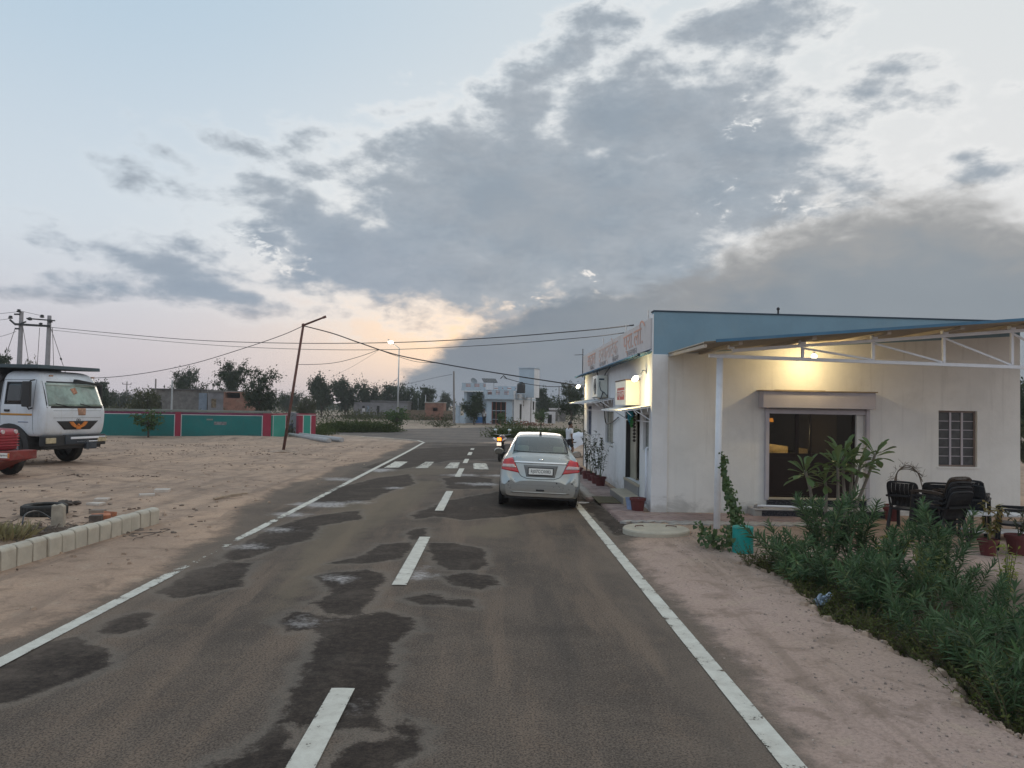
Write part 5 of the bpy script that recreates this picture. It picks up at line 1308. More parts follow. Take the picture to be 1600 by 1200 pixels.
mb = MB(); mb.prism([(-.22, .80), (.1, .70), (.1, .84), (-.2, .92)], 'x', -.10, .10); mb.prism([(-.34, .45), (-.05, .72), (.0, .70), (-.28, .42)], 'x', -.07, .07); tl = mb.build('tail_unit', BPLAST, mcy, bevel=.01)
mb = MB(); mb.box((0, -.24, .87), (.15, .05, .12)); mb.build('tail_lamp', emis_mat('tail_glow', (1.0, .22, .02), 3.2), mcy, bevel=.01)
mb = MB(); mb.box((0, -.30, .69), (.17, .012, .13)); mb.build('number_plate', emis_mat('glowing_plate', (1.0, .86, .7), 1.1), mcy)  # plate glows by itself, as if a lamp lit it
mb = MB(); mb.tube([(-.34, 1.0, 1.02), (-.12, 1.12, .98), (.12, 1.12, .98), (.34, 1.0, 1.02)], .016); mb.build('handlebar', STEEL, mcy)
for s_ in (-1, 1):
    mb = MB(); mb.tube([(s_*.24, 1.05, 1.0), (s_*.26, 1.03, 1.14)], .01); mb.ball((s_*.28, 1.0, 1.18), .07, 10, 7, (1.1, .3, .75)); mb.build('mirror', M('mirror_shell', (.62, .68, .66), .2, metal=.6), mcy, smooth=True)
    mb = MB(); mb.prism([(s_*.02, .83), (s_*.24, .93), (s_*.26, .88), (s_*.03, .76)], 'y', -.16, .02); mb.build('side_fairing', WHITEP, mcy)

# ---------------------------------------------------------------- loose tyre on the sand
tp_ = gp(52, 806); tp_ = (tp_[0]+.05, tp_[1]+.25)
ty = thing('tyre', 'worn black tyre lying flat on the sand by the kerb', 'tyre', (tp_[0], tp_[1], Hz(*tp_)), .3)
mb = MB(); R0, R1_, hh_ = .37, .23, .20
mb.lathe([(R1_, .02), (R1_+.03, 0), (R0-.04, 0), (R0, .03), (R0+.004, .06)], 40); mb.lathe([(R0+.004, .062), (R0-.006, .066), (R0-.006, .078), (R0+.004, .082), (R0+.004, .118), (R0-.006, .122), (R0-.006, .134), (R0+.004, .138), (R0, hh_-.03), (R0-.04, hh_), (R1_+.03, hh_), (R1_, hh_-.02), (R1_+.01, hh_-.035), (R0-.05, hh_-.05), (R0-.05, .05), (R1_+.01, .035), (R1_, .02)], 40)
mb.build('carcass', TYRE, ty)
for k in range(28):
    a = 2*PI*k/28; mb = MB(); mb.box((R0*math.cos(a), R0*math.sin(a), .10), (.012, .03, .155), (0, 0, a))
    if k == 0: lug = mb.build('tread_block', TYRE, ty)
    else: same(lug, 'tread_block', ty, rot=(0, 0, a))
# ================================================================ LEFT LOT, FAR BUILDINGS, POLES
KERB = M('kerb_concrete', (.50, .46, .39), .9, .10, 5, .003, 40, dirt=.4, dirtc=(.33, .27, .21), dscale=4)
def kerb_mesh(seed):
    r = random.Random(seed); mb = MB(); L, wd, h = .268, .15, .285
    j = lambda: r.uniform(-.008, .008)
    pr = [(-wd/2, -.1), (wd/2, -.1), (wd/2+j(), h-.045), (wd/2-.03+j(), h-.012), (wd/2-.07, h+j()*.5), (-wd/2+.02, h), (-wd/2, h-.03)]
    mb.prism([(a, b) for a, b in pr], 'y', -L/2, L/2); return mb
k0, k1 = gp(0, 893), gp(246, 818)
kd = Vector((k1[0]-k0[0], k1[1]-k0[1])); ku = kd.normalized(); kang = math.atan2(ku.y, ku.x)-PI/2
protos = [kerb_mesh(s_).mesh('kerb_stone', KERB) for s_ in range(5)]
rk = random.Random(12)
ORDN = ['last', 'second', 'third', 'fourth', 'fifth', 'sixth', 'seventh', 'eighth', 'ninth', 'tenth', 'eleventh', 'twelfth', 'thirteenth', 'fourteenth']
for i in range(-1, 14):
    me_ = protos[rk.randrange(5)]
    if i == 13: continue
    o = bpy.data.objects.new('kerb_stone', me_); COL.objects.link(o)
    c = Vector(k0)+ku*(.297*(i+.5)); o.location = (c.x-.06+rk.uniform(-.008, .008), c.y, Hz(c.x, c.y)-.01+rk.uniform(-.008, .006)); o.rotation_euler = (rk.uniform(-.02, .02), rk.uniform(-.03, .03), kang+rk.uniform(-.025, .025))
    b = o.modifiers.new('bevel', 'BEVEL'); b.width = .014; b.segments = 3; b.limit_method = 'ANGLE'
    lab = ORDN[12-i]+' kerb block counted from the far end of the short row on the sand'
    if i == 12: lab = 'last kerb block of the short row, nearest the debris on the sand'
    tag(o, lab, 'kerb block', 'concrete kerb blocks in a short row')
js = MB()
for i in range(-1, 12):
    c = Vector(k0)+ku*(.297*(i+1)); js.box((c.x-.06, c.y, Hz(c.x, c.y)+.06), (.105, .03, .36), (0, 0, kang))
tag(js.build('mortar', M('mortar', (.25, .22, .18), .95, .2, 8)), 'recessed mortar in the joints of the short kerb row', None, None, 'stuff')

mk = gp(91, 828)
t = thing('marker_post', 'short broken concrete post standing beside the lying tyre', 'marker post', (mk[0], mk[1], Hz(*mk)), .25)
mb = MB(); mb.prism([(-.10, -.1), (.09, -.1), (.085, .38), (.03, .42), (-.05, .40), (-.09, .41)], 'y', -.07, .07); mb.build('post', M('post_concrete', (.36, .315, .26), .95, .2, 6, .01, 20), t, bevel=.01)
mb = MB(); mb.ball((0, 0, -.02), .2, 10, 6, (1.1, .9, .5), random.Random(2), .2); mb.build('base_rubble', M('dark_rubble', (.14, .115, .10), .95, .3, 10), t)
def slab(px, py, l, w, h, ang, label, mt, name='slab', cat='slab', tilt=0):
    x, y = gp(px, py); mb = MB(); r_ = random.Random(px)
    mb.prism([(-l/2, -w/2), (l/2*r_.uniform(.8, 1), -w/2), (l/2, w/2*r_.uniform(.7, 1)), (-l/2*r_.uniform(.8, 1), w/2)], 'z', 0, h)
    return tag(mb.build(name, mt, None, (x, y, Hz(x, y)-.005), (tilt, 0, ang), bevel=.008), label, cat, 'bits of broken slab and brick on the sand')
PALE = M('pale_slab', (.52, .46, .41), .9, .15, 5); ORB = M('orange_brick', (.40, .16, .09), .9, .25, 7); DARKR = M('dark_lump', (.10, .08, .07), .95, .3, 7)
slab(254, 767.5, .34, .30, .07, .3, 'farthest pale broken slab on the sand, with a dark edge', PALE)
slab(230, 774, .32, .22, .05, .5, 'pale broken slab just left of the farthest one', PALE)
slab(160, 782, .28, .2, .05, .2, 'small pale slab nearest the dark twisted lump', PALE)
slab(150, 788, .3, .2, .05, -.2, 'flat pale slab right of the lying tyre', PALE)
slab(153, 801, .26, .18, .07, .1, 'dusty brown slab behind the kerb row', M('brown_slab', (.24, .19, .155), .9, .2))
slab(158, 811, .3, .16, .10, .6, 'orange brick fragment behind the kerb row', ORB, 'brick', 'brick', .15)
slab(172, 806, .2, .12, .09, -.3, 'smaller orange brick fragment leaning behind the kerb row', ORB, 'brick', 'brick', -.2)
slab(150, 814, .2, .16, .12, .3, 'dark burnt brick fragment beside the orange one', DARKR, 'brick', 'brick')
x, y = gp(108, 789); mb = MB(); rr = random.Random(3)
for k in range(7): mb.ball((rr.uniform(-.22, .22), rr.uniform(-.08, .08), .05), rr.uniform(.05, .09), 7, 5, (1.5, .8, .6), rr, .25)
tag(mb.build('scrap', DARKR, None, (x, y, Hz(x, y))), 'dark twisted scrap lying just right of the tyre', 'scrap')
a, b = gp(334, 781.5), gp(386, 772.5); mb = MB(); mb.tube([(0, 0, .03), ((b[0]-a[0])*.5, (b[1]-a[1])*.5, .05), (b[0]-a[0], b[1]-a[1], .03)], [.03, .024, .016], 6)
mb.tube([((b[0]-a[0])*.3, (b[1]-a[1])*.3, .03), ((b[0]-a[0])*.3+.35, (b[1]-a[1])*.3+.1, .06)], .012, 5)
tag(mb.build('stick', M('dry_wood', (.36, .28, .21), .9, .2), None, (a[0], a[1], Hz(*a))), 'dry stick lying across the sand near the road', 'stick')
STRAW = leaf_mat('dry_straw', (.28, .24, .13), (.40, .36, .20), (.12, .17, .05), .8, .1)
x, y = gp(2, 846); mb = MB(); rr = random.Random(5)
for k in range(420):
    a = rr.uniform(0, 6.3); d = min(.42, abs(rr.gauss(0, .3))); q = Vector((d*math.cos(a)*1.2-.2, d*math.sin(a)*.8+.12, 0))
    mb.leaf(q, (math.cos(a)*.6+rr.gauss(0, .3), math.sin(a)*.6+rr.gauss(0, .3), 1), (rr.gauss(0, 1), rr.gauss(0, 1), .2), rr.uniform(.12, .32), .012, .1, .25, 1)
tag(mb.build('grass_clump', STRAW, None, (x, y, Hz(x, y))), 'pale dry grass clump behind the near end of the kerb row', None, None, 'stuff')
x, y = gp(60, 832); mb = MB(); rr = random.Random(6)
for k in range(110):
    a = rr.uniform(0, 6.3); q = Vector((rr.gauss(0, .7), rr.gauss(0, .45), .01)); p_ = [q]
    for j in range(3): p_.append(p_[-1]+Vector((rr.gauss(0, .14), rr.gauss(0, .12), rr.uniform(-.02, .06))))
    for v in p_: v.z = max(v.z, .01)
    mb.tube(p_, rr.uniform(.004, .010), 4)
for k in range(60): mb.ball((rr.gauss(0, .8), rr.gauss(0, .4), .01), rr.uniform(.02, .06), 6, 4, (1.3, 1, .6), rr, .3)
tag(mb.build('twigs', M('grey_twigs', (.17, .135, .11), .95, .35, 8), None, (x, y, Hz(x, y))), 'heap of dead twigs and crumbs between marker post and kerb row', None, None, 'stuff')
cable('thin black hose arching out of the debris behind the kerb row', smooth_pts([(gp(-10, 840)[0], gp(-10, 840)[1], .05), (*gp(30, 832), .03), (*gp(38, 826), .22), (*gp(60, 818), .2), (*gp(88, 820), .04)]), .012, 'hose')

# ---------------------------------------------------------------- teal compound wall
TEAL = M('teal_paint', (.014, .155, .152), .85, .12, .8, .004, 12, dirt=.35, dirtc=(.06, .17, .16), dscale=.8, streak=.4, splash=.5)
TEAL_LIT = M('teal_paint_lit', (.035, .27, .22), .85, .1, .8, dirt=.3, dirtc=(.08, .25, .20), streak=.2)  # lighter copy of the teal, the stronger light put into its colour
REDP = M('crimson_paint', (.28, .03, .06), .85, .12, 1.5, dirt=.2, dirtc=(.25, .10, .09))
MAROON = M('maroon_band', (.17, .035, .085), .85, .15, 1.5)
WLINE = M('white_line_paint', (.60, .58, .60), .85, .1, 2)
GREYC = M('grey_coping', (.20, .22, .20), .95, .15, 1, .01, 8, dirt=.4, dirtc=(.28, .25, .20))
A0, A1 = Vector((*gp(-70, 678.0), 0)), Vector((*gp(411, 683.8), 0))
cw = thing('compound_wall', 'long low teal compound wall with crimson pillars beyond the sandy lot', 'wall', A0, math.atan2(A1.y-A0.y, A1.x-A0.x))
CL = (A1-A0).length; wh = 1.27
def along(px): 
    d = ray(px, 660); u = (A1-A0).normalized()
    # intersect in plan
    den = d[0]*u.y-d[1]*u.x; s_ = (A0.y*d[0]-A0.x*d[1])/(-den); return s_
pil = [along(279), CL+.22]
pw_ = lambda x: .219 if x > CL else .16
segs = [(0, along(120)-.165), (along(120)+.165, pil[0]-.165), (pil[0]+.165, pil[1]-.24)]
pil = [along(120)]+pil
for s0, s1 in segs:
    mb = MB(); mb.bb((s0, -.115, -.3), (s1, .115, wh)); w_ = mb.build('wall_panel', TEAL, cw)
    mb = MB(); mb.bb((s0, -.12, wh), (s1, .12, wh+.035)); mb.build('white_line', WLINE, w_)
    for e_ in (s0, s1): mb = MB(); s_ = 1 if e_ == s0 else -1; mb.bb((e_, -.119, -.3), (e_+s_*.045, -.1155, wh)); mb.build('white_edge', WLINE, w_)
    mb = MB(); mb.bb((s0, -.125, wh+.036), (s1, .12, wh+.15)); mb.build('maroon_band', MAROON, w_)
for x in pil: mb = MB(); mb.bb((x-pw_(x), -.15, -.3), (x+pw_(x), .15, wh+.17)); mb.build('pillar', REDP, cw, bevel=.01)
mb = MB(); mb.bb((0, -.14, wh+.171), (CL+.45, .14, wh+.30)); mb.build('coping', GREYC, cw, bevel=.02)
mb = MB(); mb.bb((pil[1]+1.6, -.135, .98), (pil[1]+1.95, -.116, 1.07)); mb.build('patch', GREYC, cw)
xx = along(345); mb = MB(); mb.bb((xx-.35, -.125, .72), (xx+.35, -.116, .90)); mb.build('flaked_patch', M('flaked_paint', (.20, .19, .20), .95, .4, 9), cw)
B0 = A0+(A1-A0).normalized()*(CL+.44)
def short_wall(label, pA, pB, pillars, name='gate_wall'):
    pA, pB = Vector(pA), Vector(pB); L = (pB-pA).length
    t = thing(name, label, 'wall', pA, math.atan2((pB-pA).y, (pB-pA).x), 'short bright teal walls at the gateway')
    pw = .32
    mb = MB(); mb.bb((pw if pillars[0] else 0, -.11, -.2), (L-(pw if pillars[1] else 0), .11, wh+.03)); mb.build('wall_panel', TEAL_LIT, t)
    mb = MB(); mb.bb((0.01, -.116, wh+.031), (L-.01, .116, wh+.075)); mb.build('white_line', WLINE, t)
    x0 = pw if pillars[0] else 0; x1 = L-(pw if pillars[1] else 0)
    for e_, s_ in ((x0, 1), (x1, -1)): mb = MB(); mb.bb((e_, -.116, -.2), (e_+s_*.06, -.1105, wh+.03)); mb.build('white_edge', WLINE, t)
    mb = MB(); mb.bb((0, -.13, wh+.076), (L, .13, wh+.15)); mb.build('red_top', REDP, t)
    if pillars[0]: mb = MB(); mb.bb((0, -.13, -.2), (pw-.001, .13, wh+.03)); mb.build('pillar', REDP, t)
    if pillars[1]: mb = MB(); mb.bb((L-pw+.001, -.13, -.2), (L, .13, wh+.03)); mb.build('pillar', REDP, t)
    return t
short_wall('short bright teal wall between the long wall and the gate gap', (B0.x, B0.y, 0), (*gp(446, 681.5), 0), (0, 1))
short_wall('short bright teal wall right of the gate gap', (*gp(464, 681.5), 0), (*gp(491, 681), 0), (1, 1))
g0, g1 = gp(463, 680), gp(449, 672)
mb = MB(); d = Vector((g1[0]-g0[0], g1[1]-g0[1], 0)); mb.bar((0, .3, .75), (d.x, d.y+.3, .75), .2, 1.5); tag(mb.build('grey_wall', M('grey_plaster', (.17, .165, .18), .95, .12, 1, dirt=.3), None, (g0[0], g0[1], -.1)), 'plain grey return wall seen through the gate gap', 'wall')
# bin bag and bike parked in the gate gap, small dog-like stone at the foot
x, y = gp(455, 677); mb = MB(); rr = random.Random(1); mb.ball((0, 0, .3), .32, 10, 7, (.8, .8, 1.1), rr, .12); tag(mb.build('sack', M('dark_sack', (.05, .055, .08), .8, .3, 5), None, (x, y, 0)), 'dark sack propped in the gate gap', 'sack')
x, y = gp(340, 682.6); mb = MB(); mb.ball((0, 0, .12), .22, 9, 6, (1.1, .7, .9), rr, .2); mb.ball((.05, -.05, .33), .12, 8, 6, (1, .8, 1), rr, .15); tag(mb.build('rubble_heap', M('dark_heap', (.08, .065, .06), .95, .3), None, (x, y, Hz(x, y))), 'small dark heap at the foot of the teal wall', 'rubble')

# fallen concrete poles
def fallen(label, p0, p1):
    a = Vector((*gp(*p0), .14)); b = Vector((*gp(*p1), .12)); a.z += Hz(a.x, a.y); b.z += Hz(b.x, b.y)
    mb = MB(); mb.tube([(0, 0, 0), b-a], [.10, .14], 10); mb.tube([(b-a)*.985, (b-a)*1.005], .10, 10)
    tag(mb.build('fallen_pole', M('pole_concrete', (.42, .41, .41), .9, .12, 4), None, a, smooth=False), label, 'pole', 'concrete poles lying on the ground')
fallen('longer concrete pole lying on the ground before the gate gap', (452, 682), (514, 691.5))
fallen('second concrete pole lying behind the longer one, poking out to the right', (468, 681.5), (534, 691))

# ---------------------------------------------------------------- poles and lamps
RUST = M('rusty_pipe', (.12, .055, .045), .85, .4, 3, dirt=.4, dirtc=(.20, .13, .11), dscale=4)
PCON = M('pole_grey', (.27, .25, .24), .9, .15, 2)
GALV = M('galvanised', (.42, .44, .46), .5, .08, 3, metal=.4)
LP0 = Vector((*gp(441, 706), 0)); LPT = at(474, 508, LP0.y); LPA = at(507, 495.5, LP0.y)
t = thing('leaning_pole', 'rusty steel pole leaning right with a bare bent arm on top', 'pole', LP0)
mb = MB(); mb.tube([(0, 0, -.3), LPT-LP0], [.062, .05], 10); mb.build('shaft', RUST, t, smooth=True)
mb = MB(); mb.tube([LPT-LP0+Vector((-.03, 0, -.02)), LPA-LP0], [.045, .04], 8); mb.box(LPA-LP0, (.14, .1, .09), (0, -.4, 0)); mb.build('arm', RUST, t)
mb = MB(); mb.ball(LPT-LP0, .08, 8, 6); mb.build('joint', RUST, t)
mb = MB(); mb.ball((.05, -.1, -.02), .5, 12, 6, (1.6, 1, .2), random.Random(2), .15); mb.build('soil_collar', CLOD, t)
def street_lamp(label, base, top, head, Y, lit, group='street lamps'):
    b = at(*base, Y); b.z = Hz(b.x, Y); tp = at(*top, Y); hd = at(*head, Y); tp.x = b.x+(tp.x-b.x)*.4
    t = thing('street_lamp', label, 'street lamp', b, 0, group)
    mb = MB(); mb.tube([(0, 0, -.3), tp-b], [.09, .05], 10); mb.build('pole', GALV, t, smooth=True)
    mb = MB(); mb.tube([tp-b, (tp-b)*.35+(hd-b)*.65], [.04, .03], 8); mb.build('arm', GALV, t)
    d = (hd-tp).normalized(); q = hd-b
    mb = MB(); mb.bar(q-d*.35, q+d*.35, .26, .10); mb.build('head', GALV, t, bevel=.02)
    mb = MB(); mb.ball(q+Vector((0, -.1, -.06)), .15, 14, 8, (1.9, 1.0, .8)); mb.build('lamp_glass', emis_mat('street_lamp_glow', (1, .93, .8), 9.0) if lit else CLEARL, t, smooth=True)
    if lit:
        l = bpy.data.lights.new('lamp_light', 'POINT'); l.energy = 45; l.color = (1, .88, .68); l.shadow_soft_size = .15
        lo = bpy.data.objects.new('lamp_light', l); COL.objects.link(lo); lo.parent = t; lo.location = q+Vector((-.2, -.3, -.6))
    return t
street_lamp('tall street lamp with its head lit beyond the junction', (621, 668), (623.5, 544), (611, 534), 70, True)
street_lamp('small distant street lamp, unlit, left of the lit one', (613, 648), (614, 597), (618, 594), 165, False)
def pole(label, base, top, r=.13, Y=None, cross=False, mt=PCON, name='utility_pole', lean=0):
    if Y is None: Y = gp(*base)[1]
    b = at(*base, Y); tp = at(*top, Y); b.z = Hz(b.x, Y)
    t = thing(name, label, 'utility pole', b, 0, 'concrete utility poles')
    mb = MB(); mb.tube([(0, 0, -.3), (lean, 0, tp.z-b.z)], [r, r*.7], 8); mb.build('shaft', mt, t)
    if cross:
        mb = MB(); mb.bar((-.8, 0, tp.z-b.z-.5), (.8, 0, tp.z-b.z-.5), .09); mb.build('crossarm', BLACKM, t)
        for s_ in (-.75, 0, .75): mb = MB(); mb.cyl((s_, 0, tp.z-b.z-.46), (s_, 0, tp.z-b.z-.22), .06, n=7); mb.build('insulator', BLACKM, t)
    return t
pole('bare concrete pole left of the white house', (709.5, 661), (706.5, 580), .13, 88, lean=-.15)
pole('far pale pole, left one of the close pair before the treeline', (555, 640), (556.5, 602), .14, 140, mt=GALV)
pole('far pale pole, right one of the close pair before the treeline', (560, 638), (560, 602), .14, 141, mt=GALV)
pole('thin far pole above the grey hut roof', (242, 641), (242, 592), .11, 82)
pole('slimmer pole standing just left of the pole over the grey hut', (268, 642), (268.5, 594), .12, 80, mt=GALV)
pole('distant pole with a crossarm left of the grey hut', (197, 640), (197, 596), .14, 140, True)
pole('distant pole showing above the brick hut roof', (332, 640), (332, 600), .14, 150)
pole('distant pole between the two far trees on the left', (431, 640), (431, 607), .14, 190, True)
pole('thin far pole just before the roadside brick walls', (664.5, 648), (664.5, 617), .1, 115, mt=GALV)
pole('thin pole rising behind the brick walls', (653, 645), (653, 622), .1, 125, mt=GALV)
pole('thin distant pole right of the white house', (873, 650), (873, 604), .1, 110)
# twin transformer poles on the far left
HY = 62
hp = [at(27, 640, HY), at(71, 640, HY)]; ht = [at(29, 487, HY), at(72, 493, HY)]
t = thing('twin_power_pole', 'pair of concrete power poles joined by a dark cross beam behind the truck', 'power pole', (hp[0].x, HY, 0))
o = Vector((hp[0].x, HY, 0))
for i in range(2):
    mb = MB(); mb.tube([(hp[i].x-o.x, 0, -.3), (hp[i].x-o.x+.06, 0, ht[i].z)], [.24, .15], 8); mb.build('pole', M('power_pole_concrete', (.33, .32, .34), .9, .1), t)
def hb(p, q, w, n='beam'):
    a, b = at(*p, HY)-o, at(*q, HY)-o; a.y = b.y = -.2; mb = MB(); mb.bar(a, b, w); mb.build(n, BLACKM, t)
hb((27, 507), (80, 510), .17, 'cross_beam'); hb((44, 498), (88, 501.5), .10, 'upper_beam'); hb((27, 508), (18, 500), .12, 'beam_horn'); hb((31, 508), (43, 503), .1, 'beam_horn'); hb((25, 491.5), (33, 491.5), .12, 'pin_bracket'); hb((26, 514), (32, 514), .12, 'clamp')
for (px, py) in ((49, 498.5), (68, 494.5), (81, 502), (32, 486), (19, 496), (66, 507)):
    q = at(px, py, HY)-o; mb = MB(); mb.lathe([(.03, -.14), (.17, -.10), (.17, -.03), (.09, 0), (.15, .04), (.12, .10), (.02, .13)], 10, (q.x, -.2, q.z), 'z'); mb.build('insulator', BLACKM, t, smooth=True)
for (p, q) in (((24, 512), (6, 565)), ((78, 508), (100, 575)), ((36, 512), (44, 560)), ((62, 512), (58, 575)), ((82, 512), (84, 575))):
    a, b = at(*p, HY)-o, at(*q, HY)-o; d = b-a; b = a+d*((a.z+.2)/(-d.z)) if d.z < -.1 else b
    mb = MB(); mb.tube([a, b], .022, 5); w_ = mb.build('stay_wire', BLACKM, t)
    if p[0] in (24, 78): mb = MB(); mb.cyl(a+(b-a)*.32, a+(b-a)*.34, .07, n=8); mb.cyl(a+(b-a)*.55, a+(b-a)*.57, .07, n=8); mb.build('guy_insulator', BLACKM, w_)

def wire(label, pts, r=.012, k=8, name='overhead_wire', grp='overhead wires'):
    P = [at(px, py, Y) for (px, py, Y) in pts]
    return cable(label, smooth_pts(P, k), r, name, BLACKM, 4, grp)
wire('thick black cable sagging from the leaning pole to the shop wall', [(474, 509, 33.3), (520, 521, 33), (560, 535, 32.4), (620, 554.5, 31.6), (700, 570, 30.6), (787, 584.5, 29.5), (895, 601, 28.2), (913, 603, 27.6)], .022)
wire('wire running left from the leaning pole down behind the truck', [(474, 509, 33.3), (440, 524, 34), (380, 544.5, 35.5), (300, 568.5, 37.5), (220, 584, 39.5), (150, 590.5, 41.5), (60, 590, 44), (-40, 583, 47)], .016)
wire('upper of the two long wires from the twin poles to the shop roof', [(75, 511, HY), (170, 520, 58), (300, 531, 52), (440, 536, 46), (600, 535.5, 40), (750, 529, 34), (905, 517, 28.5), (990, 508, 21)], .02)
wire('lower of the two long wires from the twin poles to the shop roof', [(75, 515, HY), (200, 528, 58), (330, 539, 52), (450, 545, 46), (590, 546.5, 40), (750, 540, 34), (905, 528, 28.5), (975, 520, 22)], .014)
wire('short slack wire from the leaning pole up to the thick cable', [(466, 569.5, 33.3), (500, 569, 33.2), (530, 565.5, 33), (562, 557, 32.4), (592, 546.5, 32)], .011)
wire('thin wire running under the thick cable before the street lamp', [(592, 546.5, 32), (622, 557, 31.6), (650, 565, 31.2), (680, 567, 30.8), (700, 570, 30.6)], .009)
wire('faint far wire climbing from the treeline to the thick cable', [(517, 590, 40), (550, 573, 37), (580, 555, 33.5), (592, 547, 32)], .006)
wire('far wire from the bare pole to the treeline on its left', [(706, 585, 88), (680, 590, 92), (640, 599, 100), (600, 606, 110)], .02)
wire('second thin cable under the thick one by the shop wall', [(787, 590, 29.6), (820, 599, 29.2), (860, 604, 28.7), (905, 603, 28)], .012)
wire('top wire leaving the frame left of the twin poles', [(29, 487, HY), (10, 489, 66), (-60, 496, 75)], .018)
wire('lower wire leaving the frame left of the twin poles', [(19, 497, HY), (0, 500, 66), (-60, 506, 75)], .018)
wire('lowest wire leaving the frame left of the twin poles', [(25, 518, HY), (0, 526, 66), (-60, 540, 78)], .018)
wire('wire passing from the twin poles above the truck canopy', [(33, 486, HY), (50, 490, 62), (69, 494, HY)], .014)
kn = at(787, 588, 29.5); mb = MB(); mb.tube([(-.12, 0, -.09), (0, 0, .03), (.13, 0, -.10)], .02, 5); tag(mb.build('cable_tie', BLACKM, None, kn), 'dark rag knotted on the thick sagging cable', 'cable knot')

# ---------------------------------------------------------------- far huts and walls
BRICK = M('rough_brick', (.25, .125, .09), .95, .25, 2.2, dirt=.5, dirtc=(.28, .20, .16), dscale=1.2)
STONE = M('grey_stone_masonry', (.155, .145, .14), .95, .3, 1.8, dirt=.6, dirtc=(.22, .20, .18), dscale=.8)
GREYB = M('grey_block_wall', (.21, .205, .22), .95, .2, 1.5, dirt=.4, dirtc=(.26, .24, .24), dscale=.8)
BLUEG = M('blue_grey_shutter', (.20, .24, .30), .8, .15, 2)
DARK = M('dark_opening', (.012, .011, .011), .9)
def bx3(px0, py0, px1, py1, Y): a, b = at(px0, py0, Y), at(px1, py1, Y); return a.x, b.x, b.z, a.z
def hut(name, label, cat, Y, depth, px0, px1, ptop, pbot=None):
    x0, x1, _, z1 = bx3(px0, ptop, px1, ptop, Y); z0 = -.4
    t = thing(name, label, cat, (x0, Y, 0)); return t, x0, x1, z1
t, x0, x1, z1 = hut('stone_hut', 'long grey stone hut behind the teal wall', 'hut', 86, 6, 236, 313, 608.5)
mb = MB(); mb.bb((0, 0, -.4), (x1-x0, 6, z1)); mb.build('wall', STONE, t)
mb = MB(); mb.bb((-.15, -.2, z1+.002), (x1-x0+.1, 6.2, z1+.13)); mb.build('roof_slab', M('roof_dark', (.09, .085, .085), .95, .2), t)
a, b = at(311, 614, 85.9), at(323, 636, 85.9); mb = MB(); mb.bb((a.x-x0, -.12, -.3), (b.x-x0, -.004, a.z)); mb.build('shutter', BLUEG, t)
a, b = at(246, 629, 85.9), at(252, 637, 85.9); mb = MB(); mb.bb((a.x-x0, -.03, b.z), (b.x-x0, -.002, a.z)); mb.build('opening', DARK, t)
t, x0, x1, z1 = hut('block_hut', 'grey block hut joining the brick room, with a coloured doorway', 'hut', 85, 5, 321, 350, 611.5)
mb = MB(); mb.bb((.3, 0, -.4), (x1-x0, 5, z1)); mb.build('wall', GREYB, t)
a, b = at(330, 623, 84.9), at(337, 637, 84.9); mb = MB(); mb.bb((a.x-x0, -.05, b.z), (b.x-x0, -.004, a.z)); mb.build('door', M('patched_door', (.16, .12, .08), .9, .6, 3), t)
mb = MB(); mb.bb((.25, -.2, z1+.002), (x1-x0+2.4, 5.2, z1+.1)); mb.build('roof_slab', M('roof_tin', (.24, .23, .22), .9, .2), t)
t, x0, x1, z1 = hut('brick_room', 'red brick room with a wide dark opening under its roof', 'hut', 84.6, 5, 349.5, 386, 612)
zs_, zo = at(360, 622, 84.6).z, at(360, 613.5, 84.6).z; o0, o1 = at(350.5, 620, 84.6).x-x0, at(375, 620, 84.6).x-x0; Lb = x1-x0
mb = MB(); wall_grid(mb, (0, 0, 0), (1, 0, 0), (0, -1, 0), Lb, -.4, z1, [(o0+.1, o1, zs_, zo)], .25); mb.bb((0, .26, -.4), (.25, 5, z1)); mb.bb((Lb-.25, .26, -.4), (Lb, 5, z1)); mb.bb((0, 4.8, -.4), (Lb, 5, z1)); mb.build('wall', BRICK, t)
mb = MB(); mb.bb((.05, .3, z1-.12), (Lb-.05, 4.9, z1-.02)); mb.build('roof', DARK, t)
mb = MB(); mb.bb((-.1, -.004, -.4), (Lb*1.6, -.3, .55)); mb.build('low_wall', BRICK, t)
t, x0, x1, z1 = hut('grey_shed', 'long low grey shed before the distant treeline', 'shed', 122, 7, 553, 636, 628.5)
mb = MB(); mb.bb((0, 0, -.5), (x1-x0, 7, z1)); mb.build('wall', GREYB, t)
mb = MB(); mb.bb((2.6, -.1, z1+.002), (x1-x0+.1, 7.1, z1+.35)); mb.build('roof_slab', M('shed_roof', (.13, .125, .13), .9, .2), t)
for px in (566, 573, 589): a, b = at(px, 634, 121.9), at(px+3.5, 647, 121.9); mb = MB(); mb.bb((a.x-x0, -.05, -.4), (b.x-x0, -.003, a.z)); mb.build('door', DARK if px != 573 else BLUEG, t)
a = at(568.5, 640, 121.5); mb = MB(); mb.bb((a.x-x0-.3, -.2, .2), (a.x-x0+.1, -.06, 1.4)); mb.build('notice', WLINE, t)
t, x0, x1, z1 = hut('brick_enclosure', 'unfinished brick walls with a small window beside the white house', 'brick walls', 104, 6, 633, 706, 640.5)
L_ = x1-x0; xm = at(664, 640, 104).x-x0; xr_ = at(693, 640, 104).x-x0; zt_ = at(670, 629.5, 104).z
mb = MB(); mb.bb((0, 0, -.5), (xm-.01, .3, z1)); mb.bb((xr_+.01, 0, -.5), (L_, .3, z1)); mb.build('low_wall', M('dusty_brick', (.20, .145, .105), .95, .25, 2, dirt=.5, dirtc=(.17, .15, .10)), t)
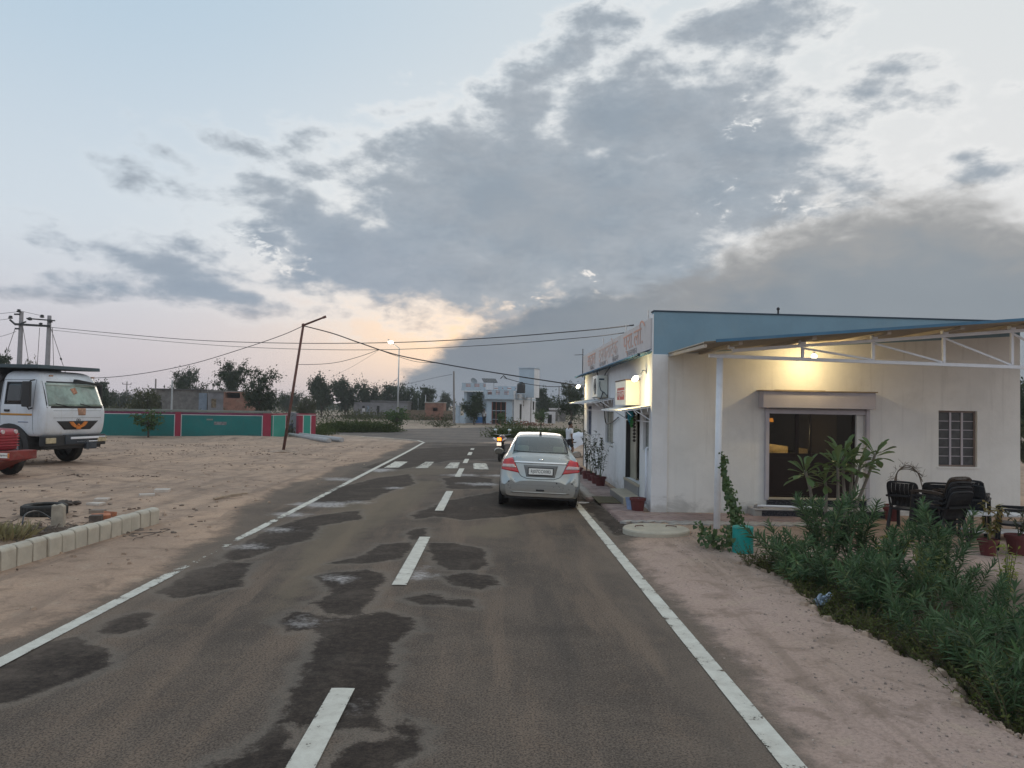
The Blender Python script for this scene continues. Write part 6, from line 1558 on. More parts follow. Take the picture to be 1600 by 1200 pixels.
wx0, wx1 = at(676, 640, 104).x-x0-xm, at(684, 640, 104).x-x0-xm; wz0, wz1 = at(680, 642.5, 104).z, at(680, 637, 104).z
mb = MB(); wall_grid(mb, (xm, 0, 0), (1, 0, 0), (0, -1, 0), xr_-xm, -.5, zt_, [(wx0, wx1, wz0, wz1)], .3); mb.bb((xm, .31, -.5), (xm+.3, 5, zt_)); mb.bb((xr_-.3, .31, -.5), (xr_, 5, zt_)); mb.bb((xm, 5.01, -.5), (xr_, 5.3, zt_)); mb.build('room_wall', BRICK, t)
mb = MB(); mb.bb((xm-.1, -.1, zt_+.002), (xr_+.1, 5.4, zt_+.12)); mb.build('roof_slab', CONC, t)
t, x0, x1, z1 = hut('small_white_room', 'tiny white room with a dark doorway far right of the white house', 'hut', 100, 3, 853, 868, 643.5)
mb = MB(); mb.bb((0, 0, -.5), (x1-x0, 3, z1)); mb.build('wall', WLINE, t)
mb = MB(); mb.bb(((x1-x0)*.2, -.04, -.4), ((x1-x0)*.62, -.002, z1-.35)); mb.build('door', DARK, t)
t, x0, x1, z1 = hut('white_boundary_wall', 'low broken white boundary wall far right of the white house', 'wall', 118, .3, 858, 884, 637.5)
mb = MB(); mb.bb((0, 0, z1-.25), (x1-x0, .3, z1)); mb.build('coping', WLINE, t)
mb = MB(); mb.bb((0, 0.01, -.5), (x1-x0, .29, z1-.251)); mb.build('wall', STONE, t)

# ---------------------------------------------------------------- white house
HWH = M('white_house_paint', (.72, .73, .76), .9, .05, 1, dirt=.25, dirtc=(.45, .45, .46), dscale=.8, streak=.12)
HBL = M('pale_blue_paint', (.47, .55, .63), .9, .05, 1, dirt=.25, dirtc=(.38, .45, .50), streak=.12)
REDB = M('terracotta_rail', (.32, .12, .09), .8, .15)
YH = 88.0
def hp_(cx3, cy3): return (700+cx3/10, 560+cy3/10)
hc = at(*hp_(1035, 700), YH)
ho = Vector((hc.x, YH, -.35))
hang = rad(-22)
house = thing('white_house', 'white and pale blue house with a rooftop tower and red barred balcony rails', 'house', ho, hang)
# front wall runs to -x from the corner, side wall runs to +y; front faces -y
k_ = YH/1200/10
def hu(cx3): return (cx3-1035)*k_/math.cos(hang)*1.02
def hz(cy3): return at(780, hp_(0, cy3)[1], YH).z+.35
def sdv_(cx3): return (cx3-1035)*k_/math.sin(-hang)*1.0
W_ = -hu(235); Dp = sdv_(1415)
zt1, zt2, zsl = hz(430), hz(520), hz(640)
mb = MB(); mb.bb((hu(610), 0, -.3), (hu(690)-.01, .25, zsl)); mb.bb((hu(910)+.01, 0, -.3), (-.005, .25, zsl)); mb.bb((hu(690)-.01, .0, hz(680)), (hu(910)+.01, .25, zsl)); mb.build('front_wall', HBL, house)
mb = MB(); mb.bb((-.25, .0, -.3), (.0, Dp, hz(500))); mb.prism([(2.2, hz(500)+.001), (Dp, hz(500)+.001), (Dp, zt1+.1), (2.6, zt1)], 'x', -.25, 0); mb.build('side_wall', HWH, house)
mb = MB(); mb.bb((-W_, 2.2, -.3), (hu(610)-.01, 2.45, hz(520))); mb.bb((-W_, .3, -.3), (-W_+.35, 2.19, hz(520))); mb.build('porch_wall', HBL, house)
mb = MB(); mb.bb((-W_, Dp-.25, -.3), (-.26, Dp, hz(560))); mb.bb((-W_, 2.46, -.3), (-W_+.25, Dp-.26, hz(560))); mb.build('back_wall', HBL, house)
mb = MB(); mb.bb((hu(600), -.5, zsl), (.03, Dp, zsl+.16)); mb.build('balcony_slab', HBL, house, bevel=.01)
mb = MB(); mb.bb((-W_-.1, -.3, hz(525)), (hu(600)-.01, 5, hz(525)+.14)); mb.build('porch_roof', HWH, house, bevel=.01)
mb = MB(); mb.bb((-W_+.26, 2.46, zsl+.17), (-.26, Dp-.26, zsl+.30)); mb.build('roof', CONC, house)
def parapet(xa, xb, y, z0, z1, posts, band):
    mb = MB(); mb.bb((xa, y, z0), (xb, y+.15, z0+band)); mb.bb((xa, y-.02, z1-.07), (xb, y+.17, z1)); mb.build('parapet', HBL, house)
    for x in posts: mb = MB(); mb.bb((x-.24, y-.01, z0+band), (x+.24, y+.16, z1-.071)); mb.build('parapet_post', HBL, house)
    for k in range(3):
        z = z0+band+(z1-z0-band-.07)*(k+.5)/3; mb = MB(); mb.bb((xa+.05, y+.05, z-.035), (xb-.05, y+.10, z+.035)); mb.build('rail', REDB, house)
parapet(hu(600), .03, -.49, zsl+.161, hz(488), [hu(c) for c in (615, 745, 870, 1005)], .38)
parapet(-W_-.1, hu(600)-.02, -.29, hz(525)+.141, hz(383), [hu(c) for c in (262, 398, 540)], .42)
parapet(hu(600), hu(960), 2.3, zsl+.3, hz(425), [hu(c) for c in (700, 780, 910)], .2)
mb = MB(); mb.bb((hu(1000), 2.3, zsl+.17), (-.26, 2.5, hz(395))); mb.build('stair_wall', HBL, house)
tw0, tw1 = hu(985), hu(985)+(1220-985)*k_/math.cos(hang); ty0 = 2.6; ty1 = ty0+sdv_(1035+95)
mb = MB(); mb.bb((tw0, ty0, zsl+.3), (tw1, ty1, hz(135))); mb.build('stair_tower', HBL, house)
mb = MB(); mb.bb((tw1+.001, ty0, zsl+.3), (tw1+.03, ty1, hz(140))); mb.build('tower_side', HWH, house)
mb = MB(); mb.bb((tw0-.1, ty0-.1, hz(135)+.001), (tw1+.1, ty1+.1, hz(135)+.12)); mb.build('tower_cap', HBL, house, bevel=.01)
dx_0, dx_1, dz_1 = hu(690), hu(910), hz(680)
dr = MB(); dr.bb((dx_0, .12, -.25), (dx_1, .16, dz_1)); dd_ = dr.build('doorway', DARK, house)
for f_ in (0, .28, .62, .95): mb = MB(); x = dx_0+(dx_1-dx_0)*f_; mb.bb((x, .05, -.2), (x+.07, .11, dz_1)); mb.build('door_bar', REDB, dd_)
for z in (.9, 1.9): mb = MB(); mb.bb((dx_0, .06, z), (dx_1, .1, z+.06)); mb.build('door_rail', HBL, dd_)
for (ca, cb, za_, zb_) in ((1130, 1160, 950, 712), (1365, 1390, 800, 662)):
    y0_, y1_ = sdv_(ca), sdv_(cb); mb = MB(); mb.bb((.002, y0_, hz(za_)), (.02, y1_, hz(zb_))); w_ = mb.build('window', DARK, house)
    mb = MB(); mb.bb((.002, y0_-.15, hz(zb_)+.01), (.22, y1_+.15, hz(zb_)+.09)); mb.build('hood', HWH, w_)
mb = MB(); y_ = sdv_(1325); mb.cyl((.05, y_, 0), (.05, y_, hz(540)), .05, n=6); mb.cyl((.05, sdv_(1190), hz(740)), (.05, sdv_(1190), hz(650)), .05, n=6); mb.build('drainpipe', PCON, house)
mb = MB(); mb.bb((hu(450), -.02, -.2), (hu(550), .3, hz(925))); mb.build('blue_screen', M('blue_tarpaulin', (.03, .12, .30), .7, .2), house)
mb = MB(); mb.bb((hu(190), -1.2, -.3), (hu(240), -.7, hz(755))); mb.bb((hu(180), -1.25, hz(755)), (hu(250), -.65, hz(745))); mb.bb((hu(240), -1.05, -.3), (hu(330), -.85, hz(905))); mb.build('gate_pillar', HBL, house)
mb = MB(); q = hu(560); mb.prism([(q, -.3), (hu(1000), -.3), (hu(1000), .35), (q, .5)], 'y', -2.2, -.6); mb.build('ramp', M('reddish_ramp', (.26, .18, .17), .95, .2), house)
def hw(x, y, z): c, s_ = math.cos(hang), math.sin(hang); return Vector((ho.x+x*c-y*s_, ho.y+x*s_+y*c, ho.z+z))
tk = MB(); tk.lathe([(.001, 0), (.46, 0), (.48, .1), (.48, 1.0), (.40, 1.15), (.2, 1.22), (.2, 1.3), (.001, 1.3)], 18)
tko = tag(tk.build('water_tank', BLACKM, None, hw(hu(1090), 1.0, zsl+.75), smooth=False), 'black plastic water tank on the white house roof', 'water tank')
mb = MB(); mb.bb((-.55, -.5, -.6), (-.45, .5, 0)); mb.bb((.45, -.5, -.6), (.55, .5, 0)); mb.bb((-.6, -.55, -.08), (.6, .55, -.002)); mb.build('tank_stand', HBL, tko)
sp_ = hw(hu(590), 1.2, hz(385)); mb = MB(); mb.box((0, 0, .35), (1.7, 1.0, .06), (rad(28), 0, .3)); so = mb.build('solar_panel', M('solar_black', (.02, .025, .035), .25), None, sp_); tag(so, 'tilted dark solar panel on the white house parapet', 'solar panel')
mb = MB(); mb.bar((-.5, .1, -.9), (-.5, .1, .3), .05); mb.bar((.5, .1, -.9), (.5, .1, .3), .05); mb.build('stand', PCON, so)
mb = MB(); mb.lathe([(.001, 0), (.2, .03), (.36, .11), (.42, .18), (.40, .18), (.2, .05), (.001, .02)], 16); ds = mb.build('satellite_dish', M('dish_grey', (.22, .25, .28), .6), None, hw(hu(385), .2, hz(362)), (rad(60), .3, .4)); tag(ds, 'grey satellite dish on the white house parapet', 'satellite dish')
mb = MB(); mb.tube([(0, 0, 0), (-.02, -.5, -.3)], .03); mb.build('mast', PCON, ds)
# heap of bricks by the house
x, y = gp(805, 663); mb = MB(); rr = random.Random(8)
for k in range(200): mb.box((rr.gauss(0, 1.2), rr.gauss(0, .6), abs(rr.gauss(0, .25))), (.24, .12, .09), (rr.uniform(-.5, .5), rr.uniform(-.5, .5), rr.uniform(0, 3)))
tag(mb.build('brick_heap', BRICK, None, (x+.6, YH-3, -.1)), 'heap of loose bricks at the foot of the white house side wall', None, None, 'stuff')

# ---------------------------------------------------------------- covered handcart at the far corner of the shop
cxy = (4.15, 38.2); t = thing('handcart', 'handcart under a white sheet at the far corner of the shop', 'handcart', (*cxy, Hz(*cxy)), .1)
mb = MB(); N = 12; vs = []; fs = []; rr = random.Random(9)
for i in range(N+1):
    for j in range(N+1):
        u, v = i/N*2-1, j/N*2-1; ed = max(abs(u), abs(v)); z = 1.25-.18*(u*u)-.22*abs(u-.2)-.05*rr.random(); 
        if ed > .75: z -= (ed-.75)/.25*(.45+.1*rr.random())
        vs.append((u*.72, v*.95, z))
for i in range(N):
    for j in range(N): fs.append((i*(N+1)+j, i*(N+1)+j+1, (i+1)*(N+1)+j+1, (i+1)*(N+1)+j))
mb.add(vs, fs); mb.build('white_sheet', M('white_cloth', (.62, .63, .68), .9, .06), t, smooth=True)
mb = MB(); mb.box((0, 0, .72), (1.2, 1.7, .12)); 
for sx_ in (-.5, .5):
    for sy_ in (-.7, .7): mb.bar((sx_, sy_, .1), (sx_, sy_, .7), .07)
mb.build('bed', DARKR, t)
for sx_ in (-.62, .62):
    mb = MB(); mb.lathe([(.30, -.03), (.33, -.03), (.33, .03), (.30, .03), (.30, -.03)], 20, (sx_, 0, .33), 'x')
    for k in range(8): a = k*PI/4; mb.bar((sx_, 0, .33), (sx_, .31*math.cos(a), .33+.31*math.sin(a)), .02)
    mb.build('wheel', BLACKM, t)

# ---------------------------------------------------------------- people
SKIN = M('skin', (.16, .085, .055), .6, .08, 5); HAIR = M('black_hair', (.012, .010, .009), .7, .2); SHIRT = M('white_shirt', (.62, .63, .66), .9, .06, 4, .004, 18); SHORTS = M('dark_shorts', (.02, .022, .028), .9, .1)
def skin_mesh(name, verts, edges, radii, mt, parent, root=0, sub=2):
    me = bpy.data.meshes.new(name); me.from_pydata(verts, edges, []); me.materials.append(mt)
    o = bpy.data.objects.new(name, me); COL.objects.link(o); o.parent = parent
    sk = o.modifiers.new('skin', 'SKIN'); me.skin_vertices.new() if not me.skin_vertices else None
    for i, r in enumerate(radii): me.skin_vertices[0].data[i].radius = (r, r) if not hasattr(r, '__len__') else r
    me.skin_vertices[0].data[root].use_root = True
    sk.use_smooth_shade = True; s_ = o.modifiers.new('subsurf', 'SUBSURF'); s_.levels = sub; s_.render_levels = sub
    return o
def person(label, loc, rotz, shirt, lower, stride=.28, phone=True, long_=False, small=False):
    t = thing('person', label, 'person', loc, rotz)
    # faces +y; joints
    V = [(0, 0, .93), (0, .01, 1.12), (0, .02, 1.32), (0, .03, 1.46), (0, .05, 1.55), (0, .06, 1.62),      # pelvis..head base
         (.18, .02, 1.40), (.24, -.02, 1.13), (.23, .03, .88), (-.18, .02, 1.40), (-.24, .08, 1.16), ((-.13 if phone else -.24), (.20 if phone else .1), (1.42 if phone else .9)),
         (.09, 0, .90), (.10, stride*.55, .50), (.10, stride*.35, .08), (.10, stride*.35+.16, .03), (-.09, 0, .90), (-.10, -stride*.2, .50), (-.10, -stride*1.1, .12), (-.10, -stride*1.1+.14, .03)]
    E = [(0, 1), (1, 2), (2, 3), (3, 4), (4, 5), (2, 6), (6, 7), (7, 8), (2, 9), (9, 10), (10, 11), (0, 12), (12, 13), (13, 14), (14, 15), (0, 16), (16, 17), (17, 18), (18, 19)]
    R_ = [.13, .12, .13, .07, .055, .05, .065, .045, .034, .065, .045, .034, .09, .062, .042, .03, .09, .062, .042, .03]
    b = skin_mesh('body', V, E, R_, SKIN, t)
    mb = MB(); mb.ball((0, .07, 1.64), .098, 16, 12, (.82, 1.0, 1.18)); mb.ball((0, .165, 1.63), .018, 8, 6, (.8, 1, 1.3))
    for s_ in (-1, 1): mb.ball((s_*.082, .06, 1.635), .022, 8, 6, (.5, 1, 1.4))
    mb.build('head', SKIN, t, smooth=True)
    mb = MB()
    for s_ in (-1, 1): mb.ball((s_*.034, .152, 1.655), .012, 8, 6)
    mb.build('eyes', BLACKM, t)
    mb = MB(); mb.bb((-.025, .158, 1.585), (.025, .166, 1.594)); mb.build('mouth', M('lips', (.10, .035, .03), .6), t)
    mb = MB(); mb.ball((0, .045, 1.675), .108, 16, 10, (.86, 1.0, .98), random.Random(1), .03); mb.build('hair', HAIR, t, smooth=True)
    sv_ = [(0, 0, .86), (0, 0, .98), (0, .01, 1.15), (0, .02, 1.34), (0, .03, 1.44), (.18, .02, 1.39), (.235, -.01, 1.17), (-.18, .02, 1.39), (-.235, .07, 1.19)]
    skin_mesh('shirt', sv_, [(0, 1), (1, 2), (2, 3), (3, 4), (3, 5), (5, 6), (3, 7), (7, 8)], [(.19, .14), (.185, .14), (.17, .135), (.175, .13), .075, .09, .075, .09, .075], shirt, t, 2)
    lv = [(0, 0, .95), (.09, 0, .88), (.10, stride*.45, (.56 if not long_ else .5)), (-.09, 0, .88), (-.10, -stride*.15, (.56 if not long_ else .5))]
    le = [(0, 1), (1, 2), (0, 3), (3, 4)]; lr = [(.16, .13), .115, .095, .115, .095]
    if long_: lv += [(.10, stride*.35, .12), (-.10, -stride*1.0, .14)]; le += [(2, 5), (4, 6)]; lr += [.075, .075]
    skin_mesh('shorts' if not long_ else 'trousers', lv, le, lr, lower, t)
    if small: return t
    for s_, (hx, hy, hz_), up in ((1, V[8], False), (-1, V[11], phone)):
        mb = MB(); d = Vector((0, .1, -1)) if not up else Vector((.35, .1, 1)); d.normalize(); p0 = Vector((hx, hy, hz_)); mb.tube([p0, p0+d*.05, p0+d*.09], [.03, .042, .036], 8)
        for k in range(4):
            off = Vector((0, 1, 0)) if not up else Vector((0, 1, -.1)); q = p0+d*.088+off*(.028-.019*k); L = (.062, .072, .068, .052)[k]
            bend = Vector((-.02*s_, .004, 0)); mb.tube([q, q+d*L*.5+bend*.4, q+d*L+bend], [.0095, .009, .007], 6)
        q = p0+d*.03+Vector((0, .035, 0)); mb.tube([q, q+d*.03+Vector((0, .03, 0)), q+d*.06+Vector((0, .036, 0))], [.011, .010, .008], 6)
        mb.build('hand', SKIN, t, smooth=True)
    for q in (V[15], V[19]):
        mb = MB(); mb.bb((q[0]-.045, q[1]-.2, .0), (q[0]+.045, q[1]+.07, .025)); mb.build('sandal', BLACKM, t, bevel=.01)
    return t
mp = at(889, 700, 36.0)
person('man in a white shirt and dark shorts walking with a hand raised to his face', (mp.x, 36.0, Hz(mp.x, 36)+.02), rad(-62), SHIRT, SHORTS)
fp_ = at(756.5, 660, 84.0)
person('tiny figure in a pale shirt standing before the white house', (fp_.x, 84.0, Hz(fp_.x, 84)), rad(150), SHIRT, SHORTS, .05, False, True, True)
# ================================================================ TREES AND FAR SCRUB
BARK = M('bark', (.075, .058, .045), .95, .3, 6, .01, 20)
LF_DK = leaf_mat('dark_tree_leaf', (.020, .036, .016), (.045, .068, .028), (.08, .10, .04), .6, .2)
LF_FAR = leaf_mat('far_tree_leaf', (.030, .047, .028), (.058, .078, .042), (.085, .10, .05), .7, .2)
LF_OL = leaf_mat('olive_scrub_leaf', (.042, .052, .022), (.088, .092, .040), (.13, .12, .055), .7, .2)
LF_GR = leaf_mat('fresh_leaf', (.035, .075, .02), (.085, .14, .04), (.16, .18, .05), .5, .25)
def crown_pts(r, h, wd, nb, base_f=.3, shape='round'):
    """limb end points and clump centres of one tree"""
    limbs = []; clumps = []
    for i in range(nb):
        a = 2*PI*i/nb*2.4+r.uniform(-.5, .5); e = r.uniform(.25, 1.0)
        rr = wd/2*r.uniform(.35, .95)*math.sqrt(max(.05, 1-(e-.45)**2*2.2)); z = h*(base_f+(1-base_f)*e*.93)
        p = Vector((rr*math.cos(a), rr*math.sin(a), z)); limbs.append(p); clumps.append((p, r.uniform(.14, .26)*wd))
        for k in range(2):
            q = p*r.uniform(.5, .9)+Vector((r.gauss(0, .07)*wd, r.gauss(0, .07)*wd, r.uniform(-.06, .10)*h)); clumps.append((q, r.uniform(.09, .18)*wd))
    clumps.append((Vector((0, 0, h*.8)), .2*wd))
    return limbs, clumps
TREE = {}
def tree_mesh(key, h, wd, nb, nl, lsize, seed, mt, base_f=.3, flat=.75, droop=.2):
    r = random.Random(seed); limbs, clumps = crown_pts(r, h, wd, nb, base_f)
    tr = MB(); tr.tube([(0, 0, -.4), (r.uniform(-.02, .02)*h, 0, h*base_f*.6), (r.uniform(-.04, .04)*h, r.uniform(-.03, .03)*h, h*base_f*1.1), (0, 0, h*.75)], [wd*.035, wd*.028, wd*.022, wd*.006], 8)
    for p in limbs: 
        s_ = Vector((0, 0, h*base_f*r.uniform(.8, 1.2))); m_ = s_.lerp(p, .5)+Vector((0, 0, -.03*h)); tr.tube([s_, m_, p], [wd*.015, wd*.010, wd*.003], 5, False)
    cr_ = MB(); tot = sum(c[1]**2 for c in clumps)
    for c, cr in clumps:
        n = max(8, int(nl*cr*cr/tot)); sub = [c+Vector((r.gauss(0, .45), r.gauss(0, .45), r.gauss(0, .35)))*cr for _ in range(max(3, n//28))]
        for _ in range(n):
            s_ = sub[r.randrange(len(sub))]; v = Vector((r.gauss(0, 1), r.gauss(0, 1), r.gauss(0, flat))); v = v.normalized()*abs(r.gauss(.0, .34))*cr
            p = s_+v; d = (v+Vector((r.gauss(0, .3), r.gauss(0, .3), -droop+r.gauss(0, .3)))*cr*.5)
            if d.length < 1e-4: d = Vector((1, 0, 0))
            cr_.leaf(p, d, (r.gauss(0, 1), r.gauss(0, 1), 1), lsize*r.uniform(.6, 1.5), lsize*r.uniform(.4, .75), .15, .15, 1)
    TREE[key] = (tr.mesh('trunk', BARK), cr_.mesh('crown', mt))
tree_mesh('round', 6, 6.5, 16, 6500, .30, 1, LF_DK, .28)
tree_mesh('khejri', 7.5, 6, 14, 6000, .29, 2, LF_DK, .35)
tree_mesh('tall', 7.5, 5, 16, 6500, .28, 3, LF_DK, .22)
tree_mesh('far_a', 7, 7, 15, 4200, .46, 4, LF_FAR, .22)
tree_mesh('far_b', 6.5, 8.5, 16, 4600, .48, 5, LF_FAR, .2)
tree_mesh('far_c', 7, 5.5, 14, 4000, .42, 6, LF_FAR, .25)
tree_mesh('bush', 3.2, 4, 12, 3200, .24, 7, LF_OL, .12)
tree_mesh('sapling', 3, 2.4, 9, 700, .24, 8, LF_GR, .42, 1.0, .5)
tree_mesh('house_tree', 4.2, 3, 15, 5200, .19, 9, LF_DK, .2)
def tree(label, key, px, ptop, Y, wpx, base=None, cat='tree', name='tree', group='trees around the lot', dip=0.0):
    tp = at(px, ptop, Y); z0 = (Hz(tp.x, Y) if base is None else base)-dip
    h0, w0 = {'round': (6, 6.5), 'khejri': (7.5, 6), 'tall': (7.5, 5), 'far_a': (7, 7), 'far_b': (6.5, 8.5), 'far_c': (7, 5.5), 'bush': (3.2, 4), 'sapling': (3, 2.4), 'house_tree': (4.2, 3)}[key]
    t = thing(name, label, cat, (tp.x, Y, z0), (px*1.7) % 6.28, group)
    for nm, me in zip(('trunk', 'crown'), TREE[key]):
        o = bpy.data.objects.new(nm, me); COL.objects.link(o); o.parent = t
    sw_ = wpx*Y/1200/w0; sh = (tp.z-z0)/h0
    t.scale = (sw_, sw_, sh); return t
tree('round dark tree rising above the grey stone hut', 'round', 293, 579, 100, 47)
tree('feathery dark tree behind the brick room', 'khejri', 364, 567, 95, 54)
tree('dense dark tree standing right of the brick room', 'tall', 409, 575, 78, 52)
tree('yellowish green tree left of the stone hut', 'bush', 231, 605, 74, 50)
tree('dark tree just right of the truck cab, behind the teal wall', 'far_c', 161, 597, 90, 34)
tree('tall far tree at the left end of the treeline', 'far_a', 504, 590, 118, 44)
tree('far tree second from the left in the treeline', 'far_a', 541, 595, 122, 44)
tree('far bushy tree behind the pale pole pair', 'far_b', 576, 598, 128, 38)
tree('far tree behind the unlit street lamp', 'far_c', 606, 602, 135, 34)
tree('far wide tree behind the lit street lamp pole', 'far_b', 638, 602, 130, 44)
tree('far tree standing alone right of the treeline gap', 'far_c', 665, 606, 125, 30)
tree('small distant tree beside the bare concrete pole', 'far_a', 697, 616, 180, 22)
tree('low round tree left of the treeline in open ground', 'bush', 482, 617, 92, 32)
tree('low distant tree beside the leaning pole top', 'far_b', 452, 612, 150, 34)
tree('dark leafy tree before the porch of the white house', 'house_tree', 742, 610, 84, 38)
tree('dark tree just right of the white house', 'far_c', 848, 607, 120, 30)
tree('large dark tree between the white house and the shop', 'round', 893, 602, 84, 44)
tree('low far tree between the two right hand dark trees', 'far_b', 866, 628, 150, 30)
tree('leafy sapling at the corner of the junction', 'sapling', 621, 637, 60, 44, name='sapling', cat='sapling')
tree('young leafy tree at the right corner of the white house', 'sapling', 846, 640, 82, 26, name='sapling', cat='sapling')
tree('thin young tree before the white house doorway', 'sapling', 784, 644, 80, 18, name='sapling', cat='sapling')
tree('sapling leaning before the left part of the teal wall', 'sapling', 233, 640.5, 43.5, 50, name='sapling', cat='sapling')
tree('green treetop above the dark tipper body at the frame edge', 'far_c', 6, 556, 60, 42)
tree('pale treetop between the twin power poles', 'bush', 46, 560, 66, 30)
tree('dark tree seen past the right end of the shop', 'round', 1612, 600, 42, 90)
tree('bushy tree low past the right end of the shop', 'bush', 1606, 655, 34, 60)
tree('distant tree low between pole and treeline at far left', 'far_b', 190, 612, 140, 40)
tree('far low tree behind the distant crossarm pole', 'far_a', 130, 604, 130, 46)

def scrub(name, label, n, region, smin, smax, mt, nl=60, ls=.2, seed=1, kind='stuff'):
    r = random.Random(seed); mb = MB()
    for _ in range(n):
        x, y = region(r); s = r.uniform(smin, smax); z = Hz(x, y)
        for _ in range(int(nl*r.uniform(.6, 1.2))):
            v = Vector((r.gauss(0, .42)*s*1.4, r.gauss(0, .42)*s, abs(r.gauss(0, .42))*s)); d = Vector((v.x, v.y, v.z+.3*s))+Vector((r.gauss(0, .4), r.gauss(0, .4), r.gauss(0, .4)))*s
            mb.leaf((x+v.x, y+v.y, z+v.z), d, (r.gauss(0, 1), r.gauss(0, 1), 1), ls*s**.5*r.uniform(.6, 1.5), ls*s**.5*.55, .15, .2, 1)
    return tag(mb.build(name, mt), label, None, None, kind)
def far_reg(x0, x1, y0, y1):
    def f(r): y = y0+(y1-y0)*r.random(); return ((x0+(x1-x0)*r.random()-775)/1200*y, y)
    return f
scrub('scrubland', 'mass of far dark scrub and trees along the horizon', 300, far_reg(-500, 1800, 190, 330), 2.0, 4.6, LF_FAR, 60, .55, 11)
scrub('scrubland', 'low olive scrub scattered over the ground behind the huts', 240, far_reg(-300, 1700, 92, 180), .7, 1.9, LF_OL, 50, .32, 12)
scrub('weeds', 'band of weeds growing behind the teal wall', 300, far_reg(-60, 470, 49, 74), .4, 1.0, LF_OL, 55, .22, 13)
scrub('weeds', 'weeds at the foot of the grey shed and brick walls', 60, far_reg(540, 712, 98, 118), .5, 1.1, LF_OL, 45, .3, 14)
scrub('weeds', 'thin dry weeds on the sandy ground before the far buildings', 46, far_reg(480, 720, 72, 96), .25, .6, LF_OL, 30, .2, 15)
LF_HEDGE = leaf_mat('hedge_leaf', (.034, .056, .012), (.078, .108, .026), (.13, .14, .045), .6, .25)
def hedge_reg(pa, pb, dep):
    a, b = gp(*pa), gp(*pb)
    def f(r): u = r.random(); return (a[0]*(1-u)+b[0]*u+r.gauss(0, .2), a[1]*(1-u)+b[1]*u+r.uniform(0, dep))
    return f
scrub('hedge', 'low dark green hedge along the far side of the crossing road', 150, hedge_reg((497, 676), (606, 675), 1.6), .55, .85, LF_HEDGE, 110, .16, 16)
scrub('hedge', 'low hedge behind the silver car and walking man', 130, hedge_reg((775, 684), (905, 684), 1.5), .45, .8, LF_HEDGE, 110, .15, 17)
scrub('weeds', 'low greenery beside the bright teal wall end', 12, hedge_reg((492, 681), (502, 679), .5), .5, .9, LF_HEDGE, 100, .15, 18)
for (px, py, lab) in ((690, 668, 'low dry bush on the sand before the brick walls'), (800, 668, 'small bushy shrub before the white house'), (817, 661, 'flowering bush at the white house wall')):
    x, y = gp(px, py); mb = MB(); r = random.Random(px)
    for _ in range(260):
        v = Vector((r.gauss(0, .5), r.gauss(0, .4), abs(r.gauss(0, .38)))); mb.leaf(v, v+Vector((r.gauss(0, .3), r.gauss(0, .3), .3)), (r.gauss(0, 1), r.gauss(0, 1), 1), .2, .1, .15, .2, 1)
    tag(mb.build('shrub', LF_OL if px != 800 else LF_HEDGE, None, (x, y, Hz(x, y))), lab, 'shrub')

# ================================================================ THE BED OF OLEANDERS
OLE = leaf_mat('oleander_leaf', (.018, .050, .016), (.108, .195, .076), (.21, .24, .09), .46, .22, back=(.11, .17, .10))
OLE_S = M('oleander_stem', (.10, .125, .055), .8, .2)
LOW = leaf_mat('low_shrub_leaf', (.052, .075, .016), (.135, .155, .036), (.22, .19, .045), .55, .28)
YEL = leaf_mat('yellow_green_leaf', (.16, .20, .03), (.30, .32, .06), (.38, .32, .08), .55, .3)
def oleander_meshes(seed, nst, hmin, hmax, spread, dens=1.0):
    r = random.Random(seed); st = MB(); lf = MB()
    for i in range(nst):
        a = 2*PI*i/nst*1.618*2+r.uniform(-.4, .4); L = r.uniform(hmin, hmax); lean = r.uniform(.1, 1.0)*spread
        dirh = Vector((math.cos(a), math.sin(a), 0)); P = []
        b = dirh*r.uniform(.02, .14)
        for k in range(9):
            u = k/8; P.append(b+dirh*lean*L*(u**1.35)+Vector((r.gauss(0, .008), r.gauss(0, .008), L*(u-.12*lean*u*u)))) 
        st.tube(P, [.011*(1-.75*k/8)+.002 for k in range(9)], 5, False)
        nw = int(L*26*dens); ph = r.uniform(0, 6)
        for w in range(nw):
            u = .18+.82*(w/nw)**.85; f = u*8; k = min(int(f), 7); p = P[k].lerp(P[k+1], f-k); ax = (P[k+1]-P[k]).normalized()
            x = ax.orthogonal().normalized(); y = ax.cross(x); up_ = .45+.75*u**3
            for q in range(3):
                if r.random() < .12+.35*(1-u): continue
                t_ = ph+w*1.05+q*2.094+r.gauss(0, .15); o = x*math.cos(t_)+y*math.sin(t_)
                d = o*1.0+ax*(up_+r.gauss(0, .15)); Ll = r.uniform(.14, .23)*(1-.35*max(0, u-.85)/.15)
                lf.leaf(p, d, ax, Ll, Ll*.15+.004, .22, r.uniform(.02, .22))
        for q in range(5):
            o = Vector((r.gauss(0, .3), r.gauss(0, .3), 1)); lf.leaf(P[-1], o, (r.gauss(0, 1), r.gauss(0, 1), .2), r.uniform(.06, .10), .012, .3, .05)
    return st.mesh('stem', OLE_S), lf.mesh('foliage', OLE)
OV = [oleander_meshes(21, 11, .65, 1.15, .55), oleander_meshes(22, 13, .55, 1.0, .75), oleander_meshes(23, 9, .8, 1.3, .42), oleander_meshes(24, 14, .5, .95, .85), oleander_meshes(25, 12, .6, 1.05, .6)]
OVH = [1.15, 1.0, 1.3, .95, 1.05]
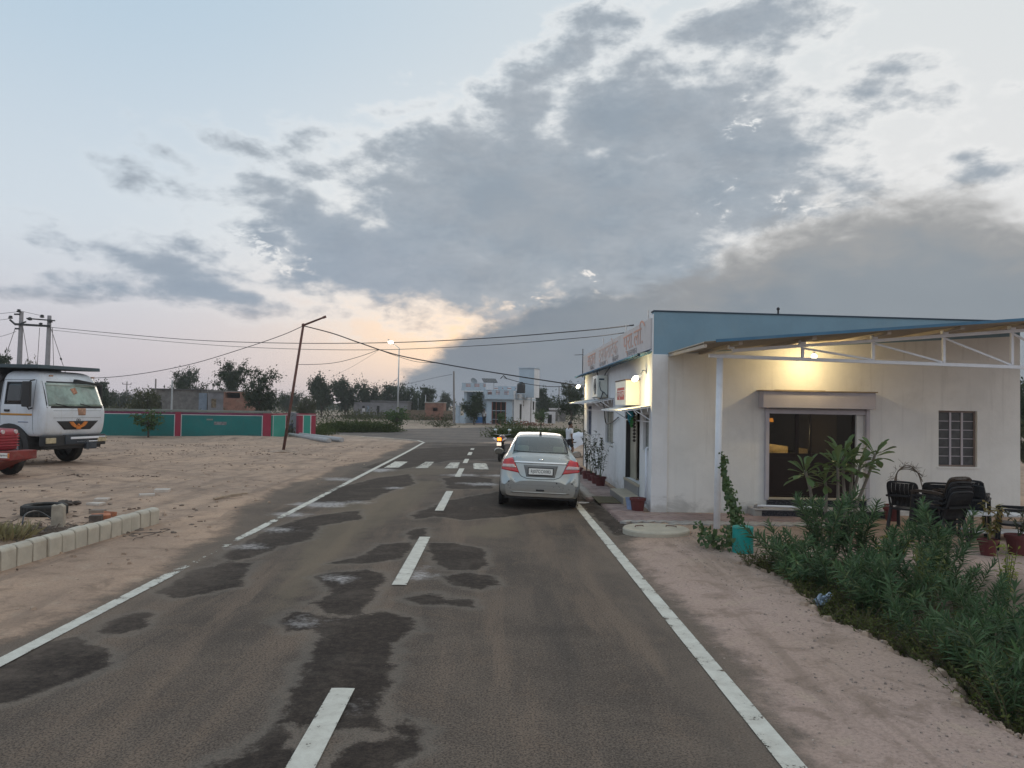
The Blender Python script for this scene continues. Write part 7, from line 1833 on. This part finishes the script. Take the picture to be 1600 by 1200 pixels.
OLS = [ # pixel of the tip, distance, variant, label
 (1238, 815, 10.35, 1, 'small oleander next to the teal drum, first of the bed'),
 (1288, 760, 10.75, 0, 'tall oleander before the frangipani stems'),
 (1336, 772, 10.6, 2, 'slender oleander under the frangipani leaves, in front of the doorway'),
 (1385, 812, 10.3, 4, 'bushy oleander in the middle of the back row'),
 (1252, 846, 9.6, 3, 'spreading oleander over the crumbled edge above the plastic bag'),
 (1306, 836, 9.3, 1, 'dense oleander behind the long pale sprays'),
 (1352, 862, 8.5, 0, 'oleander with long pale sprays in the middle of the bed'),
 (1471, 784, 9.4, 2, 'upright oleander with its tall tip before the stacked chairs'),
 (1436, 838, 9.0, 4, 'oleander at the foot of the tall tipped one'),
 (1400, 872, 8.2, 3, 'oleander leaning out over the shoulder edge'),
 (1505, 866, 8.7, 0, 'oleander left of the red flowerpot'),
 (1543, 896, 7.6, 2, 'pale tipped oleander under the red flowerpot'),
 (1588, 902, 7.0, 1, 'oleander at the right frame edge under the larger pot'),
 (1436, 930, 7.3, 1, 'oleander in the nearer front row with drooping sprays'),
 (1502, 945, 6.6, 4, 'oleander near the lower edge, second from the corner'),
 (1560, 960, 6.1, 3, 'oleander close to the bottom right corner'),
 (1596, 1015, 5.5, 0, 'nearest oleander at the right frame edge')]
for i, (px, py, Y, v, lab) in enumerate(OLS):
    tp = at(px, py, Y); z = Hz(tp.x, Y)
    s = (tp.z-z)/(OVH[v]*.97); sw = max(.55, min(1.15, s*1.1))
    t = thing('oleander', lab, 'oleander', (tp.x, Y, z-.02), i*2.3, 'oleanders in the roadside bed')
    t.scale = (sw, sw, s)
    for nm, me in zip(('stem', 'foliage'), OV[v]):
        o = bpy.data.objects.new(nm, me); COL.objects.link(o); o.parent = t
        o['kind'] = 'stuff'
# low leafy cover along the broken edge
r = random.Random(31); mb = MB(); sticks = MB()
for _ in range(330):
    y = 4.6+r.random()**.8*6.1; e = float(edge_x(y)); x = e+.10+abs(r.gauss(0, .30))
    if r.random() < .45: x = e+r.uniform(.1, 1.6)
    s = r.uniform(.10, .30)*(1.15 if y < 7 else .9); z = Hz(x, y)
    for b_ in range(5):
        a = r.uniform(0, 6.28); tip = Vector((math.cos(a)*s*r.uniform(.5, 1.2), math.sin(a)*s*r.uniform(.5, 1.2), s*r.uniform(.6, 1.35)))
        sticks.tube([(x, y, z-.02), Vector((x, y, z))+tip*.5+Vector((0, 0, .03)), Vector((x, y, z))+tip], .0025, 3, False)
        for k in range(11):
            u = r.uniform(.25, 1.05); p = Vector((x, y, z))+tip*u; d = Vector((r.gauss(0, 1), r.gauss(0, 1), r.gauss(.35, .5)))
            mb.leaf(p, d, (r.gauss(0, .5), r.gauss(0, .5), 1), r.uniform(.022, .048), r.uniform(.012, .02), .2, .15, 1)
tag(mb.build('undergrowth', LOW), 'low olive green undergrowth along the broken shoulder edge', None, None, 'stuff')
tag(sticks.build('undergrowth_stems', M('brown_twig', (.09, .07, .04), .9)), 'thin brown stems among the low undergrowth', None, None, 'stuff')
def leafy(name, label, cat, loc, n, sx_, sz_, L, Wd, mt, seed, stems=7, group=None):
    r = random.Random(seed); t = thing(name, label, cat, loc, 0, group); sm_ = MB(); lf = MB()
    for i in range(stems):
        a = r.uniform(0, 6.28); tip = Vector((math.cos(a)*sx_*r.uniform(.2, 1), math.sin(a)*sx_*r.uniform(.2, 1), sz_*r.uniform(.6, 1))); m_ = tip*.5+Vector((0, 0, sz_*.12))
        sm_.tube([(0, 0, -.02), m_, tip], [.008, .006, .003], 4, False)
        for k in range(n//stems):
            u = r.uniform(.3, 1.05); p = (m_*(u*2) if u < .5 else m_.lerp(tip, (u-.5)*2)); d = Vector((r.gauss(0, 1), r.gauss(0, 1), r.gauss(.3, .5)))
            lf.leaf(p+d.normalized()*.02, d, (r.gauss(0, .4), r.gauss(0, .4), 1), L*r.uniform(.6, 1.3), Wd*r.uniform(.7, 1.2), .2, .25)
    sm_.build('stem', OLE_S, t); lf.build('foliage', mt, t, kind='stuff'); return t
x, y = 5.55, 9.6
for (x, y, n, sx_, sz_, mt, lab) in ((4.72, 8.25, 260, .22, .85, LOW, 'olive leafy shrub among the front oleanders'), (5.62, 8.35, 220, .2, .85, YEL, 'bright yellow green shrub near the red flowerpot'), (5.35, 10.25, 240, .32, .62, YEL, 'yellow green bush below the leftmost chair'),
        (5.9, 10.5, 160, .3, .5, LOW, 'dull bush at the foot of the chair stack'), (4.1, 10.75, 160, .3, .42, LOW, 'low bush right of the teal bucket'), (4.05, 5.55, 200, .22, .5, LOW, 'olive shrub at the bottom right corner'), (4.0, 6.5, 180, .25, .45, LOW, 'olive shrub by the lower stretch of the broken edge')):
    leafy('shrub', lab, 'shrub', (x, y, Hz(x, y)), n, sx_, sz_, .055, .024, mt, int(x*100+y), 9)
# crumpled plastic bag
x, y = gp(1279, 938); r = random.Random(4); mb = MB(); mb.ball((0, 0, .05), .075, 12, 8, (1.1, .9, .85), r, .38); mb.tube([(.05, 0, .09), (.10, .03, .13), (.12, .02, .10)], [.03, .016, .02], 6)
tag(mb.build('plastic_bag', M('plastic_film', (.30, .38, .48), .25, .4, 30, coat=.4), None, (x+.04, y, Hz(x, y)+.03)), 'crumpled bluish plastic bag caught at the edge of the undergrowth', 'plastic bag')
x, y = gp(905, 785); mb = MB(); mb.prism([(-.2, -.08), (.1, -.13), (.26, .02), (.05, .14), (-.22, .08)], 'z', .0, .006); tag(mb.build('paper_scrap', WLINE, None, (x+.05, y+.3, Hz(x, y)+.014)), 'pale flattened scrap on the road edge beside the car', 'litter')

# ================================================================ FRANGIPANI BEFORE THE DOORWAY
FR = leaf_mat('frangipani_leaf', (.065, .115, .042), (.13, .19, .07), (.19, .22, .08), .4, .2, back=(.17, .22, .10))
FRB = M('frangipani_bark', (.19, .165, .14), .85, .2, 9)
FY = 12.3; fb = Vector((5.6, FY, 0))
fr = thing('frangipani', 'frangipani of several bare grey stems with rosettes of broad leaves before the doorway', 'frangipani', fb)
r = random.Random(14)
heads = [((1258, 735), (1274, 800), .8), ((1289, 748), (1288, 805), .75), ((1309, 728), (1305, 805), 1.0), ((1317, 712), (1312, 805), 1.0), ((1333, 722), (1322, 805), 1.0), ((1344, 728), (1326, 805), .9), ((1368, 708), (1335, 800), .9)]
lp = MB(); lp.leaf((0, 0, 0), (0, 1, 0), (0, 0, 1), 1.0, .30, .12, .18); LMESH = lp.mesh('leaf', FR, smooth=True)
lp = MB()
ts_ = [0, .12, .3, .5, .68, .84, .95, 1.0]; ws_ = [.06, .16, .34, .62, .92, 1.0, .62, 0]
vs = []; fs = []
for t_, w_ in zip(ts_, ws_): vs += [(-.145*w_, t_, .07*w_-.20*t_*t_), (0, t_, -.20*t_*t_), (.145*w_, t_, .07*w_-.20*t_*t_)]
for i in range(7): o = i*3; fs += [(o, o+1, o+4, o+3), (o+1, o+2, o+5, o+4)]
lp.add(vs, fs); LMESH = lp.mesh('leaf', FR, smooth=True)
for (hp3, bp, sc) in heads:
    tip = at(*hp3, FY+r.uniform(-.25, .25))-fb; base = at(*bp, FY)-fb; base.z = -.02; base.x = base.x*.6; base.y = r.uniform(-.15, .15)
    m1 = base.lerp(tip, .4)+Vector((r.gauss(0, .02), 0, 0)); 
    mb = MB(); mb.tube(smooth_pts([base, m1, base.lerp(tip, .75), tip], 4), [.032-.0009*k for k in range(13)], 8); mb.build('stem', FRB, fr, smooth=True)
    for k in range(18):
        a = k*2.4+r.uniform(-.3, .3); e = rad(74-k*5.6+r.uniform(-10, 10)); q = LMESH
        o = bpy.data.objects.new('leaf', q); COL.objects.link(o); o.parent = fr
        L = sc*r.uniform(.29, .43); o.scale = (L*1.0, L, L)
        o.location = tip+Vector((math.cos(a), math.sin(a), 0))*.02+Vector((0, 0, -.006*k)); o.rotation_euler = (e, r.uniform(-.3, .3), a-PI/2)

# ================================================================ POST VINE, BUCKET, MANHOLE
VL = leaf_mat('vine_leaf', (.032, .065, .020), (.075, .12, .036), (.12, .16, .05), .45, .2)
HEART = MB(); HEART.add([(0, 0, 0), (-.5, -.06, .08), (-.42, .45, .05), (0, 1.0, -.06), (.42, .45, .05), (.5, -.06, .08), (0, .4, 0)], [(0, 6, 2, 1), (6, 3, 2), (0, 5, 4, 6), (6, 4, 3)])
def heart(mb, p, d, n, s):
    d = Vector(d).normalized(); x = d.cross(Vector(n)).normalized(); z = x.cross(d)
    mb.add([Vector(p)+(x*v[0]+d*v[1]+z*v[2])*s for v in HEART.v], HEART.f)
bk = gp(1166, 866); bkz = Hz(*bk)
t = thing('bucket', 'upturned teal plastic drum on the sand under the climbing vine', 'bucket', (bk[0], bk[1]+.16, bkz-.02))
mb = MB(); mb.lathe([(.152, 0), (.156, .01), (.152, .1), (.150, .36), (.154, .38), (.148, .40), (.13, .395), (.001, .39)], 28); mb.build('drum', M('teal_plastic', (.010, .30, .27), .4, .12, 4, dirt=.3, dirtc=(.10, .22, .18), dscale=4), t, smooth=False)
mb = MB(); mb.lathe([(.158, .0), (.160, .006), (.158, .018)], 28); mb.build('rim', M('teal_rim', (.03, .30, .27), .4), t)
r = random.Random(41); vb = Vector((bk[0]-.12, bk[1]+.25, bkz))
t = thing('climbing_vine', 'heart leaved vine climbing a cord beside the white post from behind the teal drum', 'climbing plant', vb)
path = [at(px, py, Y)-vb for px, py, Y in ((1156, 858, 11.35), (1152, 836, 11.6), (1150, 815, 11.8), (1146, 795, 12.1), (1140, 775, 12.4), (1135, 755, 12.8), (1131, 735, 13.1), (1130, 712, 13.35))]
path[0].z = 0; sp = smooth_pts(path, 8)
mb = MB(); mb.tube(sp, .006, 5); mb.build('stem', OLE_S, t)
lf = MB()
for k, p in enumerate(sp):
    wd = .11*(1-.72*k/len(sp))+.01
    for _ in range(12 if k < 40 else 8):
        q = p+Vector((r.gauss(0, wd*.55), r.gauss(0, wd*.55), r.gauss(0, .03))); heart(lf, q, (r.gauss(0, .6), r.gauss(-.3, .6), -.9), (r.gauss(0, .5), -1, .4+r.gauss(0, .3)), r.uniform(.035, .065))
lf.build('foliage', VL, t, kind='stuff')
gb = gp(1122, 858)
t = thing('creeper', 'leafy creeper clump around the foot of the white canopy post', 'creeper', (gb[0], gb[1], Hz(*gb)))
lf = MB(); st = MB()
for k in range(17):
    tip = Vector((r.gauss(0, .16), r.gauss(.1, .2), r.uniform(.10, .30))); st.tube([(tip.x*.5, tip.y*.5, -.02), tip*.6, tip], .004, 4, False)
    for _ in range(9): heart(lf, tip+Vector((r.gauss(0, .06), r.gauss(0, .06), r.gauss(0, .05))), (r.gauss(0, .6), r.gauss(-.3, .6), -.6), (r.gauss(0, .5), -.7, .8), r.uniform(.045, .085))
st.build('stem', OLE_S, t); lf.build('foliage', VL, t, kind='stuff')
mh = gp(1025, 831); t = thing('manhole_cover', 'round pale concrete manhole cover lying on the shoulder with two iron handles', 'manhole cover', (mh[0], mh[1], Hz(*mh)-.03), .2)
mb = MB(); mb.lathe([(.001, -.05), (.55, -.05), (.565, .0), (.565, .085), (.55, .105), (.001, .112)], 48); mb.build('slab', M('manhole_concrete', (.44, .395, .32), .9, .12, 4, .003, 40, dirt=.35, dirtc=(.30, .25, .20), dscale=3), t)
for (x, y, a) in ((-.25, .14, .3), (.30, .05, -.5)):
    mb = MB(); c, s_ = math.cos(a), math.sin(a); mb.tube(smooth_pts([(x-.08*c, y-.08*s_, .10), (x-.08*c, y-.08*s_+.01, .125), (x, y+.03, .128), (x+.08*c, y+.08*s_, .125), (x+.08*c, y+.08*s_, .10)], 4), .008, 6); mb.build('handle', RUST, t)
x, y = gp(1185, 806); t_ = MB(); t_.lathe([(.10, -.05), (.115, .0), (.11, .12), (.085, .21), (.04, .235), (.001, .238)], 14); tag(t_.build('stone_stub', M('stub_concrete', (.25, .22, .20), .95, .2), None, (x, y, 0)), 'rounded concrete stub at the left end of the doorway step', 'bollard')
a, b = gp(1186, 799), gp(1272, 801); mb = MB(); mb.tube([at(1184, 790, 14.7), at(1228, 791.5, 14.65), at(1272, 793, 14.6)], .02, 8); o = mb.build('white_pipe', WHITEP); tag(o, 'white pipe lying along the edge of the doorway step', 'pipe')
cable('thin red brown hose snaking on the sand right of the teal drum', smooth_pts([(gp(1180, 853)[0], gp(1180, 853)[1], .02), (*gp(1196, 851), .02), (*gp(1205, 856), .02), (*gp(1222, 856), .02), (*gp(1250, 850), .02)]), .010, 'hose', M('brown_hose', (.12, .05, .04), .6))

# ================================================================ POTS
POTM = M('dark_red_pot', (.115, .022, .022), .7, .15, 4, dirt=.3, dirtc=(.20, .12, .10), dscale=4)
SOIL = M('pot_soil', (.07, .05, .04), .95, .3, 12)
def pot_thing(label, x, y, s, group, z=None, name='flowerpot'):
    t = thing(name, label, 'flowerpot', (x, y, (Hz(x, y) if z is None else z)), 0, group)
    mb = MB(); mb.lathe([(.001, 0), (.095, 0), (.10, .01), (.128, .195), (.145, .197), (.148, .24), (.135, .243), (.125, .215), (.001, .212)], 24); mb.build('pot', POTM, t)
    mb = MB(); mb.lathe([(.124, .205), (.06, .222), (.001, .226)], 14); mb.build('soil', SOIL, t)
    t.scale = (s, s, s); return t
DRYL = leaf_mat('sparse_dark_leaf', (.045, .055, .03), (.10, .10, .06), (.17, .14, .09), .6, .2)
def potted(t, n, h, mt, seed, L=.05, name='plant'):
    r = random.Random(seed); st, lf = MB(), MB()
    for k in range(n):
        a = r.uniform(0, 6.3); P = [Vector((0, 0, .2))]
        for j in range(5): P.append(P[-1]+Vector((math.cos(a)*r.uniform(0, .09)+r.gauss(0, .02), math.sin(a)*r.uniform(0, .09)+r.gauss(0, .02), h/5*r.uniform(.8, 1.2))))
        st.tube(P, [.007, .006, .005, .004, .003, .002], 4, False)
        for j in range(26):
            u = r.uniform(1.2, 5); i = min(int(u), 4); p = P[i].lerp(P[i+1], u-i); lf.leaf(p, (r.gauss(0, 1), r.gauss(0, 1), r.gauss(.1, .5)), (0, 0, 1), L*r.uniform(.6, 1.4), L*.5, .2, .25)
    s_ = st.build('plant_stem', M('grey_twig', (.07, .058, .045), .9) if seed % 2 else OLE_S, t); lf.build('foliage', mt, t, kind='stuff')
GW = 'pots along the side wall'
p0 = gp(1000, 799); tt = pot_thing('largest dark red pot at the front corner of the side wall', p0[0]-.05, p0[1], 1.15, GW)
mb = MB(); mb.lathe([(.10, 0), (.135, .23), (.15, .25), (.14, .25)], 20); tag(mb.build('bucket', M('pale_blue_bucket', (.28, .36, .55), .5), None, (p0[0]-.13, p0[1]+.2, 0)), 'pale blue bucket half hidden behind the corner pot', 'bucket')
for (px, py, s_, pl, lab) in ((938, 760, 1.1, 1, 'nearest pot of the group of four by the side wall, with a bare stem'), (931, 756.5, 1.05, 2, 'second pot of the group of four, leaves over its rim'), (924, 752, 1.0, 3, 'third pot of the group of four, with the tallest sparse plant'), (916.5, 749, 1.05, 4, 'farthest pot of the group of four by the side wall'),
        (904, 742, 1.0, 0, 'empty dark red pot nearest the car tail lamp'), (898, 737, 1.0, 0, 'farthest dark red pot, half behind the car')):
    x, y = gp(px, py); t = pot_thing(lab, x, y, s_, GW)
    if pl: potted(t, 5, .80+.10*pl, DRYL, pl*3+1, .085)
GR_ = 'pots on the patio'
x, y = gp(1552, 870); t = pot_thing('dark red pot with a yellow and russet leafed plant beside the chair stack', x, y+.12, 1.0, GR_); potted(t, 5, .55, leaf_mat('russet_leaf', (.20, .12, .04), (.26, .24, .07), (.10, .14, .04)), 52, .09)
x, y = gp(1596, 869); t = pot_thing('taller dark red pot at the right frame edge', x+.03, y+.12, 1.25, GR_); potted(t, 4, .35, DRYL, 54, .06)
x, y = gp(1400, 818); t = pot_thing('dark red pot behind the leftmost chair with a dry arching plant', x+.1, y+.35, 1.1, GR_)
mb = MB(); r = random.Random(6)
for k in range(3): mb.tube(smooth_pts([(0, 0, .2), (.02+.03*k, 0, .55), (.10, 0, .86), (.28, 0, .98-.03*k), (.46, 0, .86), (.55, 0, .60+.1*k)], 5), .009, 5)
for k in range(60): a = r.uniform(.2, 2.9); p = Vector((.28-.3*math.cos(a), r.gauss(0, .03), .62+.36*math.sin(a))); mb.tube([p, p+Vector((r.gauss(0, .06), r.gauss(0, .04), r.gauss(.01, .06)))], .003, 3, False)
mb.build('dry_branches', M('dry_branch', (.14, .11, .085), .9, .3), t)
x, y = gp(1384, 806); t = pot_thing('dark red pot left of the chairs with a thin twig plant', x+.05, y+.2, 1.0, GR_); potted(t, 3, .75, DRYL, 57, .05)

# ================================================================ CHAIRS AND TABLE
CHB = M('black_plastic_chair', (.018, .018, .021), .48, .15, 5, spec=.3, dirt=.35, dirtc=(.07, .065, .06), dscale=5)
CHN = M('brown_black_chair', (.045, .030, .022), .32, .2, 5)
CHM = {}
def chair_meshes():
    legs = MB(); seat = MB(); arms = MB()
    for sx_ in (-1, 1):
        for (y0, y1) in ((.22, .27), (-.20, -.27)):
            l = MB(); 
    d = {}
    s = MB(); s.prism([(-.24, .40), (.25, .42), (.27, .40), (.25, .385), (-.24, .37)], 'x', -.22, .22); d['seat'] = s.mesh('seat', CHB)
    for i in range(7):
        x = -.198+.066*i; pts = []; dz_ = .008
        for k in range(9):
            u = k/8; pts.append((x*(1+.08*u)+.010*math.sin(u*7.5), -.235-.16*u+.022*math.sin(u*6.0), .44+.42*u))
        m = MB(); vs = []; fs = []
        for (a, b, c) in pts: vs += [(a-.0345, b+dz_, c), (a+.0345, b-dz_, c), (a+.0345, b+.014-dz_, c), (a-.0345, b+.014+dz_, c)]
        for k in range(8):
            o = k*4; fs += [(o, o+1, o+5, o+4), (o+1, o+2, o+6, o+5), (o+2, o+3, o+7, o+6), (o+3, o, o+4, o+7)]
        fs += [(3, 2, 1, 0), (32, 33, 34, 35)]; m.add(vs, fs); d['slat%d' % i] = m.mesh('slat', CHB)
    m = MB(); m.tube(smooth_pts([(-.235, -.24, .41), (-.245, -.31, .62), (-.24, -.385, .84), (-.15, -.405, .88), (0, -.41, .885), (.15, -.405, .88), (.24, -.385, .84), (.245, -.31, .62), (.235, -.24, .41)], 4), .018, 6); m.bb((-.23, -.345, .615), (.23, -.32, .65)); d['back_frame'] = m.mesh('back_frame', CHB)
    for s_ in (-1, 1):
        m = MB(); m.prism([(-.33, .63), (-.1, .655), (.18, .65), (.27, .63), (.28, .60), (.2, .61), (-.3, .60)], 'x', s_*.235, s_*.295); d['arm%d' % s_] = m.mesh('arm', CHB)
        m = MB(); m.bar((s_*.262, .235, .62), (s_*.275, .285, 0), .05, .035); d['legf%d' % s_] = m.mesh('leg', CHB)
        m = MB(); m.bar((s_*.235, -.22, .42), (s_*.26, -.33, 0), .05, .035); d['legb%d' % s_] = m.mesh('leg', CHB)
    return d
CHM = chair_meshes()
def chair(label, x, y, z, rotz, group, mt=None, tilt=0):
    t = thing('plastic_chair', label, 'chair', (x, y, z), rotz, group); t.rotation_euler = (tilt, 0, rotz)
    for k, me in CHM.items():
        o = bpy.data.objects.new(me.name.split('.')[0], me); COL.objects.link(o); o.parent = t
        if mt: o.material_slots[0].link = 'OBJECT'; o.material_slots[0].material = mt
    return t
GC = 'black plastic armchairs on the patio'
def chp(px, py): return gp(px, py)
x, y = gp(1412, 828); chair('leftmost black plastic armchair, its slatted back to the road', x+.1, y, 0, rad(-46), GC)
x, y = gp(1466, 832); chair('second black armchair from the left, behind the brown topped stack', x+.05, y+.2, 0, rad(-20), GC)
x, y = gp(1490, 857); sx0_, sy0_ = x-.02, y+.35
for k in range(4): chair(['lowest chair of the front stack, standing on the sand', 'second chair up in the front stack', 'third chair up in the front stack', 'brownish topmost chair of the front stack'][k], sx0_+.006*k, sy0_+.03*k, .072*k, rad(22), GC, CHN if k == 3 else None)
x, y = gp(1530, 838); chair('lower chair of the rear pair beside the low white table', x, y+.25, 0, rad(-38), GC); chair('upper chair of the rear pair, the tallest back at the right', x, y+.28, .075, rad(-38), GC)
x, y = gp(1590, 868); chair('black armchair cut by the right frame edge', x+.35, y+.5, 0, rad(60), GC)
x, y = gp(1548, 842); tb = thing('low_table', 'low white table with a lower shelf among the black chairs', 'table', (x+.15, y, 0), rad(-6))
WT = M('white_table_top', (.66, .66, .68), .4, .06)
mb = MB(); mb.box((0, 0, .43), (1.25, .55, .03)); mb.build('table_top', WT, tb, bevel=.008)
mb = MB(); mb.box((0, 0, .13), (1.1, .45, .025)); mb.build('shelf', WT, tb, bevel=.006)
for sx_ in (-.55, .55):
    for sy_ in (-.21, .21): mb = MB(); mb.bb((sx_-.02, sy_-.02, 0), (sx_+.02, sy_+.02, .414)); mb.build('leg', BPLAST, tb)
# ---------------------------------------------------------------- dusty air
m_, t, p, out = new_mat('dusty_air'); t.n.remove(p)
pv = t.node('ShaderNodeVolumePrincipled'); pv.inputs['Color'].default_value = (.96, .975, 1.0, 1); pv.inputs['Density'].default_value = .0006; pv.inputs['Anisotropy'].default_value = .2
t.l.new(pv.outputs[0], out.inputs['Volume'])
mb = MB(); mb.bb((-260, -30, -2.0), (330, 420, 14.0)); hz_ = mb.build('haze', m_)
tag(hz_, kind='stuff')
